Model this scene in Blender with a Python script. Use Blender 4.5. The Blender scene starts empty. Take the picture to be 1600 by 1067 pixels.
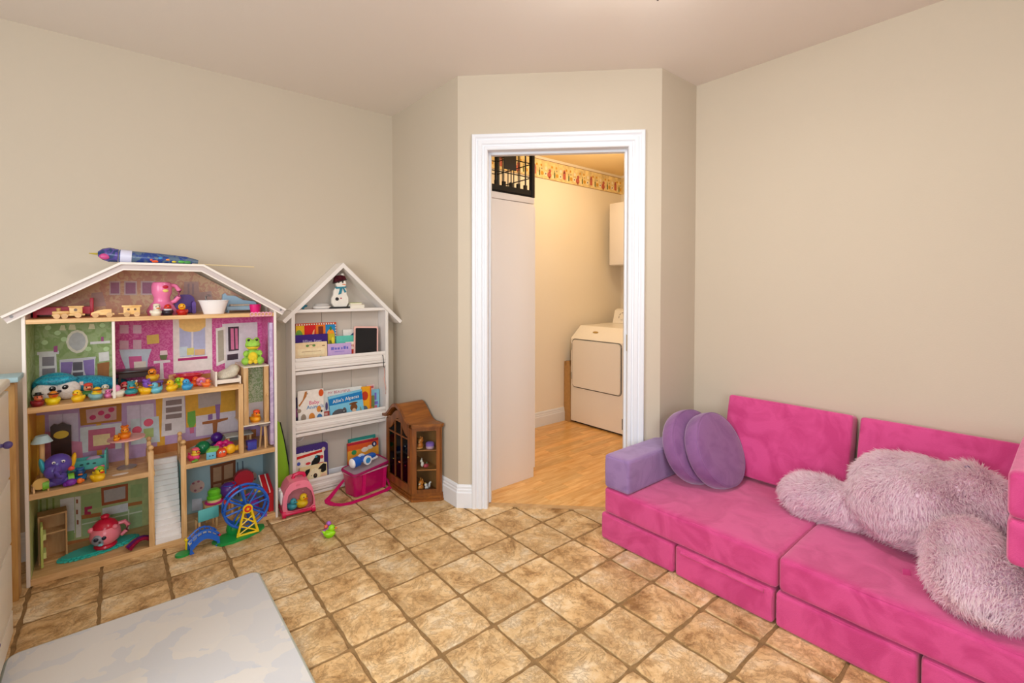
import bpy, bmesh, math, random
import numpy as np
from mathutils import Vector, Matrix, Euler
random.seed(7); RNG = np.random.default_rng(7)
SC = bpy.context.scene; COL = SC.collection
PI = math.pi

# ---------------------------------------------------------------- camera
cam_d = bpy.data.cameras.new('camera'); cam = bpy.data.objects.new('camera', cam_d); COL.objects.link(cam)
cam_d.sensor_width = 36; cam_d.lens = 743.48/1600*36
cam_d.shift_y = -(533.5-466.26)/1600
cam_d.clip_start = .05; cam_d.clip_end = 60
cam.location = (-.6141, -1.5997, 1.2427)
cam.rotation_mode = 'XYZ'
cam.rotation_euler = (math.radians(90-1.144), math.radians(-.045), math.radians(-39.884))
SC.camera = cam

# ---------------------------------------------------------------- colour helpers
def lin(h):
    if isinstance(h, (tuple, list)): return tuple(h)
    h = h.lstrip('#'); r = []
    for i in (0, 2, 4):
        c = int(h[i:i+2], 16)/255
        r.append(c/12.92 if c <= .04045 else ((c+.055)/1.055)**2.4)
    return tuple(r)

# ---------------------------------------------------------------- world, lamps, exposure
w = bpy.data.worlds.new('world'); SC.world = w; w.use_nodes = True
bg = w.node_tree.nodes['Background']; bg.inputs[0].default_value = (.78, .88, 1, 1); bg.inputs[1].default_value = 1.2
SC.view_settings.view_transform = 'Standard'; SC.view_settings.look = 'None'
SC.view_settings.exposure = 0.0; SC.view_settings.gamma = 1
SC.view_settings.use_curve_mapping = False
SC.cycles.max_bounces = 10; SC.cycles.diffuse_bounces = 5; SC.cycles.glossy_bounces = 4
SC.cycles.transmission_bounces = 8; SC.cycles.transparent_max_bounces = 10
SC.cycles.caustics_reflective = False; SC.cycles.caustics_refractive = False
SC.cycles.use_denoising = True
SC.cycles.sample_clamp_indirect = 4
def area(name, loc, rot, sx, sy, power, col):
    l = bpy.data.lights.new(name, 'AREA'); l.shape = 'RECTANGLE'; l.size = sx; l.size_y = sy
    l.energy = power; l.color = col
    o = bpy.data.objects.new(name, l); COL.objects.link(o); o.location = loc; o.rotation_euler = rot
    return o
# soft fill added at two unseen windows behind and left of the camera
area('back_window_fill', (-1.2, -3.30, 1.50), (PI/2, 0, 0), 1.6, 1.3, 46, (.84, .94, 1))
area('left_window_fill', (-2.42, -1.0, 1.45), (PI/2, 0, -PI/2), 1.6, 1.25, 51, (.96, .985, 1))
rl = area('room_lamp_bulb', (.712, -.729, 2.145), (0, 0, 0), .2, .2, 4.5, (1, .95, .86)); rl.data.shape = 'DISK'
def bulb(name, loc, power, col, r):
    l = bpy.data.lights.new(name, 'POINT'); l.energy = power; l.color = col; l.shadow_soft_size = r
    o = bpy.data.objects.new(name, l); COL.objects.link(o); o.location = loc
    return o
bulb('laundry_lamp_bulb', (2.35, .75, 2.22), 14.5, (1, .82, .55), .10)

# ---------------------------------------------------------------- materials
MATS = {}
def nt(m):
    m.use_nodes = True; return m.node_tree
def mat(name, col, rough=.5, spec=.5, noise=None, bump=None, metal=0, sheen=0, emit=0, coat=0, alpha=None, trans=0, sub=0):
    """procedural Principled material; noise=(scale, amount), bump=(scale, strength)"""
    if name in MATS: return MATS[name]
    m = bpy.data.materials.new(name); t = nt(m); N = t.nodes; L = t.links
    p = N['Principled BSDF']; c = lin(col)
    p.inputs['Base Color'].default_value = (*c, 1)
    p.inputs['Roughness'].default_value = rough
    p.inputs['Specular IOR Level'].default_value = spec
    p.inputs['Metallic'].default_value = metal
    p.inputs['Sheen Weight'].default_value = sheen
    p.inputs['Coat Weight'].default_value = coat
    p.inputs['Transmission Weight'].default_value = trans
    if sub: p.inputs['Subsurface Weight'].default_value = sub; p.inputs['Subsurface Radius'].default_value = (.01, .006, .004)
    if alpha is not None: p.inputs['Alpha'].default_value = alpha
    if emit:
        p.inputs['Emission Color'].default_value = (*c, 1); p.inputs['Emission Strength'].default_value = emit
    if noise or bump:
        tc = N.new('ShaderNodeTexCoord')
    if noise:
        n = N.new('ShaderNodeTexNoise'); n.inputs['Scale'].default_value = noise[0]; n.inputs['Detail'].default_value = 5
        L.new(tc.outputs['Object'], n.inputs['Vector'])
        r = N.new('ShaderNodeValToRGB'); a = noise[1]
        r.color_ramp.elements[0].position = .3; r.color_ramp.elements[1].position = .7
        r.color_ramp.elements[0].color = (*[x*(1-a) for x in c], 1)
        r.color_ramp.elements[1].color = (*[min(1, x*(1+a)) for x in c], 1)
        L.new(n.outputs['Fac'], r.inputs['Fac']); L.new(r.outputs['Color'], p.inputs['Base Color'])
    if bump:
        n2 = N.new('ShaderNodeTexNoise'); n2.inputs['Scale'].default_value = bump[0]; n2.inputs['Detail'].default_value = 6
        L.new(tc.outputs['Object'], n2.inputs['Vector'])
        b = N.new('ShaderNodeBump'); b.inputs['Strength'].default_value = bump[1]; b.inputs['Distance'].default_value = .01
        L.new(n2.outputs['Fac'], b.inputs['Height']); L.new(b.outputs['Normal'], p.inputs['Normal'])
    MATS[name] = m; return m
def plastic(h, rough=.32): return mat('plastic_'+h.lstrip('#'), h, rough, .5, bump=(40, .02))
def paint(h, rough=.6): return mat('print_'+h.lstrip('#'), h, rough, .3, noise=(60, .06))
def cloth(h, rough=.9): return mat('cloth_'+h.lstrip('#'), h, rough, .15, noise=(90, .1), bump=(300, .25), sheen=.2)
def wood(name, a, b, scale=(1, 14, 14), rough=.45, ring=3.0):
    """streaky grain along local X"""
    if name in MATS: return MATS[name]
    m = bpy.data.materials.new(name); t = nt(m); N = t.nodes; L = t.links; p = N['Principled BSDF']
    tc = N.new('ShaderNodeTexCoord'); mp = N.new('ShaderNodeMapping'); mp.inputs['Scale'].default_value = scale
    oi = N.new('ShaderNodeObjectInfo'); ad = N.new('ShaderNodeVectorMath'); ad.operation = 'ADD'
    ml = N.new('ShaderNodeMath'); ml.operation = 'MULTIPLY'; ml.inputs[1].default_value = 37
    L.new(oi.outputs['Random'], ml.inputs[0]); L.new(tc.outputs['Object'], ad.inputs[0]); L.new(ml.outputs[0], ad.inputs[1])
    L.new(ad.outputs[0], mp.inputs['Vector'])
    n = N.new('ShaderNodeTexNoise'); n.inputs['Scale'].default_value = ring; n.inputs['Detail'].default_value = 6; n.inputs['Distortion'].default_value = .6
    L.new(mp.outputs[0], n.inputs['Vector'])
    r = N.new('ShaderNodeValToRGB'); r.color_ramp.elements[0].position = .3; r.color_ramp.elements[1].position = .72
    r.color_ramp.elements[0].color = (*lin(a), 1); r.color_ramp.elements[1].color = (*lin(b), 1)
    L.new(n.outputs['Fac'], r.inputs['Fac'])
    hs = N.new('ShaderNodeHueSaturation'); mr = N.new('ShaderNodeMapRange'); mr.inputs['To Min'].default_value = .86; mr.inputs['To Max'].default_value = 1.12
    L.new(oi.outputs['Random'], mr.inputs['Value']); L.new(mr.outputs[0], hs.inputs['Value']); L.new(r.outputs['Color'], hs.inputs['Color'])
    L.new(hs.outputs['Color'], p.inputs['Base Color'])
    p.inputs['Roughness'].default_value = rough
    MATS[name] = m; return m

# ---------------------------------------------------------------- mesh helpers
class B:
    """collects shapes into one mesh"""
    def __init__(s): s.bm = bmesh.new()
    def _put(s, verts, M): bmesh.ops.transform(s.bm, matrix=M, verts=verts)
    def box(s, c, d, rot=(0, 0, 0), bev=0, seg=2):
        M = Matrix.Translation(c) @ Euler(rot).to_matrix().to_4x4() @ Matrix.Diagonal((*d, 1))
        r = bmesh.ops.create_cube(s.bm, size=1, matrix=M)
        if bev:
            es = list({e for v in r['verts'] for e in v.link_edges})
            bmesh.ops.bevel(s.bm, geom=es, offset=bev, segments=seg, affect='EDGES', profile=.5)
        return s
    def bb(s, x0, x1, y0, y1, z0, z1, bev=0, seg=2):
        return s.box(((x0+x1)/2, (y0+y1)/2, (z0+z1)/2), (abs(x1-x0), abs(y1-y0), abs(z1-z0)), bev=bev, seg=seg)
    def ell(s, c, r, rot=(0, 0, 0), u=16, v=10):
        if not isinstance(r, (tuple, list)): r = (r, r, r)
        M = Matrix.Translation(c) @ Euler(rot).to_matrix().to_4x4() @ Matrix.Diagonal((*r, 1))
        bmesh.ops.create_uvsphere(s.bm, u_segments=u, v_segments=v, radius=1, matrix=M); return s
    def cyl(s, a, b, r0, r1=None, n=14, caps=True):
        a = Vector(a); b = Vector(b); r1 = r0 if r1 is None else r1
        q = (b-a).to_track_quat('Z', 'Y').to_matrix().to_4x4()
        bmesh.ops.create_cone(s.bm, cap_ends=caps, segments=n, radius1=r0, radius2=r1, depth=(b-a).length,
                              matrix=Matrix.Translation((a+b)/2) @ q); return s
    def lathe(s, prof, c=(0, 0, 0), n=20, rot=(0, 0, 0), sc=(1, 1, 1)):
        """prof: (r, z) pairs"""
        M = Matrix.Translation(c) @ Euler(rot).to_matrix().to_4x4() @ Matrix.Diagonal((*sc, 1))
        rings = []
        for r, z in prof:
            if r < 1e-6: rings.append([s.bm.verts.new(M @ Vector((0, 0, z)))])
            else: rings.append([s.bm.verts.new(M @ Vector((r*math.cos(2*PI*k/n), r*math.sin(2*PI*k/n), z))) for k in range(n)])
        for A, Bq in zip(rings, rings[1:]):
            for k in range(n):
                q = [A[k % len(A)], A[(k+1) % n % len(A)], Bq[(k+1) % n % len(Bq)], Bq[k % len(Bq)]]
                q2 = []
                for x in q:
                    if x not in q2: q2.append(x)
                if len(q2) > 2: s.bm.faces.new(q2)
        for R in (rings[0], rings[-1]):
            if len(R) > 2:
                try: s.bm.faces.new(R)
                except ValueError: pass
        return s
    def tube(s, pts, r, n=8, closed=False):
        pts = [Vector(p) for p in pts]; m = len(pts); rings = []
        up = Vector((0, 0, 1))
        for i, p in enumerate(pts):
            a = pts[(i-1) % m] if closed or i > 0 else p; b = pts[(i+1) % m] if closed or i < m-1 else p
            t = (b-a).normalized(); x = t.cross(up)
            if x.length < .05: x = t.cross(Vector((0, 1, 0)))
            x.normalize(); y = x.cross(t); rr = r[i] if isinstance(r, (list, tuple)) else r
            rings.append([s.bm.verts.new(p+rr*(math.cos(2*PI*k/n)*x+math.sin(2*PI*k/n)*y)) for k in range(n)])
        for i in range(m if closed else m-1):
            A = rings[i]; Bq = rings[(i+1) % m]
            for k in range(n): s.bm.faces.new((A[k], A[(k+1) % n], Bq[(k+1) % n], Bq[k]))
        if not closed: s.bm.faces.new(rings[0]); s.bm.faces.new(rings[-1])
        return s
    def prism(s, poly, M, t):
        """2-D outline in the local XY of M, thickness t along local Z"""
        a = [s.bm.verts.new(M @ Vector((x, y, 0))) for x, y in poly]; b = [s.bm.verts.new(M @ Vector((x, y, t))) for x, y in poly]
        s.bm.faces.new(a); s.bm.faces.new(b[::-1]); n = len(a)
        for i in range(n): s.bm.faces.new((a[i], a[(i+1) % n], b[(i+1) % n], b[i]))
        return s
    def prism_y(s, poly, y0, y1):
        """outline in (x, z), from y0 to y1"""
        return s.prism(poly, Matrix(((1, 0, 0, 0), (0, 0, 1, y0), (0, 1, 0, 0), (0, 0, 0, 1))), y1-y0)
    def prism_x(s, poly, x0, x1):
        """outline in (y, z)"""
        return s.prism(poly, Matrix(((0, 0, 1, x0), (1, 0, 0, 0), (0, 1, 0, 0), (0, 0, 0, 1))), x1-x0)
    def prism_z(s, poly, z0, z1):
        return s.prism(poly, Matrix.Translation((0, 0, z0)), z1-z0)
    def poly(s, pts): s.bm.faces.new([s.bm.verts.new(p) for p in pts]); return s
    def obj(s, name, m, parent=None, smooth=35, kind=None, label=None, loc=None, rot=None):
        bm = s.bm
        bmesh.ops.recalc_face_normals(bm, faces=bm.faces)
        me = bpy.data.meshes.new(name); bm.to_mesh(me); bm.free()
        me.materials.append(m)
        if smooth:
            me.polygons.foreach_set('use_smooth', [True]*len(me.polygons)); me.set_sharp_from_angle(angle=math.radians(smooth))
        return link(name, me, parent, kind, label, loc, rot)
def link(name, me, parent=None, kind=None, label=None, loc=None, rot=None):
    o = bpy.data.objects.new(name, me); COL.objects.link(o)
    if parent is not None: o.parent = parent
    if loc is not None: o.location = loc
    if rot is not None: o.rotation_euler = rot
    if kind: o['kind'] = kind
    if label: o['label'] = label
    return o
def thing(name, label, cat, loc=(0, 0, 0), rz=0, group=None, rot=None):
    o = bpy.data.objects.new(name, None); COL.objects.link(o); o.empty_display_size = .05
    o.location = loc; o.rotation_euler = rot if rot else (0, 0, rz)
    o['label'] = label; o['category'] = cat
    if group: o['group'] = group
    return o
def tag(o, label, cat, group=None):
    o['label'] = label; o['category'] = cat
    if group: o['group'] = group
    return o
def circ(cx, cy, r, n=16, ry=None, a0=0, a1=2*PI):
    ry = r if ry is None else ry; full = abs(a1-a0-2*PI) < 1e-6
    return [(cx+r*math.cos(a0+(a1-a0)*k/(n if full else n-1)), cy+ry*math.sin(a0+(a1-a0)*k/(n if full else n-1))) for k in range(n)]
def rect(x0, y0, x1, y1): return [(x0, y0), (x1, y0), (x1, y1), (x0, y1)]
def rrect(x0, y0, x1, y1, r, n=5):
    o = []
    for cx, cy, a in ((x1-r, y1-r, 0), (x0+r, y1-r, PI/2), (x0+r, y0+r, PI), (x1-r, y0+r, 1.5*PI)):
        o += [(cx+r*math.cos(a+PI/2*k/n), cy+r*math.sin(a+PI/2*k/n)) for k in range(n+1)]
    return o
def frame(O, U, V):
    U = Vector(U).normalized(); V = Vector(V); V = (V-U*V.dot(U)).normalized(); N = U.cross(V)
    return Matrix(((U.x, V.x, N.x, O[0]), (U.y, V.y, N.y, O[1]), (U.z, V.z, N.z, O[2]), (0, 0, 0, 1)))
def decal(parent, name, m, F, polys, off=.0006, t=.0005, label=None):
    """flat print: thin pieces lying on the plane of frame F (x, y in plane, z out)"""
    b = B()
    for p in polys: b.prism(p, F @ Matrix.Translation((0, 0, off)), t)
    return b.obj(name, m, parent, smooth=0, label=label)
def text(parent, name, s, size, m, F, x=0, y=0, off=.0012, align='CENTER', sx=1, rot=0):
    c = bpy.data.curves.new('lettering', 'FONT'); c.body = s; c.size = size; c.align_x = align; c.align_y = 'CENTER'
    c.resolution_u = 2; c.extrude = .0003
    o = bpy.data.objects.new('lettering', c); COL.objects.link(o)
    dg = bpy.context.evaluated_depsgraph_get(); me = bpy.data.meshes.new_from_object(o.evaluated_get(dg))
    bpy.data.objects.remove(o); bpy.data.curves.remove(c)
    me.transform(F @ Matrix.Translation((x, y, off)) @ Matrix.Rotation(rot, 4, 'Z') @ Matrix.Diagonal((sx, 1, 1, 1)))
    me.materials.clear(); me.materials.append(m)
    return link(name, me, parent)


# ================================================================ SETTING
T = .2245                       # pitch of the floor tiles
H = 2.436; YL = 1.482; X1 = .878; A = (.878, .662); Bc = (1.672, -.128); XR = 2.03; YR = -.128; WT = .11
R2 = 2**.5
def wallpaint(name, h):
    m = mat(name, h, .82, .2, noise=(1.2, .012), bump=(160, .05)); return m
M_wall = wallpaint('wall_paint_greige', '#c9bdab')
M_lwall = wallpaint('laundry_paint_cream', '#f0e6d6')
M_ceil = mat('ceiling_paint', '#e8e0d8', .9, .1, bump=(220, .08))
M_white = mat('white_gloss_trim', '#e4e7ee', .38, .4, bump=(30, .01))
M_grout = mat('floor_grout', '#947752', .9, .1, noise=(40, .2), bump=(200, .3))

def struct(o, label=None):
    o['kind'] = 'structure'
    if label: o['label'] = label
    return o
struct(B().bb(-2.6, .93, YL, YL+WT, 0, H).obj('wall_left', M_wall, smooth=0), 'long greige wall behind the dollhouse')
struct(B().prism_z([A, (X1, YL), (X1+WT, YL), (X1+WT, A[1]+.0456)], 0, H).obj('wall_short_left', M_wall, smooth=0), 'narrow greige wall behind the wooden curio cabinet')
struct(B().prism_z([Bc, (XR, YR), (XR, YR+WT), (Bc[0]+.0416, YR+WT)], 0, H).obj('wall_short_right', M_wall, smooth=0), 'narrow shaded wall between doorway and sofa wall')
struct(B().bb(XR, XR+WT, -3.4, YR, 0, H).obj('wall_right', M_wall, smooth=0), 'long beige wall behind the pink sofa')
# diagonal wall with the door opening: s along the wall from corner A, q through the wall
def DP(s, q=0, z=0): return Vector((A[0]+s/R2+q/R2, A[1]-s/R2+q/R2, z))
SL, SR, ZD = .170, .943, 2.016
SE = (Vector(Bc)-Vector(A)).length
def dquad(s0, s1, q0, q1): return [(p.x, p.y) for p in (DP(s0, q0), DP(s1, q0), DP(s1, q1), DP(s0, q1))]
b = B()
b.prism_z([A, (X1+WT, A[1]+.0456)] + [(p.x, p.y) for p in (DP(SL-.015, WT), DP(SL-.015, 0))], 0, H)
b.prism_z([(p.x, p.y) for p in (DP(SR+.015, 0), DP(SR+.015, WT))] + [(Bc[0]+.0416, YR+WT), Bc], 0, H)
b.prism_z(dquad(SL-.015, SR+.015, 0, WT), ZD+.015, H)
struct(b.obj('wall_diagonal', M_wall, smooth=0), 'diagonal greige wall with the laundry doorway')
# walls of the room behind the camera, with unseen windows added around the two fill lights
b = B(); b.bb(-2.6, -2.0, -3.5, -3.4, 0, H); b.bb(-.4, XR+WT, -3.5, -3.4, 0, H); b.bb(-2.0, -.4, -3.5, -3.4, 0, .85); b.bb(-2.0, -.4, -3.5, -3.4, 2.15, H)
struct(b.obj('wall_back', M_wall, smooth=0))
b = B(); b.bb(-2.6, -2.5, -3.4, -1.8, 0, H); b.bb(-2.6, -2.5, -.2, YL, 0, H); b.bb(-2.6, -2.5, -1.8, -.2, 0, .83); b.bb(-2.6, -2.5, -1.8, -.2, 2.08, H)
struct(b.obj('wall_window_side', M_wall, smooth=0))
for nm, fr in (('window_1', [(-2.0, -.4, -3.46, -3.43, z, z+.05) for z in (.85, 2.10)] + [(x, x+.05, -3.46, -3.43, .9, 2.10) for x in (-2.0, -1.225, -.45)]),
               ('window_2', [(-2.56, -2.53, -1.8, -.2, z, z+.05) for z in (.83, 2.03)] + [(-2.56, -2.53, y, y+.05, .88, 2.03) for y in (-1.8, -1.02, -.25)])):
    b = B()
    for f in fr: b.bb(*f)
    struct(b.obj(nm, M_white, smooth=0))
# laundry shell
b = B().bb(X1+WT, 3.6, 1.53, 1.64, 0, H); struct(b.obj('wall_laundry_left', M_lwall, smooth=0), 'cream laundry wall with a printed border')
b = B().bb(3.5, 3.6, YR+WT, 1.53, 0, H); struct(b.obj('wall_laundry_back', M_lwall, smooth=0), 'cream laundry wall behind the dryer')
b = B().bb(XR, 3.6, YR, YR+WT, 0, H); struct(b.obj('wall_laundry_right', M_lwall, smooth=0))
struct(B().bb(-2.6, 3.6, -3.5, 1.64, H, H+.1).obj('ceiling', M_ceil, smooth=0), 'pale beige painted ceiling')
struct(B().prism_z([(X1+WT, A[1]+.0456), (Bc[0]+.0416, YR+WT), (3.5, YR+WT), (3.5, 1.53), (X1+WT, 1.53)], H-.004, H).obj('ceiling_laundry', wallpaint('laundry_ceiling_glow_cream', '#f7dca8'), smooth=0), 'cream laundry ceiling with warm lamp glow painted in')  # separate cream panel; its warm tone also paints in the lamp glow

# ---- floor: stone-look tiles in grout
def tile_material():
    m = bpy.data.materials.new('stone_look_tile'); t = nt(m); N = t.nodes; L = t.links; p = N['Principled BSDF']
    tc = N.new('ShaderNodeTexCoord'); oi = N.new('ShaderNodeObjectInfo')
    ml = N.new('ShaderNodeMath'); ml.operation = 'MULTIPLY'; ml.inputs[1].default_value = 91
    ad = N.new('ShaderNodeVectorMath'); ad.operation = 'ADD'
    L.new(oi.outputs['Random'], ml.inputs[0]); L.new(tc.outputs['Object'], ad.inputs[0]); L.new(ml.outputs[0], ad.inputs[1])
    n = N.new('ShaderNodeTexNoise'); n.inputs['Scale'].default_value = 6; n.inputs['Detail'].default_value = 12; n.inputs['Roughness'].default_value = .74; n.inputs['Distortion'].default_value = .35
    L.new(ad.outputs[0], n.inputs['Vector'])
    r = N.new('ShaderNodeValToRGB'); e = r.color_ramp.elements
    e[0].position = .34; e[0].color = (*lin('#946f42'), 1); e[1].position = .66; e[1].color = (*lin('#f3e0bf'), 1)
    for pos, c in ((.43, '#cda673'), (.53, '#e6c593')):
        x = e.new(pos); x.color = (*lin(c), 1)
    L.new(n.outputs['Fac'], r.inputs['Fac'])
    # thin dark fissures
    v = N.new('ShaderNodeTexNoise'); v.inputs['Scale'].default_value = 11; v.inputs['Detail'].default_value = 12; v.inputs['Roughness'].default_value = .82; v.inputs['Distortion'].default_value = .5
    L.new(ad.outputs[0], v.inputs['Vector'])
    sb = N.new('ShaderNodeMath'); sb.operation = 'SUBTRACT'; sb.inputs[1].default_value = .5; L.new(v.outputs['Fac'], sb.inputs[0])
    ab = N.new('ShaderNodeMath'); ab.operation = 'ABSOLUTE'; L.new(sb.outputs[0], ab.inputs[0])
    r2 = N.new('ShaderNodeValToRGB'); r2.color_ramp.elements[0].position = 0; r2.color_ramp.elements[0].color = (1, 1, 1, 1)
    r2.color_ramp.elements[1].position = .022; r2.color_ramp.elements[1].color = (0, 0, 0, 1); L.new(ab.outputs[0], r2.inputs['Fac'])
    ms = N.new('ShaderNodeMath'); ms.operation = 'MULTIPLY'; ms.inputs[1].default_value = .34; L.new(r2.outputs['Color'], ms.inputs[0])
    mx = N.new('ShaderNodeMix'); mx.data_type = 'RGBA'; mx.inputs['B'].default_value = (*lin('#835f3a'), 1)
    L.new(ms.outputs[0], mx.inputs['Factor']); L.new(r.outputs['Color'], mx.inputs['A'])
    hs = N.new('ShaderNodeHueSaturation'); mr = N.new('ShaderNodeMapRange'); mr.inputs['To Min'].default_value = .88; mr.inputs['To Max'].default_value = 1.08
    L.new(oi.outputs['Random'], mr.inputs['Value']); L.new(mr.outputs[0], hs.inputs['Value']); L.new(mx.outputs['Result'], hs.inputs['Color'])
    L.new(hs.outputs['Color'], p.inputs['Base Color'])
    p.inputs['Roughness'].default_value = .48; p.inputs['Specular IOR Level'].default_value = .35
    bp = N.new('ShaderNodeBump'); bp.inputs['Strength'].default_value = .55; bp.inputs['Distance'].default_value = .006
    n3 = N.new('ShaderNodeMath'); n3.operation = 'SUBTRACT'; L.new(n.outputs['Fac'], n3.inputs[0]); L.new(ms.outputs[0], n3.inputs[1])
    L.new(n3.outputs[0], bp.inputs['Height']); L.new(bp.outputs['Normal'], p.inputs['Normal'])
    return m
M_tile = tile_material()
floor = B().prism_z([(-2.6, -3.5), (XR, -3.5), (XR, YR), (Bc[0], YR), (A[0], A[1]), (X1, YL), (-2.6, YL)], -.06, -.0045)
floor.prism_z(dquad(SL-.015, SR+.015, 0, .045), -.06, -.0045)
floor = struct(floor.obj('floor', M_grout, smooth=0), 'tan stone-look tile floor')
def clip(poly, a, b_, c):                       # keep a*x+b*y <= c
    o = []
    for i in range(len(poly)):
        p, q = poly[i], poly[(i+1) % len(poly)]; dp = a*p[0]+b_*p[1]-c; dq = a*q[0]+b_*q[1]-c
        if dp <= 0: o.append(p)
        if dp*dq < 0:
            t = dp/(dp-dq); o.append((p[0]+t*(q[0]-p[0]), p[1]+t*(q[1]-p[1])))
    return o
def tile_outline(rng):
    g = .0042; h = T/2-g; pts = []
    K = 7
    for sx in range(4):
        for k in range(K):
            u = -h+2*h*k/K; d = h-(rng.random()**2*.005 if k else .004+rng.random()*.003)
            if k == 0: u += .004
            pts.append([(u, -d), (d, u), (-u, d), (-d, -u)][sx])
    return pts
tr = random.Random(3)
def tile_mesh(pts):
    bm = bmesh.new()
    lo = [bm.verts.new((x, y, -.0045)) for x, y in pts]; mid = [bm.verts.new((x, y, -.0016)) for x, y in pts]
    cx = sum(p[0] for p in pts)/len(pts); cy = sum(p[1] for p in pts)/len(pts)
    hi = [bm.verts.new((cx+(x-cx)*.972, cy+(y-cy)*.972, 0)) for x, y in pts]
    n = len(pts)
    for P, Q in ((lo, mid), (mid, hi)):
        for i in range(n): bm.faces.new((P[i], P[(i+1) % n], Q[(i+1) % n], Q[i]))
    bm.faces.new(hi)
    bmesh.ops.recalc_face_normals(bm, faces=bm.faces)
    me = bpy.data.meshes.new('tile'); bm.to_mesh(me); bm.free(); me.materials.append(M_tile); return me
full = [tile_mesh(tile_outline(tr)) for _ in range(7)]
nt_ = 0
for i in range(-6, 10):
    for k in range(-8, 7):
        cx, cy = (i+.5)*T, (k+.5)*T
        if cx > XR or cy > YL+.1 or (cx < -1.0 and cy < .4): continue
        loc = (cx, cy, 0); sq = rect(cx-T/2, cy-T/2, cx+T/2, cy+T/2)
        corner = [(x <= X1 or x+y <= 1.585 or y <= YR) and x <= XR and y <= YL for x, y in sq]
        if not any(corner): continue
        if all(corner): me = tr.choice(full)
        else:
            o = [(x+cx, y+cy) for x, y in tile_outline(tr)]
            o = clip(clip(o, 1, 0, XR-.002), 0, 1, YL-.002)
            best = []
            def ar(P): return abs(sum(P[j][0]*P[(j+1) % len(P)][1]-P[(j+1) % len(P)][0]*P[j][1] for j in range(len(P))))/2 if len(P) > 2 else 0
            for c3 in ((1, 0, X1-.002), (1, 1, 1.583), (0, 1, YR-.002)):
                q = clip(o, *c3)
                if ar(q) > ar(best): best = q
            if ar(best) < .0004: continue
            me = tile_mesh([(x-cx, y-cy) for x, y in best])
        link('tile', me, floor, loc=loc, rot=None); nt_ += 1
# ---- laundry floor: light laminate blocks running away from the door
M_lam = wood('maple_laminate', '#d79a50', '#f4c987', (2.0, 16, 16), .32, 3)
lf = struct(B().prism_z([(p.x, p.y) for p in (DP(SL-.015, .05), DP(SR+.015, .05))] + [(p.x, p.y) for p in (DP(SR+.015, WT), )] + [(Bc[0]+.0416, YR+WT), (3.5, YR+WT), (3.5, 1.53), (X1+WT, 1.53), (X1+WT, A[1]+.0456)] + [(p.x, p.y) for p in (DP(SL-.015, WT), )], -.06, -.006).obj('floor_laundry', mat('laminate_joint', '#8a5a2c', .6), smooth=0), 'honey-coloured laminate floor of the laundry')
bw, bl = .066, .40; lr = random.Random(5)
y = YR+WT
row = 0
while y < 1.53:
    x = .95-lr.random()*bl
    while x < 3.5:
        q = rect(max(x, X1+WT), y, min(x+bl, 3.5)-.0008, min(y+bw, 1.53)-.0008); x += bl
        if q[1][0]-q[0][0] < .02: continue
        q = clip(q, -1, -1, -(1.54+.075))
        if len(q) < 3: continue
        cx = sum(p[0] for p in q)/len(q); cy = sum(p[1] for p in q)/len(q)
        B().prism_z([(a-cx, c-cy) for a, c in q], -.006, 0).obj('floorboard', M_lam, lf, smooth=0, loc=(cx, cy, 0))
    y += bw; row += 1
struct(B().prism_z(dquad(SL, SR, .028, .058), -.003, .006).obj('trim_1', wood('oak_strip', '#b08a5c', '#c9a678'), smooth=0), 'pale wood threshold strip between tile and laminate')

# ---- door casing and jamb
prof = [(0, 0), (0, .012), (.006, .016), (.018, .016), (.022, .010), (.028, .012), (.034, .019), (.052, .019), (.056, .014), (.062, .016), (.070, .023), (.084, .023), (.088, .018), (.088, 0)]
bm = bmesh.new(); rings = []
for fs, fz in ((lambda a: SL-a, lambda a: 0), (lambda a: SL-a, lambda a: ZD+a), (lambda a: SR+a, lambda a: ZD+a), (lambda a: SR+a, lambda a: 0)):
    rings.append([bm.verts.new(DP(fs(a), -t, fz(a))) for a, t in prof])
for P, Q in zip(rings, rings[1:]):
    for i in range(len(prof)): bm.faces.new((P[i], P[(i+1) % len(prof)], Q[(i+1) % len(prof)], Q[i]))
bm.faces.new(rings[0]); bm.faces.new(rings[-1])
cb = B(); cb.bm.free(); cb.bm = bm
struct(cb.obj('trim_2', M_white, smooth=20), 'white moulded casing around the laundry doorway')
b = B()
b.prism_z(dquad(SL-.015, SL, 0, WT+.004), 0, ZD+.015); b.prism_z(dquad(SR, SR+.015, 0, WT+.004), 0, ZD+.015); b.prism_z(dquad(SL, SR, 0, WT+.004), ZD, ZD+.015)
jm = struct(b.obj('trim_3', M_white, smooth=0), 'white door jamb lining the laundry doorway')
b = B()
b.prism_z(dquad(SL, SL+.012, .045, .08), .012, ZD); b.prism_z(dquad(SR-.012, SR, .045, .08), .012, ZD); b.prism_z(dquad(SL+.012, SR-.012, .045, .08), ZD-.012, ZD)
b.obj('door_stop', M_white, jm, smooth=0)
# strike plate of the missing door on the right jamb
B().prism_z(dquad(SR-.0015, SR, .012, .036), .90, .99).obj('strike_plate', mat('brass', '#b59a5e', .3, metal=1), jm, smooth=0)

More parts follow.
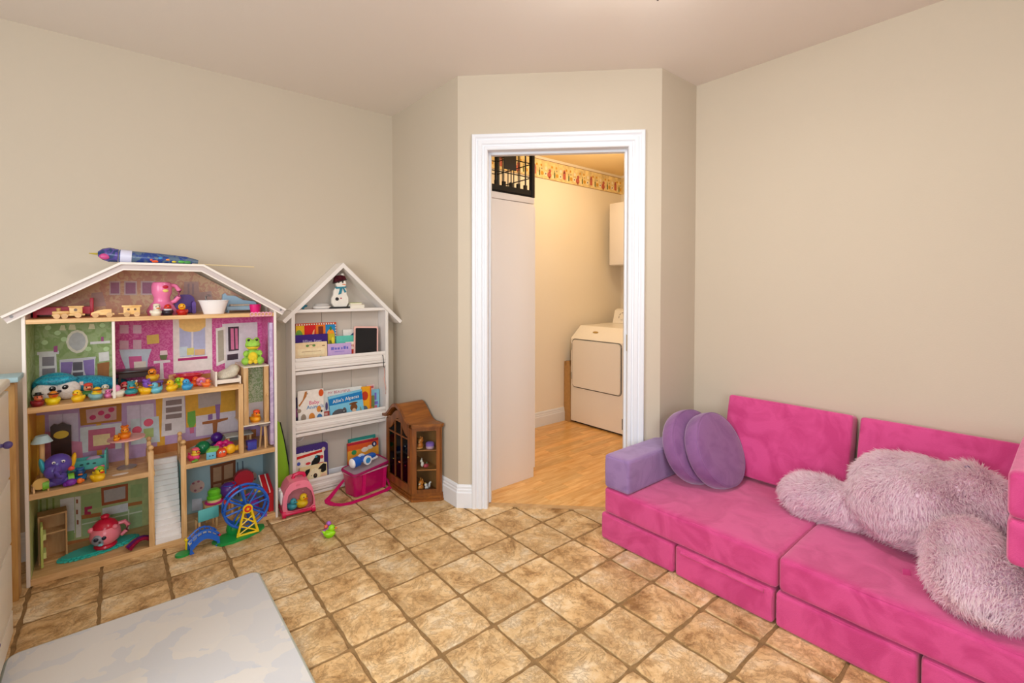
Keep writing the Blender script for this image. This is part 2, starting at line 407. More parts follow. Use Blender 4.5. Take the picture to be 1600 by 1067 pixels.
# ---- baseboards
bp_ = [(0, 0), (.016, 0), (.016, .085), (.012, .092), (.012, .102), (.009, .108), (.009, .118), (.005, .128), (0, .130)]
def baseboard(name, p, q, nx, ny, label=None):
    """profile swept from p to q; (nx, ny) points into the room"""
    bm = bmesh.new(); R = []
    d = (Vector(q)-Vector(p)).normalized()
    for c, ea in ((p, 0), (q, 1)):
        R.append([bm.verts.new((c[0]+nx*t, c[1]+ny*t, z)) for t, z in bp_])
    for i in range(len(bp_)): bm.faces.new((R[0][i], R[0][(i+1) % len(bp_)], R[1][(i+1) % len(bp_)], R[1][i]))
    bm.faces.new(R[0]); bm.faces.new(R[1])
    k = B(); k.bm.free(); k.bm = bm
    return struct(k.obj(name, M_white, smooth=20), label)
baseboard('baseboard_left', (-2.5, YL), (X1, YL), 0, -1)
baseboard('baseboard_short_left', (X1, YL-.016), (X1, A[1]-.0066), -1, 0, 'white baseboard beside the curio cabinet')
p0 = DP(0, 0); p1 = DP(SL-.088, 0); baseboard('baseboard_diagonal_left', (p0.x-.0047, p0.y+.0047), (p1.x, p1.y), -1/R2, -1/R2, 'white baseboard left of the door casing')
p0 = DP(SR+.088, 0); baseboard('baseboard_diagonal_right', (p0.x, p0.y), Bc, -1/R2, -1/R2)
baseboard('baseboard_short_right', Bc, (XR, YR), 0, -1)
baseboard('baseboard_right', (XR, YR-.016), (XR, -3.4), -1, 0)
baseboard('baseboard_laundry', (1.50, 1.53), (3.5, 1.53), 0, -1, 'white baseboard along the laundry wall')

# ---- ceiling lamp (its finial tip dips into the top of the frame)
LX, LY = .712, -.729; H0 = H; H = H-.128     # the fitting hangs on a short stem
lamp = thing('ceiling_lamp', 'round glass ceiling lamp with a dark finial above the room', 'lamp', (LX, LY, 0))
B().lathe([(0, H0), (.06, H0), (.06, H0-.015), (.012, H0-.022), (.012, H), (.11, H-.004), (.11, H-.020), (0, H-.022)], n=32).obj('base_plate', mat('bronze', '#3b2d24', .35, metal=.8), lamp)
B().lathe([(.125, H-.022), (.128, H-.034), (.105, H-.065), (.070, H-.092), (.035, H-.112), (0, H-.118)], n=40).obj('shade', mat('lit_glass_shade', '#fff8f0', .4, emit=62), lamp)
B().lathe([(0, H-.116), (.014, H-.122), (.016, H-.130), (.006, H-.138), (.009, H-.148), (0, H-.158)], n=16).obj('finial', MATS['bronze'], lamp)
H = H0

# ================================================================ LAUNDRY
M_app = mat('appliance_enamel', '#f6f1ea', .3, .5, coat=.2)
M_dark = mat('black_plastic', '#17181a', .45, .4, bump=(60, .05))
cb_ = thing('storage_cabinet', 'tall plain white cabinet just inside the laundry doorway', 'cabinet', (1.27, 1.11, 0))
M_cab = mat('white_melamine', '#f0eae7', .45, .4, bump=(80, .01))
B().bb(-.23, .23, -.405, .405, 0, 1.795, .003).obj('body', M_cab, cb_)
B().bb(-.232, .232, -.407, .407, 1.798, 1.838, .004).obj('top_panel', M_cab, cb_)
for k, (y0, y1) in enumerate(((-.40, -.003), (.003, .40))):
    dr = B().bb(.2305, .2465, y0, y1, .06, 1.78, .003).obj('door', M_cab, cb_)
    B().cyl((.25, y1-.03 if k == 0 else y0+.03, .9), (.268, y1-.03 if k == 0 else y0+.03, .9), .008).obj('knob', mat('chrome', '#d8d8d8', .15, metal=1), dr)
# black crate on top
cr = thing('plastic_crate', 'black open-grid plastic crate on top of the tall white cabinet', 'crate', (1.275, .90, 1.838))
x0, x1, y0, y1, z1 = -.20, .215, -.185, .185, .42
B().bb(x0, x1, y0, y1, .0, .012).obj('bottom_tray', M_dark, cr, smooth=0)
b = B()
for yy in (y0, y1): B().bb(x0-.008, x1+.008, yy-.009, yy+.009, .012, .045).obj('rail', M_dark, cr, smooth=0); B().bb(x0-.008, x1+.008, yy-.012, yy+.012, z1-.03, z1).obj('rail', M_dark, cr, smooth=0)
for xx in (x0, x1): B().bb(xx-.009, xx+.009, y0+.012, y1-.012, .012, .045).obj('rail', M_dark, cr, smooth=0); B().bb(xx-.012, xx+.012, y0+.012, y1-.012, z1-.03, z1).obj('rail', M_dark, cr, smooth=0)
for xx in (x0, x1):
    for yy in (y0, y1): B().bb(xx-.014, xx+.014, yy-.014, yy+.014, .0, z1, .003).obj('corner_post', M_dark, cr)
b = B()
for yy in (y0, y1):
    for k in range(1, 7):
        xx = x0+(x1-x0)*k/7; b.cyl((xx, yy, .03), (xx, yy, z1-.02), .0035, n=6)
        if yy == y0: b.box((xx, yy, .058), (.022, .014, .03))
    for z in (.13, .22, .31): b.cyl((x0, yy, z), (x1, yy, z), .0035, n=6)
for xx in (x0, x1):
    for k in range(1, 6):
        yy = y0+(y1-y0)*k/6; b.cyl((xx, yy, .03), (xx, yy, z1-.02), .0035, n=6)
    for z in (.13, .22, .31): b.cyl((xx, y0, z), (xx, y1, z), .0035, n=6)
b.obj('grid', M_dark, cr, smooth=0)
B().bb(x0+.17, x0+.27, y0-.012, y0-.006, .15, .25).obj('label_plate', mat('dark_grey_plate', '#3a3a3c', .5), cr, smooth=0)
# border paper round the top of the laundry walls
bd = struct(B().bb(X1+WT, 3.498, 1.527, 1.5295, 2.236, 2.407).bb(3.497, 3.4995, .3, 1.527, 2.236, 2.407).obj('trim_4', mat('border_paper', '#f0d49a', .7, .2, noise=(22, .22)), smooth=0), 'printed wallpaper border at the top of the laundry walls')
B().bb(X1+WT, 3.498, 1.5262, 1.527, 2.403, 2.407).bb(X1+WT, 3.498, 1.5262, 1.527, 2.236, 2.240).obj('printed_line', paint('#8d5a45'), bd, smooth=0)
for k in range(13):
    ox = 3.42-k*.19
    F = frame((ox, 1.527, 2.236), (1, 0, 0), (0, 0, 1)); v = k % 2
    F = F
    decal(bd, 'printed_motif', paint('#c96a58'), F, [circ(-.03, .045, .026), circ(-.022, .082, .017), rect(-.035, .01, -.02, .03)] if v else [rrect(-.04, .03, -.005, .10, .01), circ(-.022, .105, .014)])
    decal(bd, 'printed_motif', paint('#6b7440'), F, [rrect(.03, .025, .046, .075, .006), rect(.035, .07, .041, .095)])
    decal(bd, 'printed_motif', paint('#d9a23e'), F, [circ(.07, .05, .018), circ(.005, .12, .012), circ(.06, .12, .011)])
    decal(bd, 'printed_motif', paint('#f7ead0'), F, [circ(-.075, .05, .02), circ(-.07, .10, .016), rect(.01, .02, .026, .05)])
    decal(bd, 'printed_motif', paint('#7d6a68'), F, [circ(-.075, .05, .008), circ(-.03, .088, .005), circ(.066, .09, .006)], off=.0012)
# dryer
dy = thing('clothes_dryer', 'white front-loading dryer at the far end of the laundry', 'dryer', (2.65, .83, 0))
W_ = .617
B().prism_y([(0, .02), (0, .785), (.015, .80), (.13, .898), (.68, .905), (.68, .02)], 0, W_).obj('body', M_app, dy, smooth=20)
B().bb(.03, .66, .02, W_-.02, 0, .02).obj('base', M_dark, dy, smooth=0)
dd = B().prism_x(rrect(.045, .345, W_-.03, .775, .03), -.014, -.001).obj('door', M_app, dy, smooth=30)
b = B(); pts = rrect(.038, .338, W_-.023, .782, .034)
b.tube([(-.003, y_, z_) for y_, z_ in pts], .004, 6, True); b.obj('door_gasket', mat('grey_gap', '#6d6860', .7), dy)
for z_ in (.44, .71): B().bb(-.02, -.002, W_-.028, W_-.02, z_-.03, z_+.03).obj('hinge', mat('chrome', '#d8d8d8', .15, metal=1), dd, smooth=0)
F = frame((.072, W_*.62, .8486+.0015), (0, -1, 0), (.115, 0, .098)); decal(dy, 'badge', mat('badge_gold', '#b99a55', .35, metal=.6), F, [circ(0, 0, .032, 20, .012)], 0, .002)
cs_ = B().prism_y([(.55, .905), (.585, 1.03), (.62, 1.045), (.68, 1.045), (.68, .905)], .0, W_-.05).obj('console', M_app, dy, smooth=20)
F = frame((.5665, W_-.16, .965), (0, -1, 0), (.035, 0, .125))
decal(cs_, 'dial_scale', mat('print_grey', '#8a8378', .6), F, [[(r*math.cos(a), r*math.sin(a)) for r, a in ((.043, a0), (.050, a0), (.050, a0+.5), (.043, a0+.5))] for a0 in (-.6, .1, .8, 1.5, 2.2, 2.9)], .001)
B().cyl((.566, W_-.16, .965), (.545, W_-.16, .971), .03, .024, 20).obj('dial', M_app, cs_)
B().bb(-.004, 0, .004, .03, .06, .15).obj('dark_block', M_dark, dy, smooth=0)  # small black block low on the right of the front
# carton in the gap
ct = thing('cardboard_carton', 'tall flat cardboard carton wedged between dryer and wall', 'box', (2.64, 1.489, 0))
M_card = mat('cardboard', '#c29a66', .85, .1, noise=(30, .08))
B().bb(0, .30, -.036, .036, 0, .52).obj('body', M_card, ct, smooth=0)
B().box((-.004, -.018, .545), (.012, .034, .05), (0, -.15, .1)).bb(.0, .3, .030, .036, .52, .56).obj('flap', M_card, ct, smooth=0)
# wall cupboard
wc = thing('wall_cupboard', 'white wall cupboard hung above the dryer', 'cupboard', (3.17, 0, 1.478))
B().bb(.018, .328, .30, 1.42, 0, .612, .002).obj('body', M_cab, wc)
for k, (a_, c_) in enumerate(((1.045, 1.418), (.672, 1.041), (.302, .668))): B().bb(0, .018, a_, c_, .003, .609, .003).obj('door', M_cab, wc)


# ================================================================ PLAY SOFA
def velvet(name, h, h2, sc=7):
    m = bpy.data.materials.new(name); t = nt(m); N = t.nodes; L = t.links; p = N['Principled BSDF']
    tc = N.new('ShaderNodeTexCoord'); oi = N.new('ShaderNodeObjectInfo'); ad = N.new('ShaderNodeVectorMath'); ad.operation = 'ADD'
    ml = N.new('ShaderNodeMath'); ml.operation = 'MULTIPLY'; ml.inputs[1].default_value = 50
    L.new(oi.outputs['Random'], ml.inputs[0]); L.new(tc.outputs['Object'], ad.inputs[0]); L.new(ml.outputs[0], ad.inputs[1])
    n = N.new('ShaderNodeTexNoise'); n.inputs['Scale'].default_value = sc; n.inputs['Detail'].default_value = 5; n.inputs['Distortion'].default_value = 1.4
    L.new(ad.outputs[0], n.inputs['Vector'])
    r = N.new('ShaderNodeValToRGB'); r.color_ramp.elements[0].position = .36; r.color_ramp.elements[0].color = (*lin(h2), 1)
    r.color_ramp.elements[1].position = .58; r.color_ramp.elements[1].color = (*lin(h), 1)
    L.new(n.outputs['Fac'], r.inputs['Fac']); L.new(r.outputs['Color'], p.inputs['Base Color'])
    p.inputs['Roughness'].default_value = .85; p.inputs['Specular IOR Level'].default_value = .1
    p.inputs['Sheen Weight'].default_value = 1.0; p.inputs['Sheen Roughness'].default_value = .45; c_ = lin(h); p.inputs['Sheen Tint'].default_value = (*[.40+.60*x for x in c_], 1)
    n2 = N.new('ShaderNodeTexNoise'); n2.inputs['Scale'].default_value = 260; L.new(tc.outputs['Object'], n2.inputs['Vector'])
    n4 = N.new('ShaderNodeMath'); n4.operation = 'MULTIPLY_ADD'; n4.inputs[1].default_value = 2.0; L.new(n.outputs['Fac'], n4.inputs[0]); L.new(n2.outputs['Fac'], n4.inputs[2])
    bp = N.new('ShaderNodeBump'); bp.inputs['Strength'].default_value = .25; bp.inputs['Distance'].default_value = .004
    L.new(n4.outputs[0], bp.inputs['Height']); L.new(bp.outputs['Normal'], p.inputs['Normal'])
    return m
M_pink = velvet('pink_velvet', '#d04f8b', '#bf3f7a')
M_purp = velvet('purple_velvet', '#9679ab', '#886b9d', 9)
M_mauve = velvet('mauve_velvet', '#8c6193', '#805688', 9)
def foam_mesh(d, r=.016, bulge=.002, n=22, seed=0):
    """rounded, faintly pillowed foam block of size d centred on the origin"""
    bm = bmesh.new(); bmesh.ops.create_cube(bm, size=2)
    bmesh.ops.subdivide_edges(bm, edges=bm.edges[:], cuts=n, use_grid_fill=True)
    h = np.array(d)/2; rg = random.Random(seed); ph = [rg.random()*6 for _ in range(6)]
    for v in bm.verts:
        c = np.array(v.co); c = np.sign(c)*(1-(1-np.abs(c))**1.6)      # denser near the edges
        p = c*h; q = np.clip(p, -(h-r), h-r); e = p-q; l = np.linalg.norm(e)
        if l > 0: p = q+e/l*r
        k = np.prod([1-(c[i]**2 if abs(c[i]) < .9999 else 0) for i in range(3)])
        ax = int(np.argmax(np.abs(c)))
        w = .0016*math.sin(9*p[0]+ph[0])*math.sin(11*p[1]+ph[1])+.001*math.sin(23*p[(ax+1) % 3]+ph[2])
        p[ax] += np.sign(c[ax])*(bulge*k+w*k)
        v.co = p
    return bm
def foam(name, label, cat, x0, x1, y0, y1, z0, z1, m=None, group=None, r=.016, rot=None, zipper=None, bulge=.002, loc=None):
    c = loc or ((x0+x1)/2, (y0+y1)/2, (z0+z1)/2); d = (x1-x0, y1-y0, z1-z0)
    t = thing(name, label, cat, c, group=group, rot=rot)
    k = B(); k.bm.free(); k.bm = foam_mesh(d, r, bulge, seed=len(label)); k.obj('cover', m or M_pink, t, smooth=80)
    # stitched seams along the front edges
    s = B(); hx, hy, hz = d[0]/2, d[1]/2, d[2]/2; q = r*.55
    for z in (hz-q,): s.tube([(-hx+q*.55, -hy+r, z+q*.55-.001), (-hx+q*.55, hy-r, z+q*.55-.001)], .0012, 5)
    s.obj('seam', m or M_pink, t)
    if zipper:
        B().tube([(-hx+.001, -hy+.03, hz-.018), (-hx+.001, hy-.03, hz-.020)], .009, 8).obj('zipper_flap', m or M_pink, t)
    return t
G_base = 'pink base blocks of the play sofa'
XF = 1.238
ys = [(-.477, -.078), (-.886, -.486), (-1.298, -.895), (-1.705, -1.306)]
nm = ['farthest pink base block, below the lilac armrest', 'second pink base block from the doorway, with a zipper flap', 'third pink base block from the doorway, under the bear\'s cushion', 'nearest pink base block, cut by the bottom of the picture']
for k, (a_, c_) in enumerate(ys): foam('sofa_base_block', nm[k], 'sofa block', XF, 2.0, a_, c_, .002, .132, group=G_base, r=.014, zipper=(k == 1))
foam('seat_cushion', 'far pink seat cushion holding the armrest and round cushions', 'cushion', XF+.002, 1.995, -.899, -.094, .136, .262, group='pink seat cushions', r=.018)
foam('seat_cushion', 'near pink seat cushion under the fluffy bear', 'cushion', XF+.002, 1.995, -1.715, -.903, .136, .262, group='pink seat cushions', r=.018)
tab = (1.459,-1.231,0.264)
B().prism([(-.012, 0), (.012, 0), (.010, .02), (-.010, .02)], frame((tab[0], tab[1], .262), (.5, -.8, 0), (.3, .2, .9)), .002).obj('fabric_tab', M_pink, None, 0).name
bpy.data.objects['fabric_tab'].parent = bpy.data.objects['seat_cushion.001']; bpy.data.objects['fabric_tab'].location = -bpy.data.objects['seat_cushion.001'].location
# back cushions leaning on the wall
lean = .24
for y0, y1, lb in ((-.945, -.378, 'pink back cushion nearest the corner, behind the round cushions'), (-1.55, -.972, 'pink back cushion behind the fluffy bear')):
    foam('back_cushion', lb, 'cushion', 0, .09, y0, y1, 0, .40, rot=(0, lean, 0), group='pink back cushions', loc=(1.895+.045, (y0+y1)/2, .268+.2))
foam('armrest_block', 'lilac purple armrest block on the doorway end of the sofa', 'armrest', XF, 1.84, -.243, -.098, .264, .428, M_purp, r=.016)
nb = dict(group='stacked pink blocks at the near arm')
foam('armrest_block', 'upper pink block of the stacked near armrest, at the right edge', 'armrest', 1.30, 1.86, -1.86, -1.475, .602, .735, r=.02, **nb)
foam('armrest_block', 'lower pink block of the stacked near armrest, resting on the bear\'s leg', 'armrest', 1.30, 1.86, -1.86, -1.475, .468, .601, r=.02, **nb)
foam('armrest_block', 'pink block standing under the stacked near armrest, outside the picture', 'armrest', 1.40, 1.86, -1.70, -1.57, .264, .467, r=.02)
# two round cushions leaning against the armrest
def disc(label, centre, n, R, th):
    q = Vector(n).normalized().to_track_quat('Z', 'Y').to_euler()
    t = thing('round_cushion', label, 'cushion', centre, group='round mauve cushions', rot=tuple(q))
    pr = [(0, 0), (R*.6, .001), (R-.014, 0), (R-.004, -.004), (R, -.014), (R+.003, -th/2), (R, -th+.014), (R-.004, -th+.004), (R-.014, -th), (0, -th)]
    B().lathe(pr, n=64).obj('cover', M_mauve, t, smooth=60)
    B().tube([((R-.003)*math.cos(a*PI/32), (R-.003)*math.sin(a*PI/32), -.0035) for a in range(64)], .0016, 5, True).obj('seam', M_mauve, t)
    return t
n1 = Vector((-.06, -.91, .41)).normalized()
disc('front round mauve cushion leaning over the other one', (1.705, -.462, .447), n1, .183, .084)
n2 = Vector((-.12, -.91, .39)).normalized()
disc('rear round mauve cushion, half hidden, against the lilac armrest', Vector((1.665, -.362, .447)), n2, .183, .078)

# ---- the plush bear
def blob_mesh(parts, vox=.014, smooth=6):
    b = B()
    for c, r, rot in parts: b.ell(c, r, rot, 24, 16)
    me = bpy.data.meshes.new('t'); b.bm.to_mesh(me); b.bm.free()
    o = bpy.data.objects.new('t', me); COL.objects.link(o)
    md = o.modifiers.new('r', 'REMESH'); md.mode = 'VOXEL'; md.voxel_size = vox
    sm = o.modifiers.new('s', 'SMOOTH'); sm.iterations = smooth; sm.factor = .5
    dg = bpy.context.evaluated_depsgraph_get(); out = bpy.data.meshes.new_from_object(o.evaluated_get(dg))
    bpy.data.objects.remove(o); bpy.data.meshes.remove(me); return out
def fur(me, n, length, m, parent, comb, jitter=.5, width=.0016, seed=1, name='fur', droop=.25, lenfn=None):
    """curved tapering blades grown on a mesh; comb(points, normals) gives the lie of the pile"""
    rg = np.random.default_rng(seed); me.calc_loop_triangles()
    nv = len(me.vertices); co = np.zeros(nv*3); me.vertices.foreach_get('co', co); co = co.reshape(-1, 3)
    no = np.zeros(nv*3); me.vertices.foreach_get('normal', no); no = no.reshape(-1, 3)
    tv = np.zeros(len(me.loop_triangles)*3, int); me.loop_triangles.foreach_get('vertices', tv); tv = tv.reshape(-1, 3)
    a, b_, c = co[tv[:, 0]], co[tv[:, 1]], co[tv[:, 2]]; ar = np.linalg.norm(np.cross(b_-a, c-a), axis=1)
    idx = rg.choice(len(tv), n, p=ar/ar.sum()); u = rg.random((n, 2)); fl = u.sum(1) > 1; u[fl] = 1-u[fl]
    w = np.stack([1-u.sum(1), u[:, 0], u[:, 1]], 1)
    P = (co[tv[idx]]*w[..., None]).sum(1); Nn = (no[tv[idx]]*w[..., None]).sum(1); Nn /= np.linalg.norm(Nn, axis=1)[:, None]
    cd = comb(P, Nn); cd = cd-Nn*(cd*Nn).sum(1)[:, None]; cd /= np.linalg.norm(cd, axis=1)[:, None]+1e-6
    # clumps: neighbours lean alike
    cl = np.stack([np.sin(P @ k*1.0+s) for k, s in zip(rg.normal(0, 75, (3, 3)), rg.random(3)*6)], 1)
    d0 = Nn*1.0+cd*.62+cl*.30+rg.normal(0, jitter*.35, (n, 3)); d0 /= np.linalg.norm(d0, axis=1)[:, None]
    d1 = d0*.5+cd*.8+cl*.42+rg.normal(0, jitter*.3, (n, 3))+np.array([0, 0, -droop]); d1 /= np.linalg.norm(d1, axis=1)[:, None]
    Ln = length*(.65+.6*rg.random(n))[:, None]
    sd = np.cross(d0, rg.normal(0, 1, (n, 3))); sd /= np.linalg.norm(sd, axis=1)[:, None]
    wv = width*(.7+.6*rg.random(n))[:, None]
    Q0 = P-Nn*.003; Q1 = Q0+d0*Ln*.5; Q2 = Q1+d1*Ln*.5
    V = np.stack([Q0-sd*wv, Q0+sd*wv, Q1-sd*wv*.75, Q1+sd*wv*.75, Q2], 1).reshape(-1, 3)
    base = (np.arange(n)*5)[:, None]
    Fq = (base+np.array([[0, 1, 3, 2]])); Ft = (base+np.array([[2, 3, 4]]))
    loops = np.concatenate([Fq, Ft], 1).reshape(-1); tot = np.tile([4, 3], n); st = np.concatenate([[0], np.cumsum(tot)[:-1]])
    o = bpy.data.meshes.new(name); o.vertices.add(len(V)); o.vertices.foreach_set('co', V.reshape(-1))
    o.loops.add(len(loops)); o.loops.foreach_set('vertex_index', loops.astype(np.int32))
    o.polygons.add(2*n); o.polygons.foreach_set('loop_start', st.astype(np.int32)); o.polygons.foreach_set('loop_total', tot.astype(np.int32))
    o.update(calc_edges=True)
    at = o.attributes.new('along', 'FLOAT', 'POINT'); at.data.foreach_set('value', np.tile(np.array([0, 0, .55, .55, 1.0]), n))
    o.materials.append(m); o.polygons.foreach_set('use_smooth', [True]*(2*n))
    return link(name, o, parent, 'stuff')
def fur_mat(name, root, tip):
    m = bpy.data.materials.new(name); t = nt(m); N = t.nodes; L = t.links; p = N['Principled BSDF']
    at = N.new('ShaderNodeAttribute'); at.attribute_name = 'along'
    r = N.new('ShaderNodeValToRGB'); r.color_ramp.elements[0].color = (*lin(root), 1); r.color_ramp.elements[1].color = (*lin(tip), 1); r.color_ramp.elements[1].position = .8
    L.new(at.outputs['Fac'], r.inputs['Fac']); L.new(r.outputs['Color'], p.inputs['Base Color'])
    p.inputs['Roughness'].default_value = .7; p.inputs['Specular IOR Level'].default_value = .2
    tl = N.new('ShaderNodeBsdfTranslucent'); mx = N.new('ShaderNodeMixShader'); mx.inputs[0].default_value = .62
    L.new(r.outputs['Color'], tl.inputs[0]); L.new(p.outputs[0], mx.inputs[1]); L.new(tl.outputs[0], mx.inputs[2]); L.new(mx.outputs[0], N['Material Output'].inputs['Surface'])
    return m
M_fur = fur_mat('lilac_plush_pile', '#efcfdf', '#fff7fb')  # pale tips are pile colour; darker roots also paint shade between clumps
bear = thing('plush_bear', 'large shaggy lilac plush bear lying face down on the near seat', 'plush toy', (1.65, -1.2, .262))
O = np.array([1.65, -1.2, .262])
bp2 = [((1.70, -1.22, .415), (.165, .215, .14), (0, 0, .15)), ((1.755, -1.13, .455), (.115, .125, .125), (0, 0, 0)), ((1.755, -1.33, .455), (.135, .15, .130), (0, 0, 0)), ((1.755, -1.23, .465), (.12, .18, .122), (0, 0, 0)),
       ((1.79, -1.345, .545), (.05, .065, .05), (0, 0, 0)), ((1.745, -1.40, .44), (.12, .10, .12), (0, 0, 0)),
       ((1.70, -.875, .345), (.095, .130, .080), (0, 0, .12)), ((1.70, -.99, .345), (.085, .12, .078), (0, 0, 0)),
       ((1.50, -1.375, .375), (.135, .10, .105), (0, 0, .35)), ((1.415, -1.405, .350), (.125, .115, .090), (0, 0, .35)), ((1.36, -1.43, .335), (.09, .10, .072), (0, 0, .4))]
bme = blob_mesh([(tuple(np.array(c)-O), r, q) for c, r, q in bp2])
bme.materials.append(mat('lilac_plush_backing', '#f8e4ef', .9, .1, noise=(60, .1)))
link('body', bme, bear)
def bear_comb(P, Nn):
    Pw = P+O
    c = np.zeros_like(P); c[:, 0] = -.6; c[:, 2] = -.5; c[:, 1] = .2
    leg = (Pw[:, 0] < 1.56) & (Pw[:, 1] < -1.27); c[leg] = [-.9, -.25, -.25]
    arm = Pw[:, 1] > -1.0; c[arm] = [-.25, .8, -.35]
    return c
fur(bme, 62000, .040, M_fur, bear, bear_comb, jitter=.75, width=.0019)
B().ell((1.752-O[0], -1.345-O[1], .598-O[2]), (.008, .008, .006), u=10, v=6).obj('button', plastic('#5b4f86'), bear)


# ================================================================ DOLLHOUSE
def wput(b, name, m, parent, smooth=35, kind=None, label=None):
    """link a mesh built in room coordinates under a thing (or a part of it)"""
    M = parent.matrix_basis.copy(); p = parent.parent
    while p: M = p.matrix_basis @ M; p = p.parent
    bmesh.ops.transform(b.bm, matrix=M.inverted(), verts=b.bm.verts)
    return b.obj(name, m, parent, smooth, kind, label)
def wdecal(parent, name, m, F, polys, off=.0006, t=.0005, label=None):
    b = B()
    for p in polys: b.prism(p, F @ Matrix.Translation((0, 0, off)), t)
    return wput(b, name, m, parent, 0, label=label)
M_pine = wood('pine', '#c99a62', '#e6c08c', (2, 20, 20), .45, 3)
M_pinez = wood('pine_upright', '#c99a62', '#e6c08c', (20, 20, 2), .45, 3)
M_dw = mat('dollhouse_white', '#eee6de', .45, .4, bump=(50, .02))
def speckle(name, h, h2, sc, r=.7, lo=.45, hi=.55):
    """two-tone all-over print"""
    if name in MATS: return MATS[name]
    m = bpy.data.materials.new(name); t = nt(m); N = t.nodes; L = t.links; p = N['Principled BSDF']
    tc = N.new('ShaderNodeTexCoord'); n = N.new('ShaderNodeTexNoise'); n.inputs['Scale'].default_value = sc; n.inputs['Detail'].default_value = 2; n.inputs['Distortion'].default_value = 1.5
    L.new(tc.outputs['Object'], n.inputs['Vector']); q = N.new('ShaderNodeValToRGB')
    q.color_ramp.elements[0].position = lo; q.color_ramp.elements[0].color = (*lin(h), 1); q.color_ramp.elements[1].position = hi; q.color_ramp.elements[1].color = (*lin(h2), 1)
    L.new(n.outputs['Fac'], q.inputs['Fac']); L.new(q.outputs['Color'], p.inputs['Base Color']); p.inputs['Roughness'].default_value = r
    MATS[name] = m; return m
dh = thing('dollhouse', 'large white dollhouse with pine shelves and printed rooms, full of toys', 'dollhouse', (-.427, 1.32, 0))
X0, X9, YF, YB = -.909, .055, 1.183, 1.470
def dbox(name, m, *a, bev=.0015, parent=None, label=None): return wput(B().bb(*a, bev=bev, seg=1), name, m, parent or dh, 30, label=label)
dbox('side_wall', M_dw, X0, X0+.012, YF, YB, 0, 1.15)
dbox('side_wall', M_dw, X9-.012, X9, YF, YB, 0, 1.15)
dbox('base_board', M_pine, X0+.012, X9-.012, YF+.003, YB-.008, 0, .029)
dbox('floor_shelf', M_pine, X0+.012, -.478, YF+.003, YB-.008, .361, .385)
dbox('floor_shelf', M_pine, -.372, X9-.012, YF+.003, YB-.008, .361, .385)
dbox('floor_shelf', M_pine, -.478, -.372, 1.372, YB-.008, .361, .385)
dbox('floor_shelf', M_pine, X0+.012, -.106, YF+.003, YB-.008, .723, .747)
dbox('attic_shelf', M_pine, X0+.012, X9-.012, YF+.003, YB-.008, 1.095, 1.114)
dbox('divider', M_dw, -.625, -.614, YF+.006, YB-.008, .747, 1.095)
# back panels, one per room
Yp = YB-.008
M_green = speckle('green_dot_paper', '#93a96a', '#aaba84', 26); M_dam = speckle('pink_damask', '#cf4f96', '#dd77b0', 70); M_attic = speckle('floral_attic_paper', '#e3c39f', '#d8a68f', 32)
M_living = paint('#b99bc4'); M_lime = mat('lime_stripe_paper', '#b4bd80', .6, .3, noise=(40, .1)); M_sky = mat('sky_paper', '#a2bec6', .6, .3, noise=(12, .06))
def panel(x0, x1, z0, z1, m): return wput(B().bb(x0, x1, Yp, YB, z0, z1), 'back_panel', m, dh, 0)
panel(X0+.012, -.62, .747, 1.095, M_green); panel(-.62, X9-.012, .747, 1.095, M_dam)
panel(X0+.012, X9-.012, .385, .723, M_living); panel(X0+.012, -.43, .029, .361, M_lime); panel(-.43, X9-.012, .029, .361, M_sky)
wput(B().prism_y([(X0+.012, 1.114), (X9-.012, 1.114), (X9-.012, 1.14), (-.29, 1.335), (-.58, 1.335), (X0+.012, 1.14)], Yp, YB), 'back_panel', M_attic, dh, 0)
# printed side panels
for x, ms in ((X0+.0125, (M_green, paint('#d9a63c'), M_lime)), (X9-.0135, (M_dam, speckle('lilac_panel', '#b7a0c8', '#cbb9d8', 20), M_sky))):
    for m, (z0, z1) in zip(ms, ((.747, 1.095), (.385, .723), (.029, .361))): wput(B().bb(x, x+.001, YF+.012, Yp, z0, z1), 'side_panel', m, dh, 0)
# roof
M_roofg = mat('roof_groove_shade', '#cfc3c0', .5, .3)  # greyer than the white boards: shadow in the groove, put into the colour
out = [(-.965, 1.132), (-.592, 1.362), (-.275, 1.362), (.100, 1.132)]
def inset(a):
    ds = [(Vector(q)-Vector(p)).normalized() for p, q in zip(out, out[1:])]; ns = [Vector((d.y, -d.x)) for d in ds]; r = []
    for i_, p in enumerate(out):
        if i_ == 0: n = ns[0]
        elif i_ == 3: n = ns[2]
        else: n = (ns[i_-1]+ns[i_]); n = n/(n.length**2)*2
        r.append((p[0]+n.x*a, p[1]+n.y*a))
    return r
o1, o2, o3, o4 = inset(.010), inset(.0101), inset(.030), inset(.036)
for k in range(3):
    rf = wput(B().prism_y([out[k], out[k+1], o1[k+1], o1[k]], YF-.022, YB+.004), 'roof_panel', M_dw, dh, 0)
    wput(B().prism_y([o2[k], o2[k+1], o3[k+1], o3[k]], YF-.010, YF+.004), 'fascia', M_roofg, rf, 0)
    wput(B().prism_y([inset(.0301)[k], inset(.0301)[k+1], o4[k+1], o4[k]], YF-.014, YF+.004), 'fascia_moulding', M_dw, rf, 0)
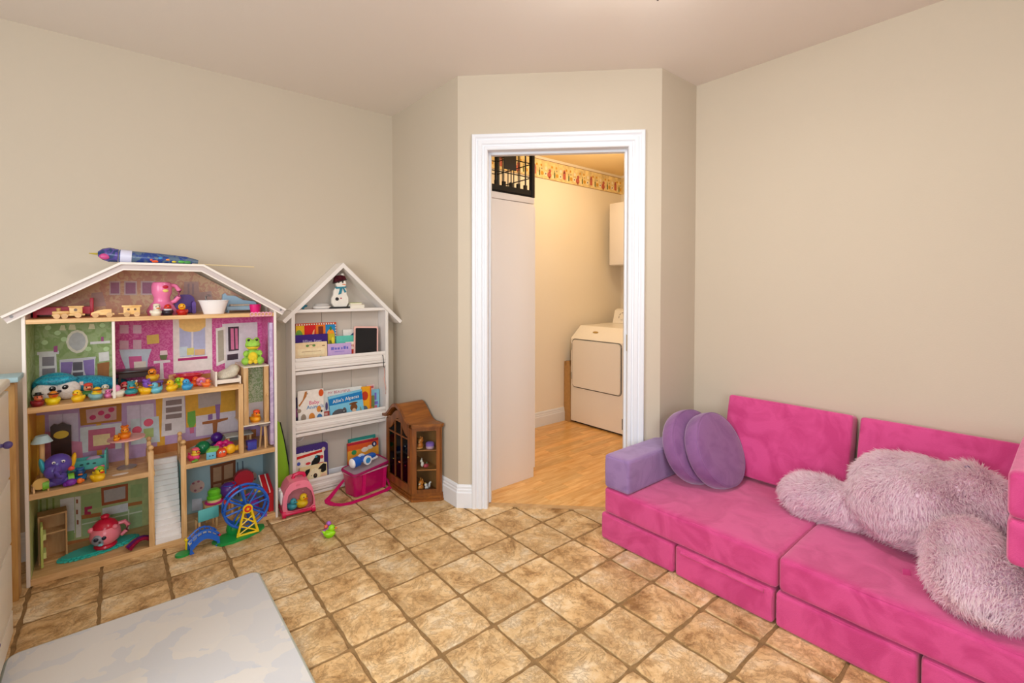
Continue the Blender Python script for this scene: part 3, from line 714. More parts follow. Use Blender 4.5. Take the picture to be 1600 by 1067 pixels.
# gable posts / newels and banisters beside the staircase
for x in (-.492, -.366):
    nw = wput(B().bb(x-.011, x+.011, YF+.002, YF+.024, .029, .478, .002), 'newel_post', M_pinez, dh)
    wput(B().cyl((x, YF+.013, .478), (x, YF+.013, .484), .007).ell((x, YF+.013, .495), .012), 'finial', M_pine, nw)
    bp3 = wput(B().bb(x-.009, x+.009, 1.345, 1.363, .385, .486, .002), 'newel_post', M_pinez, dh)
    wput(B().ell((x, 1.354, .499), .011).cyl((x, 1.354, .484), (x, 1.354, .49), .006), 'finial', M_pine, bp3)
    wput(B().bb(x-.006, x+.006, YF+.024, 1.345, .455, .467).bb(x-.006, x+.006, YF+.024, 1.345, .392, .402), 'banister_rail', M_pine, dh, 30, kind='stuff')
    for k in range(4): wput(B().cyl((x, YF+.05+k*.03, .402), (x, YF+.05+k*.03, .455), .004, n=8), 'baluster', M_pine, dh)
    wput(B().bb(x-.004, x+.004, YF+.024, 1.36, .029, .361), 'stair_wall', mat('teal_panel', '#6fb3b3', .6), dh, 0)
# staircase
M_step = mat('stair_white', '#f3efee', .4, .4)
n_ = 15
for k in range(n_):
    z1 = .029+(.385-.029)*(k+1)/n_; y0 = 1.190+.180*k/n_
    wput(B().bb(-.4795, -.3775, y0, y0+.021, z1-.0245, z1, .0015, 1), 'stair_tread', M_step, dh, 30)
# right-hand post and the lift
wput(B().bb(-.128, -.106, YF+.002, YF+.024, .385, .747, .002), 'post', M_pinez, dh)
wput(B().bb(.023, .040, YF+.012, YF+.05, .40, 1.06, .002), 'lift_track', speckle('lilac_panel', '', '', 1), dh)
lift = wput(B().bb(-.103, .017, 1.188, 1.42, .829, .835).bb(-.108, .021, 1.186, 1.42, .522, .528), 'lift_floor', mat('lift_board', '#e6dccb', .4), dh, 0, kind='stuff')
for x in (-.103, -.006): wput(B().bb(x, x+.022, 1.190, 1.204, .528, .829, .001), 'lift_stile', M_pinez, lift)
wput(B().bb(-.103, -.097, 1.204, 1.42, .528, .829), 'lift_side', M_pinez, lift); wput(B().bb(.011, .017, 1.204, 1.42, .528, .829), 'lift_side', M_pinez, lift)
wput(B().bb(-.097, .011, 1.30, 1.304, .62, .829), 'lift_back', speckle('moss_damask', '#8fa878', '#c6cdb2', 90), lift, 0)
wput(B().bb(-.097, .011, 1.30, 1.304, .528, .62), 'lift_back_panel', mat('lift_panel', '#dcd6da', .5), lift, 0)
wput(B().cyl((.006, 1.190, .677), (.006, 1.178, .677), .0045).ell((.006, 1.175, .677), .007), 'knob', M_pine, lift)
for x, z in ((-.935, 1.129), (.075, 1.129)): wput(B().cyl((x, YF-.011, z), (x, YF-.0085, z), .006, n=10), 'screw', mat('dull_steel', '#8c8a8a', .5, metal=.3), dh)
# ---- printed room pictures on the back panels
FB = frame((0, Yp, 0), (1, 0, 0), (0, 0, 1))
PRN = [0]
def pr(name, h, polys, off=.0006):
    for q in polys:
        PRN[0] += 1; wdecal(dh, name, paint(h), FB, [q], off+PRN[0]*.000011)
wb = 1.462
# attic
for q in ([(-0.632,1.28),(-0.5907,1.281),(-0.5916,1.211),(-0.6328,1.211)], [(-0.5759,1.281),(-0.5258,1.281),(-0.5266,1.21),(-0.5768,1.21)], [(-0.5105,1.282),(-0.4532,1.282),(-0.4541,1.21),(-0.5113,1.21)]):
    pr('printed_frame', '#d8c4c4', [q]); cx = sum(p[0] for p in q)/4; cz = sum(p[1] for p in q)/4
    pr('printed_picture', '#8f86a6' if cx < -.62 else '#b07f9a', [[(cx+(p[0]-cx)*.78, cz+(p[1]-cz)*.78) for p in q]], .0012)
pr('printed_dress', '#c9a8a0', [[(-0.3278,1.28),(-0.2648,1.281),(-0.2598,1.205),(-0.3342,1.205)], [(-0.2943,1.219),(-0.2063,1.229),(-0.1894,1.123),(-0.3068,1.119)], [(-0.6987,1.221),(-0.6589,1.227),(-0.6455,1.158),(-0.7065,1.153)]])
pr('printed_stripe', '#b39a9c', [[(-0.3138,1.27),(-0.3052,1.27),(-0.3059,1.212),(-0.3144,1.212)], [(-0.2938,1.27),(-0.2852,1.27),(-0.2858,1.212),(-0.2944,1.212)]], .0012)
# green bathroom
pr('printed_mirror_rim', '#efe6d4', [[(-0.7511,1.047),(-0.7309,1.037),(-0.7175,1.015),(-0.7132,0.9867),(-0.7205,0.9564),(-0.7367,0.9392),(-0.7549,0.9347),(-0.7726,0.9453),(-0.7857,0.9646),(-0.7919,0.9922),(-0.7849,1.022),(-0.7714,1.039)]])
pr('printed_mirror', '#c9c6c6', [[(-0.7513,1.035),(-0.7356,1.028),(-0.7244,1.009),(-0.7224,0.9873),(-0.7272,0.9661),(-0.7388,0.9517),(-0.7547,0.9469),(-0.768,0.9571),(-0.7789,0.9731),(-0.7831,0.9916),(-0.7784,1.012),(-0.7671,1.03)]], .0012)
pr('printed_shelf_unit', '#e6e2e4', [[(-0.8888,0.9521),(-0.8165,0.952),(-0.8167,0.937),(-0.8254,0.9378),(-0.8229,0.7966),(-0.8827,0.7895),(-0.8828,0.9369),(-0.889,0.9374)]])
pr('printed_shelf_opening', '#8f8790', [[(-0.8724,0.9271),(-0.832,0.9264),(-0.8326,0.8846),(-0.873,0.8858)], [(-0.8732,0.874),(-0.8306,0.8724),(-0.8311,0.8306),(-0.8737,0.8327)]], .0012)
pr('printed_vanity', '#ded9df', [[(-0.8149,0.9098),(-0.6863,0.9132),(-0.6888,0.8978),(-0.6927,0.7737),(-0.8145,0.7775)]])
pr('printed_curtain', '#9a7fc0', [[(-0.8107,0.8974),(-0.7688,0.8963),(-0.7739,0.8512),(-0.7882,0.774),(-0.8124,0.7742)], [(-0.7327,0.8989),(-0.6935,0.9014),(-0.6927,0.7737),(-0.7113,0.773),(-0.7288,0.8462)]], .0012)
pr('printed_shelf_opening', '#6e6670', [[(-0.7688,0.8933),(-0.735,0.893),(-0.7355,0.8531),(-0.7694,0.8537)], [(-0.7695,0.8446),(-0.7334,0.8436),(-0.734,0.7914),(-0.7702,0.7898)]], .0014)
pr('printed_basket', '#a86a3c', [[(-0.6821,0.8785),(-0.6369,0.8834),(-0.6405,0.7827),(-0.681,0.7784)]]); pr('printed_towel', '#ece6e2', [[(-0.6767,0.931),(-0.6386,0.9341),(-0.6368,0.8897),(-0.6749,0.8871)]])
pr('printed_lamp', '#e9dfb8', [[(-0.8084,1.071),(-0.7953,1.071),(-0.7912,1.046),(-0.8131,1.048)], [(-0.7776,1.073),(-0.7598,1.072),(-0.7556,1.048),(-0.7824,1.049)], [(-0.7075,1.073),(-0.6913,1.072),(-0.687,1.047),(-0.7124,1.048)]])
pr('printed_shelf', '#e8e2e0', [[(-0.7063,0.9862),(-0.6332,0.9873),(-0.6333,0.9747),(-0.7065,0.9738)]]); pr('printed_bottle', '#b0588c', [[(-0.6663,1.008),(-0.6568,1.008),(-0.6571,0.9858),(-0.6666,0.9865)], [(-0.8335,0.9743),(-0.8205,0.9763),(-0.8209,0.9464),(-0.8339,0.9475)]])
pr('printed_dot', '#c6dba4', [circ(x, z, .011) for x, z in [(-0.8516,1.062),(-0.7137,0.9527),(-0.6609,1.064),(-0.7984,1.005),(-0.8631,0.9943),(-0.6481,0.9475),(-0.8198,1.036)]])
# pink bedroom
pr('printed_headboard', '#c7d6e6', [[(-0.5997,0.9404),(-0.4704,0.9332),(-0.4867,0.8786),(-0.49,0.8198),(-0.5666,0.8154),(-0.5905,0.8949)]]); pr('printed_cushion', '#d7679f', [[(-0.5631,0.902),(-0.5123,0.9007),(-0.5079,0.8381),(-0.5588,0.8371)]], .0012)
pr('printed_pillow', '#efe4d8', [[(-0.5433,0.8743),(-0.4946,0.8728),(-0.4925,0.8266),(-0.5413,0.8255)]], .0018)
pr('printed_frame', '#dcb6c8', [[(-0.5958,1.061),(-0.5612,1.06),(-0.5617,1.018),(-0.5963,1.02)], [(-0.5436,1.059),(-0.5105,1.057),(-0.511,1.015),(-0.5441,1.017)], [(-0.5968,0.9848),(-0.5621,0.9824),(-0.5626,0.9406),(-0.5973,0.9434)], [(-0.5445,0.9844),(-0.5114,0.9822),(-0.5119,0.9365),(-0.545,0.9392)]])
pr('printed_sun', '#e9c76a', [[(-0.4905,1.004),(-0.4404,1.007),(-0.4383,0.9606),(-0.4884,0.9576)]]); pr('printed_side_table', '#e9e2e6', [[(-0.4632,0.8698),(-0.3933,0.8698),(-0.3935,0.8563),(-0.4234,0.8559),(-0.4215,0.7787),(-0.4054,0.7633),(-0.4485,0.762),(-0.4376,0.7806),(-0.4368,0.8572),(-0.4634,0.8566)]])
pr('printed_flowers', '#6f7a52', [[(-0.439,0.9007),(-0.4039,0.901),(-0.4097,0.8713),(-0.4339,0.8736)]]); pr('printed_blossom', '#efd9dd', [[(-0.4361,0.9205),(-0.4064,0.9214),(-0.4039,0.8976),(-0.4363,0.8972)]], .0012)
pr('printed_window_surround', '#efe6e2', [[(-0.3799,1.098),(-0.2047,1.092),(-0.2047,0.7988),(-0.3804,0.7975)]]); pr('printed_window', '#b9bddd', [[(-0.3524,1.077),(-0.2377,1.072),(-0.2367,0.8794),(-0.3518,0.8794)]], .0012)
pr('printed_valance', '#efc67a', [[(-0.3551,1.087),(-0.2346,1.086),(-0.2351,1.037),(-0.2618,1.014),(-0.2966,1.009),(-0.3306,1.018),(-0.3528,1.039)]], .0018)
pr('printed_window_bar', '#e8e0e4', [[(-0.2994,1.012),(-0.2908,1.012),(-0.2922,0.8809),(-0.3008,0.8817)]], .0018)
pr('printed_window_sill', '#b52a72', [[(-0.3602,0.8734),(-0.2278,0.8751),(-0.228,0.8611),(-0.3603,0.8598)]], .0018); pr('printed_cushion', '#c9d8e2', [[(-0.354,0.934),(-0.3173,0.9346),(-0.3179,0.8832),(-0.3517,0.8828)]], .002)
pr('printed_cushion', '#dcd17c', [[(-0.3203,0.9246),(-0.2888,0.9255),(-0.2892,0.8875),(-0.3207,0.8869)]], .0024); pr('printed_cushion', '#e0b98a', [[(-0.286,0.9149),(-0.2393,0.9146),(-0.2396,0.8832),(-0.2864,0.8838)]], .002)
pr('printed_wardrobe', '#e4dee2', [[(-0.1566,1.047),(0.0197,1.05),(0.0208,0.8006),(-0.1437,0.7886)]]); pr('printed_wardrobe_opening', '#4a3a44', [[(-0.1289,1.028),(-0.0753,1.029),(-0.0765,0.8943),(-0.1271,0.8912)], [(-0.1335,0.8738),(-0.0799,0.8764),(-0.0802,0.8436),(-0.1338,0.8415)]], .0012)
pr('printed_clothes', '#d9799f', [[(-0.1165,1.02),(-0.1008,1.019),(-0.0988,0.8997),(-0.1145,0.901)], [(-0.0945,1.019),(-0.0817,1.018),(-0.0797,0.9018),(-0.0924,0.9028)]], .0018)
pr('printed_wardrobe_door', '#efe8e2', [[(-0.1873,1.024),(-0.1413,1.032),(-0.1402,0.8313),(-0.1864,0.8146)]], .002); pr('printed_door_mirror', '#b3aa98', [[(-0.1784,1.009),(-0.1507,1.015),(-0.1493,0.8466),(-0.1771,0.835)]], .0026)
pr('printed_floor_strip', '#c98a52', [[(-0.6166,0.7638),(0.0174,0.7897),(0.0172,0.7637),(-0.6169,0.7384)]])
# living room
pr('printed_wall_stripe', '#dca63a', [[(-0.6896,0.6546),(-0.6708,0.6516),(-0.6697,0.3521),(-0.6886,0.3567)], [(-0.4572,0.7),(-0.4224,0.7018),(-0.4203,0.4089),(-0.4525,0.4091)], [(-0.3314,0.6788),(-0.0687,0.7001),(-0.0708,0.4806),(-0.3277,0.4993)], [(-0.9176,0.6625),(-0.8676,0.6599),(-0.8673,0.3708),(-0.9175,0.3747)]])
pr('printed_window', '#cfc6da', [[(-0.8549,0.6577),(-0.754,0.6498),(-0.7535,0.5114),(-0.8524,0.5258)], [(-0.5735,0.6551),(-0.4657,0.6514),(-0.4644,0.5316),(-0.5723,0.5451)]])
pr('printed_window_bar', '#b9b0c4', [[(-0.8095,0.6561),(-0.8052,0.6553),(-0.8047,0.5219),(-0.8091,0.5228)], [(-0.5229,0.6537),(-0.5178,0.6529),(-0.5166,0.538),(-0.5217,0.5389)]], .0012)
pr('printed_picture_frame', '#b0782e', [[(-0.7492,0.6705),(-0.5932,0.671),(-0.5942,0.5814),(-0.7458,0.5868)]]); pr('printed_floral_picture', '#c9a2a0', [[(-0.7266,0.6607),(-0.6129,0.6613),(-0.6137,0.5944),(-0.7228,0.595)]], .0012)
pr('printed_blossom', '#c03a68', [circ(x, z, .012) for x, z in [(-0.7017,0.6192),(-0.6709,0.6359),(-0.6474,0.6162),(-0.6326,0.6454)]], .0018)
pr('printed_fireplace', '#d3dade', [[(-0.7482,0.578),(-0.5943,0.5749),(-0.5959,0.4467),(-0.6204,0.4456),(-0.6191,0.5539),(-0.7186,0.5601),(-0.72,0.4547),(-0.7475,0.4546)]]); pr('printed_firebox', '#c46a86', [[(-0.7186,0.5601),(-0.6191,0.5571),(-0.6204,0.4519),(-0.7199,0.4578)]])
pr('printed_flower_basket', '#e6d3a0', [[(-0.7028,0.5321),(-0.6388,0.529),(-0.6395,0.4751),(-0.7011,0.4787)]], .0012)
pr('printed_armchair', '#d68aa6', [[(-0.8687,0.5798),(-0.8128,0.578),(-0.809,0.5289),(-0.7422,0.509),(-0.7388,0.4217),(-0.8706,0.4343)]]); pr('printed_cushion', '#bfd08c', [[(-0.8308,0.5273),(-0.7781,0.5256),(-0.7785,0.4951),(-0.8269,0.4964)]], .0012)
pr('printed_sofa', '#c4d3da', [[(-0.5593,0.5848),(-0.4452,0.5815),(-0.4414,0.4469),(-0.5583,0.4548)]]); pr('printed_blossom', '#e0607c', [circ(x, z, .02) for x, z in [(-0.4878,0.5557),(-0.5347,0.525)]], .0012); pr('printed_cushion', '#a9c07c', [[(-0.509,0.5267),(-0.4671,0.5254),(-0.4677,0.479),(-0.5043,0.4797)]], .0016)
pr('printed_dresser', '#dcd6d8', [[(-0.4281,0.6724),(-0.3343,0.6723),(-0.3308,0.4724),(-0.4357,0.4726)]]); pr('printed_shelf_opening', '#8a7a78', [[(-0.4148,0.657),(-0.3458,0.6569),(-0.346,0.6295),(-0.4151,0.6301)], [(-0.4152,0.6201),(-0.3462,0.6193),(-0.3465,0.5919),(-0.4155,0.5932)], [(-0.4156,0.5831),(-0.3466,0.5817),(-0.3468,0.5577),(-0.4159,0.5596)], [(-0.4188,0.5366),(-0.3916,0.535),(-0.392,0.4978),(-0.4192,0.4996)]], .0012)
pr('printed_plant', '#6fae4a', [[(-0.3211,0.5809),(-0.2866,0.5856),(-0.2844,0.5191),(-0.2962,0.4934),(-0.3134,0.4967),(-0.3217,0.5258)]]); pr('printed_vase', '#c86a8c', [[(-0.3134,0.4967),(-0.2933,0.4964),(-0.2936,0.4651),(-0.3109,0.465)]], .0012)
pr('printed_wainscot', '#d9d0da', [[(-0.284,0.5538),(-0.0701,0.5538),(-0.0712,0.4366),(-0.2852,0.4426)]]); pr('printed_picture', '#b6aaa6', [[(-0.2739,0.6846),(-0.1662,0.6911),(-0.1672,0.5982),(-0.272,0.5936)]], .0012)
pr('printed_table', '#a8683a', [[(-0.2552,0.5173),(-0.1338,0.5208),(-0.1339,0.51),(-0.1834,0.5009),(-0.1903,0.4237),(-0.1659,0.4116),(-0.2206,0.4155),(-0.2054,0.4267),(-0.2077,0.5017),(-0.2553,0.5033)]], .0016)
pr('printed_rug', '#9db0b4', [[(-0.3146,0.3862),(-0.2145,0.4214),(-0.0649,0.4207),(-0.0655,0.3546),(-0.185,0.344)]], .0012); pr('printed_floor_strip', '#b3713c', [[(-0.4998,0.426),(0.0075,0.4291),(0.007,0.3768),(-0.5003,0.3766)]])
pr('printed_bouquet', '#8f6aa4', [[(-0.2282,0.5513),(-0.2071,0.5548),(-0.2075,0.523),(-0.2284,0.5231)], [(-0.1946,0.6025),(-0.1702,0.6023),(-0.1741,0.5171),(-0.1893,0.5198)]], .002)
# kitchen
pr('printed_stripe', '#8f9f4c', [[(-0.9106,0.2726),(-0.9044,0.2708),(-0.9058,0.0101),(-0.9121,0.0124)], [(-0.8897,0.2725),(-0.8834,0.2707),(-0.8849,0.0025),(-0.8912,0.0048)], [(-0.8686,0.2695),(-0.8623,0.2677),(-0.8638,-0.0052),(-0.8702,-0.0029)], [(-0.8473,0.2664),(-0.8408,0.2646),(-0.842,0.0172),(-0.8484,0.0195)]])
pr('printed_door', '#e2dfda', [[(-0.8214,0.2531),(-0.7727,0.2515),(-0.7727,0.079),(-0.8215,0.0829)]]); pr('printed_door_panel', '#93b070', [[(-0.8213,0.0951),(-0.7748,0.092),(-0.7753,0.049),(-0.8219,0.0526)]], .0012)
pr('printed_shelf_unit', '#e4ded0', [[(-0.7705,0.2508),(-0.7501,0.2482),(-0.7504,0.0529),(-0.7685,0.0529)]]); pr('printed_jar', '#a05a3c', [[(-0.7661,0.2373),(-0.7594,0.2354),(-0.7596,0.2169),(-0.7664,0.2189)], [(-0.7668,0.1881),(-0.76,0.1861),(-0.7603,0.1646),(-0.767,0.1666)], [(-0.7651,0.1383),(-0.7584,0.1361),(-0.7587,0.1146),(-0.7654,0.1167)]], .0012)
pr('printed_wall_unit', '#9fb477', [[(-0.7478,0.2506),(-0.6781,0.2501),(-0.6767,0.1738),(-0.7465,0.179)], [(-0.5633,0.2511),(-0.5174,0.2488),(-0.5181,0.183),(-0.564,0.1862)]]); pr('printed_picture_frame', '#a8552c', [[(-0.6755,0.2683),(-0.5732,0.2635),(-0.5742,0.176),(-0.6743,0.1794)]], .0012)
pr('printed_picture', '#b6aaa4', [[(-0.6662,0.2531),(-0.5833,0.2532),(-0.584,0.1918),(-0.6646,0.1925)]], .0018); pr('printed_counter', '#b9743c', [[(-0.749,0.1549),(-0.677,0.1486),(-0.6773,0.1297),(-0.747,0.1357)], [(-0.5744,0.1631),(-0.5184,0.16),(-0.5186,0.1436),(-0.5746,0.1469)]], .0012)
pr('printed_sink', '#dedee2', [[(-0.6721,0.1661),(-0.5743,0.1663),(-0.5748,0.1242),(-0.6725,0.1283)]], .0018); pr('printed_mixer', '#b83058', [[(-0.7371,0.1917),(-0.7094,0.1898),(-0.7096,0.1773),(-0.7258,0.1759),(-0.726,0.1666),(-0.7144,0.1631),(-0.7146,0.1506),(-0.7376,0.1545)]], .0018)
pr('printed_cupboard', '#a3bb88', [[(-0.747,0.1357),(-0.5187,0.1337),(-0.5199,0.0284),(-0.7458,0.0514)]]); pr('printed_drawer_line', '#dbe3c8', [[(-0.7473,0.114),(-0.519,0.1107),(-0.5191,0.1041),(-0.7474,0.1079)], [(-0.682,0.1312),(-0.6773,0.1297),(-0.6783,0.0446),(-0.683,0.0461)], [(-0.5747,0.1339),(-0.5697,0.1324),(-0.5709,0.0318),(-0.5759,0.0334)]], .0012)
pr('printed_floor_strip', '#c07c48', [[(-0.8459,0.0488),(-0.52,0.0218),(-0.5205,-0.0177),(-0.8463,0.0127)]])
# conservatory
pr('printed_garden_door', '#7a4526', [[(-0.2221,0.2669),(-0.0984,0.2739),(-0.1003,0.0657),(-0.2179,0.0809)]]); pr('printed_pane', '#b08a6a', [[(-0.2072,0.2527),(-0.1675,0.2539),(-0.1682,0.1749),(-0.2079,0.1744)], [(-0.1551,0.2545),(-0.1112,0.2586),(-0.112,0.1785),(-0.1559,0.1753)], [(-0.2081,0.1602),(-0.1684,0.1605),(-0.169,0.0958),(-0.2087,0.0962)], [(-0.156,0.1609),(-0.1121,0.164),(-0.1128,0.0948),(-0.1567,0.096)]], .0012)
pr('printed_topiary', '#d4b3a8', [circ(x, z, .034) for x, z in [(-0.2822,0.1694),(-0.0249,0.1527)]]); pr('printed_blossom', '#b06a78', [circ(x, z, .006) for x, z in [(-0.2994,0.1914),(-0.2761,0.1958),(-0.2648,0.1577),(-0.2912,0.1508),(-0.0444,0.1725),(-0.0147,0.1799),(-0.0018,0.1393),(-0.035,0.1292)]], .0012)
pr('printed_planter', '#cfd2de', [[(-0.3061,0.1061),(-0.2624,0.1007),(-0.2631,0.0374),(-0.3068,0.0435)], [(-0.0421,0.0754),(0.0043,0.0739),(0.0036,-0.001),(-0.0428,0.0012)]]); pr('printed_ladder', '#5a6c7c', [[(-0.0921,0.2578),(-0.0857,0.2563),(-0.0812,0.0603),(-0.0876,0.0621)], [(-0.0664,0.2591),(-0.0599,0.2576),(-0.0553,0.0605),(-0.0618,0.0623)]])
pr('printed_floor_strip', '#b3713c', [[(-0.307,0.0192),(0.089,-0.0066),(0.0885,-0.064),(-0.3076,-0.04)]])
# window strips printed on the left side wall
FS = frame((X0+.0137, 0, 0), (0, -1, 0), (0, 0, 1))
for z0, z1 in ((.88, 1.04), (.42, .66), (.06, .30)): wdecal(dh, 'printed_window', paint('#e9e3dd'), FS, [rect(-1.27, z0, -1.235, z1)])
FR = frame((X9-.0137, 0, 0), (0, 1, 0), (0, 0, 1))
wdecal(dh, 'printed_window', paint('#dcd6e6'), FR, [rect(1.24, .18, 1.30, .34), rect(1.25, .82, 1.29, 1.05)])

# ================================================================ TOYS: rubber ducks
DM = {}
def duck_meshes():
    b = B(); b.ell((0, 0, .015), (.028, .021, .016)).ell((-.004, .018, .018), (.015, .006, .009), (0, .25, 0), 10, 6).ell((-.004, -.018, .018), (.015, .006, .009), (0, .25, 0), 10, 6)
    b.cyl((-.020, 0, .018), (-.033, 0, .030), .010, .002, 10).cyl((0, 0, 0), (0, 0, .006), .017, .022, 16)
    yield 'body', b
    yield 'head', B().ell((.010, 0, .039), (.0155, .015, .0155))
    yield 'beak', B().ell((.026, 0, .0365), (.009, .0085, .0032), u=12, v=6)
    yield 'eye', B().ell((.0222, .0068, .0430), (.0026, .0022, .0034), u=8, v=6)
    yield 'eye', B().ell((.0222, -.0068, .0430), (.0026, .0022, .0034), u=8, v=6)
def get_duck():
    if not DM:
        for i, (n, b) in enumerate(duck_meshes()):
            o = b.obj(n, plastic('#f2c21c')); DM[i] = (n, o.data); bpy.data.objects.remove(o)
        for n, b in (('cap', B().ell((.008, 0, .051), (.0145, .0145, .0075)).ell((.014, 0, .049), (.016, .013, .0022), u=12, v=6)),
                     ('flat_hat', B().lathe([(0, .050), (.017, .050), (.017, .0525), (.011, .053), (.010, .061), (0, .062)], (.008, 0, 0), 14)),
                     ('hair_tuft', B().ell((.006, 0, .053), (.010, .013, .007)).ell((.006, .009, .056), .006, u=8, v=6).ell((.004, -.008, .056), .0065, u=8, v=6)),
                     ('bow', B().ell((.008, .010, .054), (.005, .009, .006), u=10, v=6).ell((.008, -.010, .054), (.005, .009, .006), u=10, v=6)),
                     ('goggles', B().tube([(.010+.0165*math.cos(a*PI/8), .016*math.sin(a*PI/8), .044) for a in range(16)], .003, 6, True)),
                     ('scarf', B().tube([(.008+.0135*math.cos(a*PI/8), .013*math.sin(a*PI/8), .0285) for a in range(16)], .0045, 6, True)),
                     ('vest', B().ell((.006, 0, .017), (.0235, .0222, .0145)))):
            o = b.obj(n, plastic('#f2c21c')); DM[n] = (n, o.data); bpy.data.objects.remove(o)
    return DM
DG = 'rubber ducks lined up in the dollhouse'
def duck(label, at, rz=-105, body='#f2c21c', head=None, beak='#ef7a1e', s=1.0, extra=(), group=DG, tilt=0):
    """extra: (piece, colour) pairs worn by the duck"""
    D = get_duck(); t = thing('rubber_duck', label, 'rubber duck', at, group=group, rot=(0, math.radians(tilt), math.radians(rz))); t.scale = (s, s, s)
    for i in range(5):
        n, me = D[i]; c = {0: body, 1: head or body, 2: beak}.get(i, '#1a1a1a'); o = link(n, me, t)
        o.material_slots[0].link = 'OBJECT'; o.material_slots[0].material = plastic(c)
    for n, c in extra:
        o = link(n, D[n][1], t); o.material_slots[0].link = 'OBJECT'; o.material_slots[0].material = plastic(c)
    return t
f2, f1, fa, fb = .747, .385, 1.114, .029
Yl = '#f4c81e'
duck('dark red rubber duck with a black hat, leftmost on the upper floor', (-.868, 1.215, f2), -70, '#8e1f2a', '#d8704a', '#f0a07a', .95, [('flat_hat', '#1d1715')])
duck('yellow rubber duck with an orange-red face in front of the blue sequin plush', (-.822, 1.222, f2), -75, '#f2dc18', '#e58a24', '#d83a22', 1.08, [('goggles', '#5a3018')])
duck('plain yellow rubber duck right of the sequin plush', (-.742, 1.218, f2), -110, Yl, s=1.0)
duck('brown-faced rubber duck with a red hat and green vest behind the yellow ones', (-.712, 1.300, f2), -80, '#c8824a', '#e0a074', '#c4472a', 1.15, [('cap', '#d8412c'), ('vest', '#3d7a3a')])
duck('yellow and blue rubber duck with goggles, left of the pink ducks', (-.683, 1.222, f2), -65, '#7fb0b8', '#f0b91e', '#ef8a1e', 1.05, [('goggles', '#6a4a20'), ('scarf', '#e2d23a')])
duck('cream rubber duck with a green base behind the goggled duck', (-.652, 1.312, f2), -90, '#efe6d2', s=.95, beak='#d8b070')
duck('small bright pink rubber duck, left of the white and pink one', (-.641, 1.235, f2), -95, '#ee86c0', s=.72, beak='#e86aa8')
duck('white rubber duck with a pink head in front of the divider', (-.606, 1.226, f2), -130, '#f1ead8', '#ee93c6', '#e66fae', 1.05)
duck('red rubber duck with a pale face behind the pink-headed duck', (-.582, 1.300, f2), -90, '#c22436', '#d84a50', '#f2cdb8', 1.05)
duck('teal rubber duck with a red base and orange beak, standing upright', (-.560, 1.224, f2), -85, '#c52040', '#2a8f97', '#ef6f1e', 1.12, [('vest', '#2a8f97'), ('hair_tuft', '#247f8c')])
duck('white and yellow rubber duck with a pointed hat behind the teal one', (-.548, 1.300, f2), -80, '#e9d9bb', '#f0c63a', '#ee9a2e', .95, [('hair_tuft', '#efe9dd')])
duck('yellow rubber duck with a purple hood, right of the teal duck', (-.507, 1.226, f2), -55, '#f1be1c', '#7a4cb4', '#ef8a2a', 1.15, [('hair_tuft', '#7a4cb4')])
duck('pale blue rubber duck in the middle of the upper row', (-.466, 1.218, f2), -140, '#6fc0d6', s=.95, beak='#5fb2cc')
duck('plain yellow rubber duck right of the pale blue one', (-.406, 1.226, f2), -130, Yl, s=1.02)
duck('lime green rubber duck behind the yellow duck and the bright blue one', (-.372, 1.305, f2), -100, '#9bd122', s=.95, beak='#8cc01e')
duck('yellow rubber duck half hidden behind the bright blue duck', (-.352, 1.300, f2), -150, '#f3cf22', s=.9)
duck('bright blue rubber duck near the right end of the row', (-.345, 1.214, f2), -120, '#3fa4dd', s=1.0, beak='#2d8ac4')
duck('orange rubber duck left of the pink ring toy', (-.300, 1.290, f2), -110, '#f2601e', s=.9, beak='#d84a18')
duck('small orange rubber duck lying beside the doll bed', (-.262, 1.236, f2), -30, '#f5813c', s=.72, beak='#e2652a')
duck('yellow rubber duck with an orange head before the dark doll table', (-.475, 1.318, .790), -100, '#e9b62a', '#e88a1e', '#3a2418', 1.15)
duck('blue rubber duck with a dark mask on the middle shelf by the cradle', (-.742, 1.246, f1), -85, '#1f6ea6', '#20558e', '#ef7f2a', 1.05, [('goggles', '#173f74'), ('hair_tuft', '#1f5a92')])
duck('yellow rubber duck with a green and pink hat in front of the cradle', (-.680, 1.208, f1), -60, Yl, '#f0d21e', '#d8332a', 1.12, [('cap', '#7fbf3a'), ('bow', '#e86a8c')])
duck('pink and yellow rubber duck beside the right newel post', (-.318, 1.236, f1), -55, '#e8447a', '#f0c43c', '#c92a3a', 1.1, [('cap', '#e8607c'), ('scarf', '#f0cf48')])
duck('orange rubber duck riding in the dollhouse lift', (-.040, 1.235, .5285), -75, '#f2a41c', '#f07a1e', '#f3c030', 1.15, [('cap', '#ef5a3a')])
duck('white rubber duck at the front of the attic shelf', (-.463, 1.222, fa), -75, '#efe8d6', s=1.0, beak='#ef8a3a', extra=[('cap', '#e8e2c8')])
duck('black and red rubber duck in the middle of the attic trio', (-.418, 1.228, fa), -90, '#2c2430', '#d8301c', '#c92818', 1.0, [('scarf', '#dfe0ea')])
duck('yellow-headed rubber duck with a red body at the right of the attic trio', (-.360, 1.225, fa), -100, '#c2261e', '#f2b01e', '#ef7a1e', 1.05)
duck('lime green rubber duck with purple balls, alone on the floor tiles', (.200, .802, 0), -20, '#9be01c', s=1.05, beak='#ef8a2a', group='toys on the tile floor')
tb = thing('toy_flower', 'small purple and pink flower toy behind the green duck', 'toy', (.205, .850, 0))
B().ell((0, 0, .015), .013, u=10, v=8).ell((-.022, -.02, .014), .012, u=10, v=8).ell((.012, .012, .036), .013, u=10, v=8).obj('petals', plastic('#b06ad2'), tb); B().ell((-.008, -.006, .034), .01, u=10, v=8).obj('centre', plastic('#ee6a54'), tb)


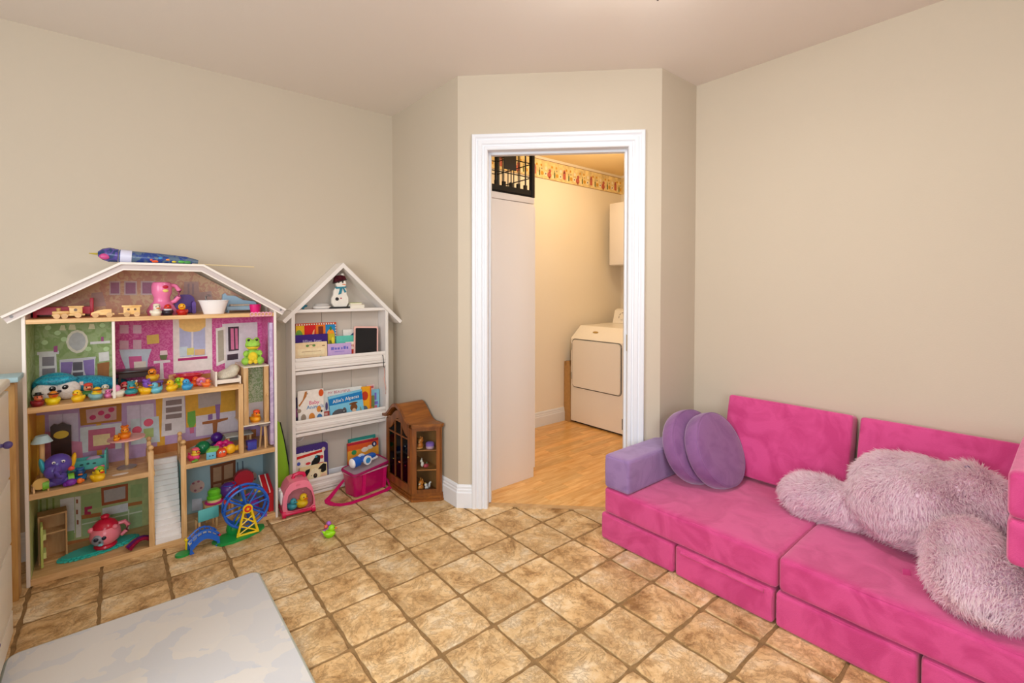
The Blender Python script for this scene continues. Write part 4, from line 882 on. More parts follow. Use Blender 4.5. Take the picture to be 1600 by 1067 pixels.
# ================================================================ OTHER THINGS IN THE DOLLHOUSE
def simple(name, label, cat, at, rz=0, group=None): return thing(name, label, cat, at, math.radians(rz), group)
def wheelset(t, pts, r, w, m, axis='y'):
    for x, y, z in pts: B().cyl((x, y-w/2, z), (x, y+w/2, z), r, n=18).cyl((x, y-w/2-.001, z), (x, y+w/2+.001, z), r*.35, n=10).obj('wheel', m, t)
# sequin owl plush
ow = simple('sequin_plush', 'blue sequin animal plush with a big white face lying on the upper shelf', 'plush toy', (-.80, 1.33, f2), 12)
M_seq = speckle('blue_sequins', '#1b7fa8', '#2fb4cf', 130, .28); M_wf = mat('white_fleece', '#eee6e2', .95, .1, noise=(80, .08), bump=(200, .5))
B().ell((.10, .035, .045), (.12, .055, .044), (0, .12, 0)).ell((-.02, .015, .07), (.075, .05, .05)).ell((.19, .05, .03), (.06, .035, .028)).obj('body', M_seq, ow)
B().ell((-.055, -.025, .043), (.045, .028, .042)).ell((.015, -.03, .043), (.045, .028, .042)).obj('face', M_wf, ow)
B().ell((-.02, -.02, .088), (.07, .036, .022)).obj('hood', M_seq, ow)
for x in (-.038, .004): e = B().ell((x, -.052, .058), (.0115, .006, .0115)).obj('eye', plastic('#10141c', .1), ow); B().ell((x-.003, -.0575, .063), .0028, u=8, v=6).obj('glint', plastic('#f4f4f4'), e)
B().ell((-.017, -.056, .045), (.008, .006, .006)).obj('nose', plastic('#2a2430'), ow); B().bb(.055, .068, -.028, -.026, .055, .072).obj('tag', paint('#e8c8c0'), ow, smooth=0)
# dark doll table
tt = simple('doll_table', 'dark brown doll table in the pink bedroom', 'toy table', (-.545, 1.395, f2))
M_dk = wood('walnut', '#2b1712', '#472a20', (2, 14, 14), .3)
B().bb(-.068, .085, -.045, .055, .085, .097, .002).obj('tabletop', M_dk, tt); B().bb(-.058, .075, -.037, .045, .062, .085).obj('apron', M_dk, tt, smooth=0)
for x in (-.055, .07):
    for y in (-.033, .038): B().bb(x-.006, x+.006, y-.006, y+.006, 0, .062).obj('leg', M_dk, tt, smooth=0)
pbn = simple('toy_bench', 'low purple toy bench carrying the orange-headed duck', 'toy bench', (-.475, 1.318, f2))
B().bb(-.042, .042, -.024, .024, .034, .042, .003).obj('seat', plastic('#6a4a9c'), pbn)
for x in (-.034, .034): B().bb(x-.004, x+.004, -.02, .02, 0, .034, .001).obj('leg', plastic('#553a86'), pbn)
ch = simple('doll_chair', 'small brown doll chair behind the ducks', 'toy chair', (-.385, 1.40, f2), 20)
B().bb(-.016, .016, -.016, .016, .018, .024).bb(-.016, .016, .012, .017, .024, .052).obj('seat', M_pine, ch, smooth=0)
for x in (-.013, .013):
    for y in (-.013, .013): B().cyl((x, y, 0), (x, y, .019), .003, n=8).obj('leg', M_dk, ch)
rb = simple('toy_bowl', 'red oval toy bowl behind the ducks', 'toy bowl', (-.322, 1.400, f2)); rb.scale = (1.25, 1.25, 1.35)
B().lathe([(.0, .004), (.03, .0), (.042, .028), (.046, .034), (.040, .034), (.03, .012), (0, .01)], n=24, sc=(1.15, .9, 1)).obj('bowl', plastic('#d21d34'), rb)
dn = simple('ring_toy', 'pink ring toy with a lilac centre beside the doll bed', 'toy', (-.281, 1.262, f2))
B().tube([(.0145*math.cos(a*PI/10), 0, .024+.0145*math.sin(a*PI/10)) for a in range(20)], .009, 8, True).obj('ring', plastic('#f0788c'), dn); B().ell((0, 0, .024), (.008, .005, .008)).obj('centre', plastic('#c59ad8'), dn)
bd_ = simple('doll_bed', 'white doll bed holding a fluffy cream cushion', 'toy bed', (-.165, 1.285, f2), 0)
M_bw = plastic('#efe4d8', .45)
B().bb(-.062, -.056, -.075, .075, 0, .068, .001).bb(-.062, -.054, -.078, -.070, 0, .074).bb(-.062, -.054, .070, .078, 0, .074).obj('headboard', M_bw, bd_)
B().bb(.048, .054, -.075, .075, 0, .040, .001).obj('footboard', M_bw, bd_); B().bb(-.056, .048, -.07, .07, .012, .020).bb(-.056, .048, -.074, -.070, .010, .030).bb(-.056, .048, .070, .074, .010, .030).obj('side_rail', M_bw, bd_, smooth=0)
cu = simple('doll_cushion', 'cream fluffy cushion on the white doll bed', 'cushion', (-.163, 1.275, f2+.022))
pm = blob_mesh([((0, 0, .028), (.054, .055, .026), (0, -.25, 0)), ((.03, .0, .048), (.026, .050, .026), (0, -.3, 0)), ((-.02, -.01, .017), (.03, .048, .015), (0, 0, 0)), ((.01, -.03, .024), (.035, .022, .016), (0, -.2, .1))], .005, 4)
pm.materials.append(mat('cream_curly_fleece', '#f0e8d4', .95, .1, noise=(150, .12), bump=(220, 1))); link('pad', pm, cu)
for p in pm.polygons: p.use_smooth = True
# frog plush
fr = simple('frog_plush', 'green plush frog with a yellow belly sitting on the dollhouse lift', 'plush toy', (-.045, 1.262, .8355), -10)
M_fg = mat('frog_green_plush', '#a5d95a', .95, .1, noise=(60, .15), bump=(250, .6)); M_fy = mat('frog_yellow_plush', '#f0d23c', .95, .1, noise=(60, .12), bump=(250, .6))
k_ = [((0, .012, .042), (.034, .028, .040), (0, 0, 0)), ((0, 0, .105), (.037, .030, .028), (0, 0, 0)), ((-.019, .004, .130), .015, (0, 0, 0)), ((.019, .004, .130), .015, (0, 0, 0)),
      ((-.036, -.018, .020), (.018, .028, .020), (0, 0, .3)), ((.036, -.018, .020), (.018, .028, .020), (0, 0, -.3)), ((-.033, -.012, .062), (.013, .022, .013), (.5, 0, -.3)), ((.033, -.012, .062), (.013, .022, .013), (.5, 0, .3))]
fm = blob_mesh([(c, r if isinstance(r, tuple) else (r, r, r), q) for c, r, q in k_], .0045, 4); fm.materials.append(M_fg); link('body', fm, fr)
for p in fm.polygons: p.use_smooth = True
B().ell((0, -.012, .038), (.024, .012, .030)).ell((-.013, -.034, .018), (.011, .006, .012)).ell((.013, -.034, .018), (.011, .006, .012)).obj('belly', M_fy, fr); B().ell((0, -.012, .092), (.030, .024, .010)).obj('lower_lip', M_fy, fr)
B().tube([(-.030, -.018, .100), (-.018, -.0285, .098), (0, -.032, .0975), (.018, -.0285, .098), (.030, -.018, .100)], .0012, 6).obj('mouth', plastic('#6a5a20'), fr)
for x in (-.019, .019): B().ell((x, -.010, .132), .0068, u=12, v=8).obj('eye', plastic('#141414', .1), fr)
# attic: red bed, train, jug, chairs, tub
rbed = simple('doll_bed', 'red doll bed at the left of the attic', 'toy bed', (-.765, 1.40, fa))
M_red = plastic('#d02a48', .4)
B().bb(-.125, -.113, -.05, .05, 0, .072, .001).obj('headboard', M_red, rbed); B().bb(.063, .075, -.05, .05, 0, .085, .001).obj('footboard', M_red, rbed)
B().bb(-.113, .063, -.05, -.044, .012, .045).bb(-.113, .063, .044, .05, .012, .045).obj('side_rail', M_red, rbed, smooth=0, kind='stuff'); B().bb(-.113, .063, -.044, .044, .02, .038, .004).obj('mattress', cloth('#e6d8d2'), rbed)
M_tr = wood('train_beech', '#d9a85e', '#efcb8c', (8, 20, 20), .4)
def car(nm, lb, x, build):
    t = simple(nm, lb, 'toy train', (x, 1.232, fa), 0, 'wooden train cars on the attic shelf'); build(t)
    return t
def eng(t):
    B().bb(-.055, .05, -.016, .016, .010, .018, .001).bb(-.055, .0, -.014, .014, .018, .032, .004).bb(.0, .042, -.016, .016, .018, .048, .001).bb(-.004, .046, -.019, .019, .048, .053, .001).cyl((-.035, 0, .03), (-.035, 0, .044), .006, .008).obj('body', M_tr, t)
    wheelset(t, [(-.04, -.019, .010), (-.015, -.019, .010), (.028, -.019, .012), (-.04, .019, .010), (.028, .019, .012)], .011, .006, M_pine); B().cyl((.02, -.0165, .036), (.02, -.0150, .036), .006).obj('window', plastic('#6a4520'), t)
def hop(t):
    B().prism_y([(-.04, .010), (.04, .010), (.04, .018), (.03, .018), (.03, .036), (.005, .036), (-.02, .030), (-.04, .02)], -.016, .016).obj('body', M_tr, t)
    wheelset(t, [(-.025, -.019, .010), (.022, -.019, .010), (-.025, .019, .010), (.022, .019, .010)], .011, .006, M_pine)
def cab(t):
    B().bb(-.03, .03, -.016, .016, .010, .044, .001).bb(-.036, .036, -.019, .019, .044, .052, .001).bb(-.048, -.03, -.004, .004, .012, .016).obj('body', M_tr, t)
    wheelset(t, [(-.018, -.019, .010), (.018, -.019, .010), (-.018, .019, .010), (.018, .019, .010)], .011, .006, M_pine)
    for x in (-.012, .012): B().cyl((x, -.0168, .033), (x, -.0150, .033), .005).obj('window', plastic('#6a4520'), t)
car('toy_train_engine', 'wooden toy train engine at the left of the attic shelf', -.765, eng); car('toy_train_wagon', 'low wooden toy train wagon between engine and caboose', -.655, hop); car('toy_train_caboose', 'wooden toy train caboose with two round windows', -.553, cab)
jg = simple('toy_jug', 'tall glossy pink toy jug with a looped handle in the attic', 'toy', (-.435, 1.305, fa)); jg.scale = (1.25, 1.25, 1.32)
M_pk = plastic('#ef7fae', .25)
B().lathe([(0, 0), (.045, 0), (.050, .014), (.040, .034), (.027, .050), (.026, .066), (.033, .082), (.033, .108), (.029, .120), (.024, .122), (.022, .112), (0, .108)], n=26).obj('body', M_pk, jg)
B().tube([(.026, 0, .112), (.045, -.002, .108), (.057, -.004, .090), (.055, -.004, .066), (.042, -.003, .05), (.03, 0, .046)], [.007, .008, .009, .009, .008, .007], 10).obj('handle', M_pk, jg)
B().ell((.010, -.031, .104), (.010, .006, .006)).obj('spout_cap', plastic('#c01030'), jg); B().ell((.010, -.031, .090), (.010, .005, .006)).obj('label_patch', plastic('#ecd27a'), jg)
pc = simple('doll_armchair', 'purple rounded doll armchair behind the attic ducks', 'toy chair', (-.335, 1.375, fa))
M_pu = plastic('#6a49a4', .45)
B().prism_y(rrect(-.045, 0, .045, .098, .030), .02, .038).prism_y(rrect(-.045, 0, -.028, .062, .008), -.03, .02).prism_y(rrect(.028, 0, .045, .062, .008), -.03, .02).obj('shell', M_pu, pc); B().bb(-.028, .028, -.028, .02, .004, .034, .004).obj('seat', plastic('#553a8a', .5), pc)
tu = simple('toy_bathtub', 'white toy bathtub in the attic', 'toy bathtub', (-.222, 1.262, fa))
B().lathe([(0, .004), (.045, 0), (.056, .04), (.066, .072), (.070, .072), (.069, .076), (.062, .076), (.052, .04), (.04, .01), (0, .009)], n=28, sc=(1.0, .62, .92)).obj('basin', plastic('#f3f0f0', .25), tu)
fc = B().tube([(-.03, .03, .06), (-.03, .034, .088), (-.024, .026, .096), (-.014, .014, .092)], .005, 8).obj('faucet', mat('toy_chrome', '#a9a4a4', .3, metal=.7), tu)
cs = simple('toy_lounge', 'pale blue doll lounge with a curved back in the attic', 'toy', (-.085, 1.37, fa))
M_pb = plastic('#a9cbe2', .4)
B().bb(-.07, .09, -.04, .04, .012, .034, .003).obj('base', M_pb, cs); B().prism_y([(-.085, .03), (-.078, .098), (-.066, .104), (-.058, .092), (-.02, .090), (.02, .066), (.075, .058), (.085, .048), (.085, .034), (-.07, .034)], .015, .038).obj('backrest', M_pb, cs)
B().bb(-.05, .05, -.035, .01, .0345, .044, .003).obj('pad', cloth('#d9c9b6'), cs)
for x in (-.06, .08):
    for y in (-.03, .03): B().cyl((x, y, 0), (x, y, .013), .005, n=8).obj('foot', M_pb, cs)
pt = simple('toy_cup', 'hot pink toy cup at the right end of the attic shelf', 'toy cup', (-.035, 1.240, fa))
B().lathe([(0, 0), (.022, 0), (.027, .03), (.028, .045), (.025, .045), (.022, .012), (0, .01)], n=22).obj('cup', plastic('#e2187c'), pt)
wp = simple('name_plaque', 'pink cut-out name plaque on the attic shelf edge', 'ornament', (-.012, 1.186, fa-.016))
b = B()
for k in range(6): b.tube([(-.05+.017*k+.009*math.cos(a*PI/5), -.004, .010+.010*math.sin(a*PI/5)) for a in range(10)], .0028, 6, True)
b.tube([(-.06, -.004, .004), (-.03, -.004, .001), (0, -.004, .003), (.04, -.004, .001)], .0025, 6); b.obj('lettering', plastic('#efb0c4'), wp, kind='stuff')
# ---- middle shelf
lm_ = simple('doll_floor_lamp', 'doll floor lamp with a pale blue shade on the middle shelf', 'toy lamp', (-.862, 1.262, f1))
B().lathe([(.014, .225), (.020, .225), (.036, .196), (.034, .196), (.018, .223)], n=20).obj('shade', plastic('#b4d4e0', .5), lm_); B().cyl((0, 0, .01), (0, 0, .222), .009, n=12).obj('pole', M_pinez, lm_); B().cyl((0, 0, 0), (0, 0, .01), .022, n=16).obj('base', M_pine, lm_)
ar = simple('doll_chair', 'dark doll chair with a yellow oval back in the corner', 'toy chair', (-.812, 1.405, f1))
B().prism_y([(-.032, 0), (.036, 0), (.036, .22), (.022, .228), (.008, .240), (-.010, .232), (-.022, .238), (-.034, .226)], .0, .012).obj('back', M_dk, ar); B().prism_y(circ(.002, .185, .026, 18, .018), -.002, 0).obj('back_pad', plastic('#d8b83a', .6), ar)
B().bb(-.032, .036, -.05, 0, .05, .062, .002).obj('seat', M_dk, ar); B().bb(-.030, -.022, -.048, -.040, 0, .05).obj('leg', M_dk, ar, smooth=0); B().bb(.026, .034, -.048, -.040, 0, .05).obj('leg', M_dk, ar, smooth=0)
yc = simple('doll_chair', 'pale wooden doll chair with a rounded yellow back at the shelf\'s left end', 'toy chair', (-.866, 1.218, f1), 15)
B().prism_y(rrect(-.026, .012, .026, .058, .022), -.020, -.014).obj('back', mat('yellow_ply', '#dcb464', .5), yc); B().bb(-.024, .024, -.014, .02, .018, .024).obj('seat', M_pine, yc, smooth=0)
for x in (-.022, .022):
    for y in (-.017, .017): B().bb(x-.003, x+.003, y-.003, y+.003, 0, .03).obj('leg', M_pine, yc, smooth=0)
el = simple('rolling_elephant', 'purple toy elephant head on green wheels', 'toy', (-.810, 1.226, f1), 8)
M_ep = plastic('#5a49a8', .2)
B().ell((0, 0, .098), (.047, .040, .046)).ell((-.018, -.028, .078), (.030, .022, .030)).ell((0, 0, .045), (.030, .026, .035)).obj('body', M_ep, el)
B().tube([(-.004, -.036, .092), (-.008, -.053, .08), (-.006, -.056, .062), (.008, -.052, .055)], [.014, .012, .010, .009], 10).obj('trunk', M_ep, el)
for x, c in ((-.048, '#3fb0c4'), (.048, '#f0b81e')): B().ell((x, .004, .10), (.010, .022, .036), (0, .2*np.sign(x), 0)).obj('ear', plastic(c), el)
for x in (-.016, .014): e = B().ell((x, -.040, .118), (.006, .005, .006)).obj('eye', plastic('#f2f2f2'), el); B().ell((x, -.0445, .117), (.003, .002, .0035)).obj('pupil', plastic('#20205a'), el)
B().ell((.040, -.022, .075), (.012, .010, .010)).obj('cheek', plastic('#e2553a'), el)
for x in (-.040, .040): B().cyl((x-.010, 0, .024), (x+.010, 0, .024), .024, n=22).cyl((x-.011, 0, .024), (x+.011, 0, .024), .010, n=12).obj('wheel', plastic('#7cc43a'), el)
B().cyl((-.03, 0, .024), (.03, 0, .024), .017, n=16).obj('axle', M_ep, el)
cd = simple('doll_cradle', 'teal doll cradle with lilac bedding', 'toy bed', (-.715, 1.330, f1), -6)
M_te = plastic('#57b6b0', .4)
B().prism_y([(-.06, .034), (.06, .034), (.06, .074), (-.06, .074)], -.030, -.026).obj('side_rail', M_te, cd, smooth=0); B().prism_y([(-.06, .034), (.06, .034), (.06, .074), (-.06, .074)], .026, .030).obj('side_rail', M_te, cd, smooth=0)
for x, hh in ((-.066, .088), (.060, .106)): B().prism_x([(-.036, .0), (-.024, .012), (.024, .012), (.036, 0), (.040, .008), (.034, hh-.012), (.022, hh), (-.022, hh), (-.034, hh-.012), (-.040, .008)], x, x+.006).obj('end_board', M_te, cd)
B().bb(-.06, .06, -.026, .026, .030, .036).obj('bottom_board', M_te, cd, smooth=0); B().bb(-.056, .056, -.025, .025, .0365, .062, .008).ell((.02, 0, .068), (.028, .02, .014)).obj('bedding', cloth('#bfa8cc'), cd)
wdecal(cd, 'cut_out', plastic('#2f5a5c'), frame(tuple(cd.matrix_basis @ Vector((0, -.030, .056))), (math.cos(math.radians(-6)), math.sin(math.radians(-6)), 0), (0, 0, 1)), [circ(-.02, 0, .007, 10, .004), circ(.002, .002, .006, 10, .005), circ(.024, 0, .007, 10, .004)])
pp = simple('toy_octopus', 'small purple and orange squeezy toy in front of the blue duck', 'toy', (-.757, 1.208, f1), 15)
B().ell((-.012, 0, .016), (.020, .015, .015)).ell((-.028, .004, .012), .011, u=10, v=8).obj('body', plastic('#7a2ca8'), pp); B().ell((.016, -.004, .014), (.011, .010, .012)).ell((.026, -.002, .012), (.007, .008, .007)).obj('head', plastic('#f07a2a'), pp)
rt = simple('doll_table', 'round pink doll table on a chrome foot, middle shelf', 'toy table', (-.578, 1.325, f1))
B().cyl((0, 0, .140), (0, 0, .146), .072, n=36).obj('tabletop', plastic('#efb6b0', .4), rt); B().cyl((0, 0, .01), (0, 0, .14), .008, n=14).obj('pole', M_pinez, rt); B().lathe([(0, 0), (.038, 0), (.038, .004), (.02, .010), (.009, .014), (0, .014)], n=28).obj('foot', mat('toy_chrome', '', .3), rt)
duck('orange rubber duck with a little duckling on the pink doll table', (-.585, 1.305, f1+.146), -85, '#ef8a1e', s=1.05, beak='#f2b43a', extra=[('hair_tuft', '#d86a18')])
duck('tiny orange duckling on the pink doll table', (-.615, 1.285, f1+.146), -110, '#efa01e', s=.55)
st = tag(B().prism_z(circ(0, 0, .030, 14, .014), 0, .0008).obj('paper_scrap', paint('#efe6de'), loc=(-.603, 1.236, f1)), 'scrap of white paper lying on the middle shelf', 'paper')
# ---- right half of the middle shelf
def ball(lb, at, r, h, extra=None):
    t = simple('toy_ball', lb, 'toy ball', at); B().ell((0, 0, r), r, u=24, v=16).obj('ball', plastic(h, .25), t)
    b = B(); b.tube([(r*1.005*math.cos(a*PI/12), 0, r+r*1.005*math.sin(a*PI/12)) for a in range(24)], .0012, 5, True); b.obj('seam', plastic(h, .25), t); return t
ball('dark green toy ball on the middle shelf', (-.272, 1.315, f1), .033, '#0f7a4a'); pb = ball('glossy purple toy ball stacked on another', (-.200, 1.375, f1+.03), .027, '#4a1a86')
lw = simple('toy_ring', 'dark purple ring carrying the glossy purple ball', 'toy', (-.200, 1.375, f1)); B().lathe([(.014, 0), (.030, .002), (.033, .012), (.030, .022), (.022, .031), (.016, .03)], n=24).obj('ring', plastic('#3c1670', .3), lw)
tc_ = simple('toy_block', 'light blue block with eyes and a green roof', 'toy', (-.248, 1.210, f1), -8)
B().bb(-.021, .021, -.018, .018, 0, .036, .003).obj('body', plastic('#6cbcd8'), tc_); B().prism_y([(-.023, .0362), (.023, .0362), (.034, .052), (-.004, .058)], -.018, .018).obj('roof', plastic('#7cc04a'), tc_)
for x in (-.006, .007): B().ell((x, -.0185, .018), (.003, .0012, .003), u=8, v=6).obj('eye', plastic('#23262c'), tc_)
og = simple('toy_monster', 'orange-red round toy with two eyes beside the blue block', 'toy', (-.203, 1.213, f1))
B().lathe([(0, 0), (.022, .002), (.025, .020), (.018, .038), (0, .044)], n=18).obj('body', plastic('#ea5520', .5), og)
for x in (-.008, .008): e = B().ell((x, -.021, .026), (.006, .004, .006)).obj('eye', plastic('#f2efe8'), og); B().ell((x, -.0245, .025), (.0025, .0015, .0028), u=8, v=6).obj('pupil', plastic('#222222'), og)
yy_ = simple('toy_fish', 'yellow toy fish at the edge of the middle shelf', 'toy', (-.160, 1.222, f1), 10)
B().ell((0, 0, .026), (.026, .018, .025)).ell((-.026, .006, .034), .010, u=10, v=8).cyl((.02, 0, .024), (.046, 0, .024), .012, .016, 12).obj('body', plastic('#f4b81e'), yy_); B().ell((.050, 0, .024), (.010, .014, .014)).obj('tail', plastic('#efcf8a'), yy_)
mg = simple('toy_flower', 'magenta petal toy behind the orange and yellow toys', 'toy', (-.183, 1.290, f1))
b = B()
for k in range(6): b.ell((.030*math.cos(k*PI/3), .012*math.sin(k*PI/3), .030+.012*math.sin(k*PI/3)), (.018, .012, .016), u=10, v=8)
b.obj('petals', plastic('#d81e7e'), mg); B().ell((0, -.012, .03), (.014, .010, .014)).obj('centre', plastic('#b0186a'), mg)
gb = simple('toy_leaf', 'small green leaf toy at the foot of the right newel post', 'toy', (-.320, 1.198, f1)); B().ell((0, 0, .006), (.016, .008, .006), (0, 0, .4)).ell((.008, .004, .009), (.010, .005, .005), (0, .4, -.4)).obj('leaf', plastic('#6aa03a'), gb)
sl = simple('doll_stool', 'tall round doll stool with three pale legs', 'toy stool', (-.000, 1.232, f1))
M_gr = plastic('#a89c9a', .5)
B().lathe([(0, .118), (.026, .118), (.028, .124), (.024, .130), (0, .130)], n=22).obj('seat', M_gr, sl)
for a in (0.6, 2.7, 4.8): B().cyl((.022*math.cos(a), .022*math.sin(a), 0), (.012*math.cos(a), .012*math.sin(a), .119), .005, n=8).obj('leg', M_pinez, sl)
bb_ = simple('toy_box', 'small blue toy box between post and stool', 'toy box', (-.062, 1.235, f1), 5)
B().bb(-.022, .022, -.018, .018, 0, .042, .002).obj('body', plastic('#3a44a8'), bb_); B().bb(-.0235, .0235, -.0195, .0195, .042, .048, .002).obj('lid', plastic('#46329a'), bb_); B().ell((-.0225, -.006, .02), (.002, .006, .006), u=8, v=6).obj('clasp', plastic('#d06a4a'), bb_)
gt = simple('doll_table', 'grey topped doll table behind the right post', 'toy table', (-.105, 1.335, f1))
B().bb(-.065, .065, -.045, .045, .064, .071, .002).obj('tabletop', plastic('#b6bcb8', .5), gt)
for x in (-.052, .052):
    for y in (-.034, .034): B().cyl((x, y, 0), (x, y, .064), .006, n=10).obj('leg', M_pinez, gt)
# ---- ground floor
fg = simple('doll_fridge', 'wooden doll cupboard with a half-open green door in the dollhouse kitchen', 'toy cupboard', (-.845, 1.345, fb), 6)
M_fw = wood('doll_ply', '#b98c58', '#d2aa78', (14, 14, 2), .5)
for nm_, a_ in (('side', (-.042, -.036, -.03, .04, 0, .205)), ('side', (.046, .052, -.03, .04, 0, .205)), ('back', (-.036, .046, .034, .04, 0, .205)), ('top', (-.042, .052, -.03, .04, .205, .212)), ('shelf', (-.036, .046, -.028, .034, .125, .131)), ('bottom', (-.036, .046, -.03, .034, 0, .007))): B().bb(*a_).obj(nm_, M_fw, fg, smooth=0)
dr = B().bb(-.0355, -.027, -.098, -.030, .012, .190, .002).obj('door', plastic('#b7c46a', .5), fg); B().bb(-.027, -.018, -.096, -.036, .05, .075).obj('door_rack', plastic('#cdd88c', .5), dr, smooth=0); B().bb(-.027, -.018, -.096, -.036, .13, .155).obj('door_rack', plastic('#cdd88c', .5), dr, smooth=0)
pl = simple('toy_platter', 'oval turquoise toy platter with a scalloped rim', 'toy tray', (-.680, 1.315, fb), 12)
M_tq = plastic('#2fb9ae', .3)
b = B(); n = 72; oo = [((.145+.0035*math.cos(k*PI))*math.cos(2*PI*k/n), (.060+.0035*math.cos(k*PI))*math.sin(2*PI*k/n)) for k in range(n)]
b.prism_z(oo, .002, .010); b.prism_z([(x*.90, y*.86) for x, y in oo], .010, .0145); b.prism_z([(x*.80, y*.70) for x, y in oo], .0, .003); b.obj('plate', M_tq, pl)
tp = simple('toy_teapot', 'pink toy teapot with a grey animal face and red lid', 'toy teapot', (-.660, 1.300, fb+.0145), 0)
M_tp = plastic('#ef8496', .25); M_tr2 = plastic('#c81c3c', .25)
B().lathe([(0, 0), (.040, 0), (.043, .006), (.040, .014), (.034, .018), (0, .018)], n=28).obj('foot', M_tr2, tp)
B().lathe([(.036, .018), (.052, .032), (.058, .055), (.054, .080), (.046, .094), (0, .094)], n=30).ell((-.050, -.012, .092), (.012, .010, .012)).ell((.035, -.036, .094), (.011, .010, .011)).obj('body', M_tp, tp)
B().lathe([(.048, .0942), (.046, .102), (.034, .118), (.018, .127), (.013, .129), (0, .129)], n=28).ell((0, 0, .139), (.017, .017, .011)).obj('lid', M_tr2, tp)
B().tube([(.046, .01, .088), (.070, .012, .090), (.084, .012, .070), (.078, .012, .046), (.056, .01, .030)], [.008, .010, .010, .009, .008], 10).obj('handle', M_tp, tp)
F = frame((0, 0, 0), (1, 0, 0), (0, 0, 1))
B().ell((-.018, -.0415, .052), (.030, .016, .028)).obj('face_patch', plastic('#8b8f9c'), tp)
for x in (-.032, -.004): B().ell((x, -.0560, .060), (.009, .0035, .009)).obj('eye', plastic('#1c2438', .1), tp)
B().ell((-.019, -.0575, .046), (.005, .003, .004), u=10, v=6).obj('nose', plastic('#202020'), tp); B().ell((-.016, -.0545, .032), (.010, .005, .006), u=10, v=6).obj('mouth', plastic('#7cc6d2'), tp)
hb = simple('yarn_bundle', 'bundle of dark red and purple braided yarn by the newel post', 'yarn', (-.535, 1.225, fb), 20)
for k, c in enumerate(('#8e1a3c', '#5a1f6a', '#b0243e', '#6a2a78', '#8e1a3c', '#b8862a')): B().tube([(-.05+.1*t/6, -.022+.009*k+.004*math.sin(t+k), .012+.030*math.sin(PI*t/6)*(1-.08*k)+.004*(k % 2)) for t in range(7)], .0085 if k < 5 else .003, 8).obj('strand', mat('yarn_'+c[1:], c, .9, .1, bump=(120, .8)), hb)
dc = simple('doll_chair', 'doll chair with a teal back panel in the right-hand ground-floor room', 'toy chair', (-.270, 1.232, fb), 10)
for x in (-.038, .038): B().bb(x-.005, x+.005, -.030, -.022, 0, .105, .001).obj('leg', M_pinez, dc); B().bb(x-.005, x+.005, .022, .030, 0, .048, .001).obj('leg', M_pinez, dc)
B().bb(-.046, .046, -.037, -.0305, .052, .112, .004).obj('back_panel', plastic('#62bdbd', .5), dc); B().bb(-.040, .040, -.022, .032, .048, .054).obj('seat', M_pine, dc, smooth=0)
wt = simple('doll_table', 'pale wooden doll table holding the toy burger', 'toy table', (-.195, 1.335, fb))
B().bb(-.075, .06, -.05, .05, .078, .084, .001).obj('tabletop', M_pine, wt)
for x in (-.066, .05):
    for y in (-.042, .042): B().bb(x-.005, x+.005, y-.005, y+.005, 0, .078).obj('leg', M_pinez, wt, smooth=0)
bu = simple('toy_cake', 'green and cream toy cake on a magenta plate', 'toy food', (-.222, 1.325, fb+.084))
B().lathe([(0, 0), (.040, .0), (.044, .006), (.036, .010), (0, .010)], n=26).obj('plate', plastic('#d21f80'), bu); B().lathe([(0, .010), (.032, .010), (.033, .022), (0, .022)], n=24).obj('sponge', plastic('#f0dc9a'), bu)
B().lathe([(.033, .022), (.034, .034), (.026, .040), (.030, .048), (.030, .062), (.020, .072), (0, .075)], n=24).obj('topping', plastic('#6fca2e'), bu)
mb = ball('red and blue patchwork toy ball behind the ferris wheel', (-.150, 1.340, fb+.084), .042, '#c8203e')
B().ell((-.006, -.004, .046), (.0405, .0405, .040)).obj('patch', plastic('#5a2c88'), mb); B().tube([(.043*math.cos(a*PI/12)*.7, .043*math.sin(a*PI/12)*.7-.004, .042+.043*.74) for a in range(24)], .003, 5, True).obj('stripe', plastic('#2d5fc0'), mb)
hs = simple('toy_slide', 'red toy slide with white rails at the right of the ground floor', 'toy', (.008, 1.30, fb), 0)
B().prism_x([(-.085, 0), (.05, 0), (.05, .155), (.03, .16), (-.085, .10)], .008, .032).obj('side', plastic('#cc1f2c'), hs); B().prism_x([(-.088, .102), (.03, .162), (.03, .172), (-.088, .112)], -.016, .032).obj('ramp', plastic('#cc1f2c'), hs)
for x in (-.020, .010): B().prism_x([(-.094, .108), (.02, .170), (.02, .177), (-.094, .116)], x, x+.005).obj('rail', plastic('#efe9e4'), hs)
pbx = simple('toy_purse', 'purple and magenta toy purse behind the ferris wheel', 'toy bag', (-.060, 1.300, fb)); B().bb(-.045, .045, -.022, .022, 0, .060, .012).obj('bag', plastic('#9a2aa4'), pbx); B().tube([(-.03, 0, .058), (-.026, 0, .085), (0, 0, .095), (.026, 0, .085), (.03, 0, .058)], .004, 8).obj('handle', plastic('#b83ab8'), pbx)
gr = simple('toy_drum', 'red round toy with a yellow star resting upright in the right-hand room', 'toy', (-.075, 1.372, fb+.0)); B().cyl((0, -.016, .16), (0, .016, .16), .048, n=26).obj('drum', plastic('#c0223a'), gr); B().cyl((0, 0, 0), (0, 0, .115), .012, n=12).obj('stand', plastic('#c08a4a'), gr)
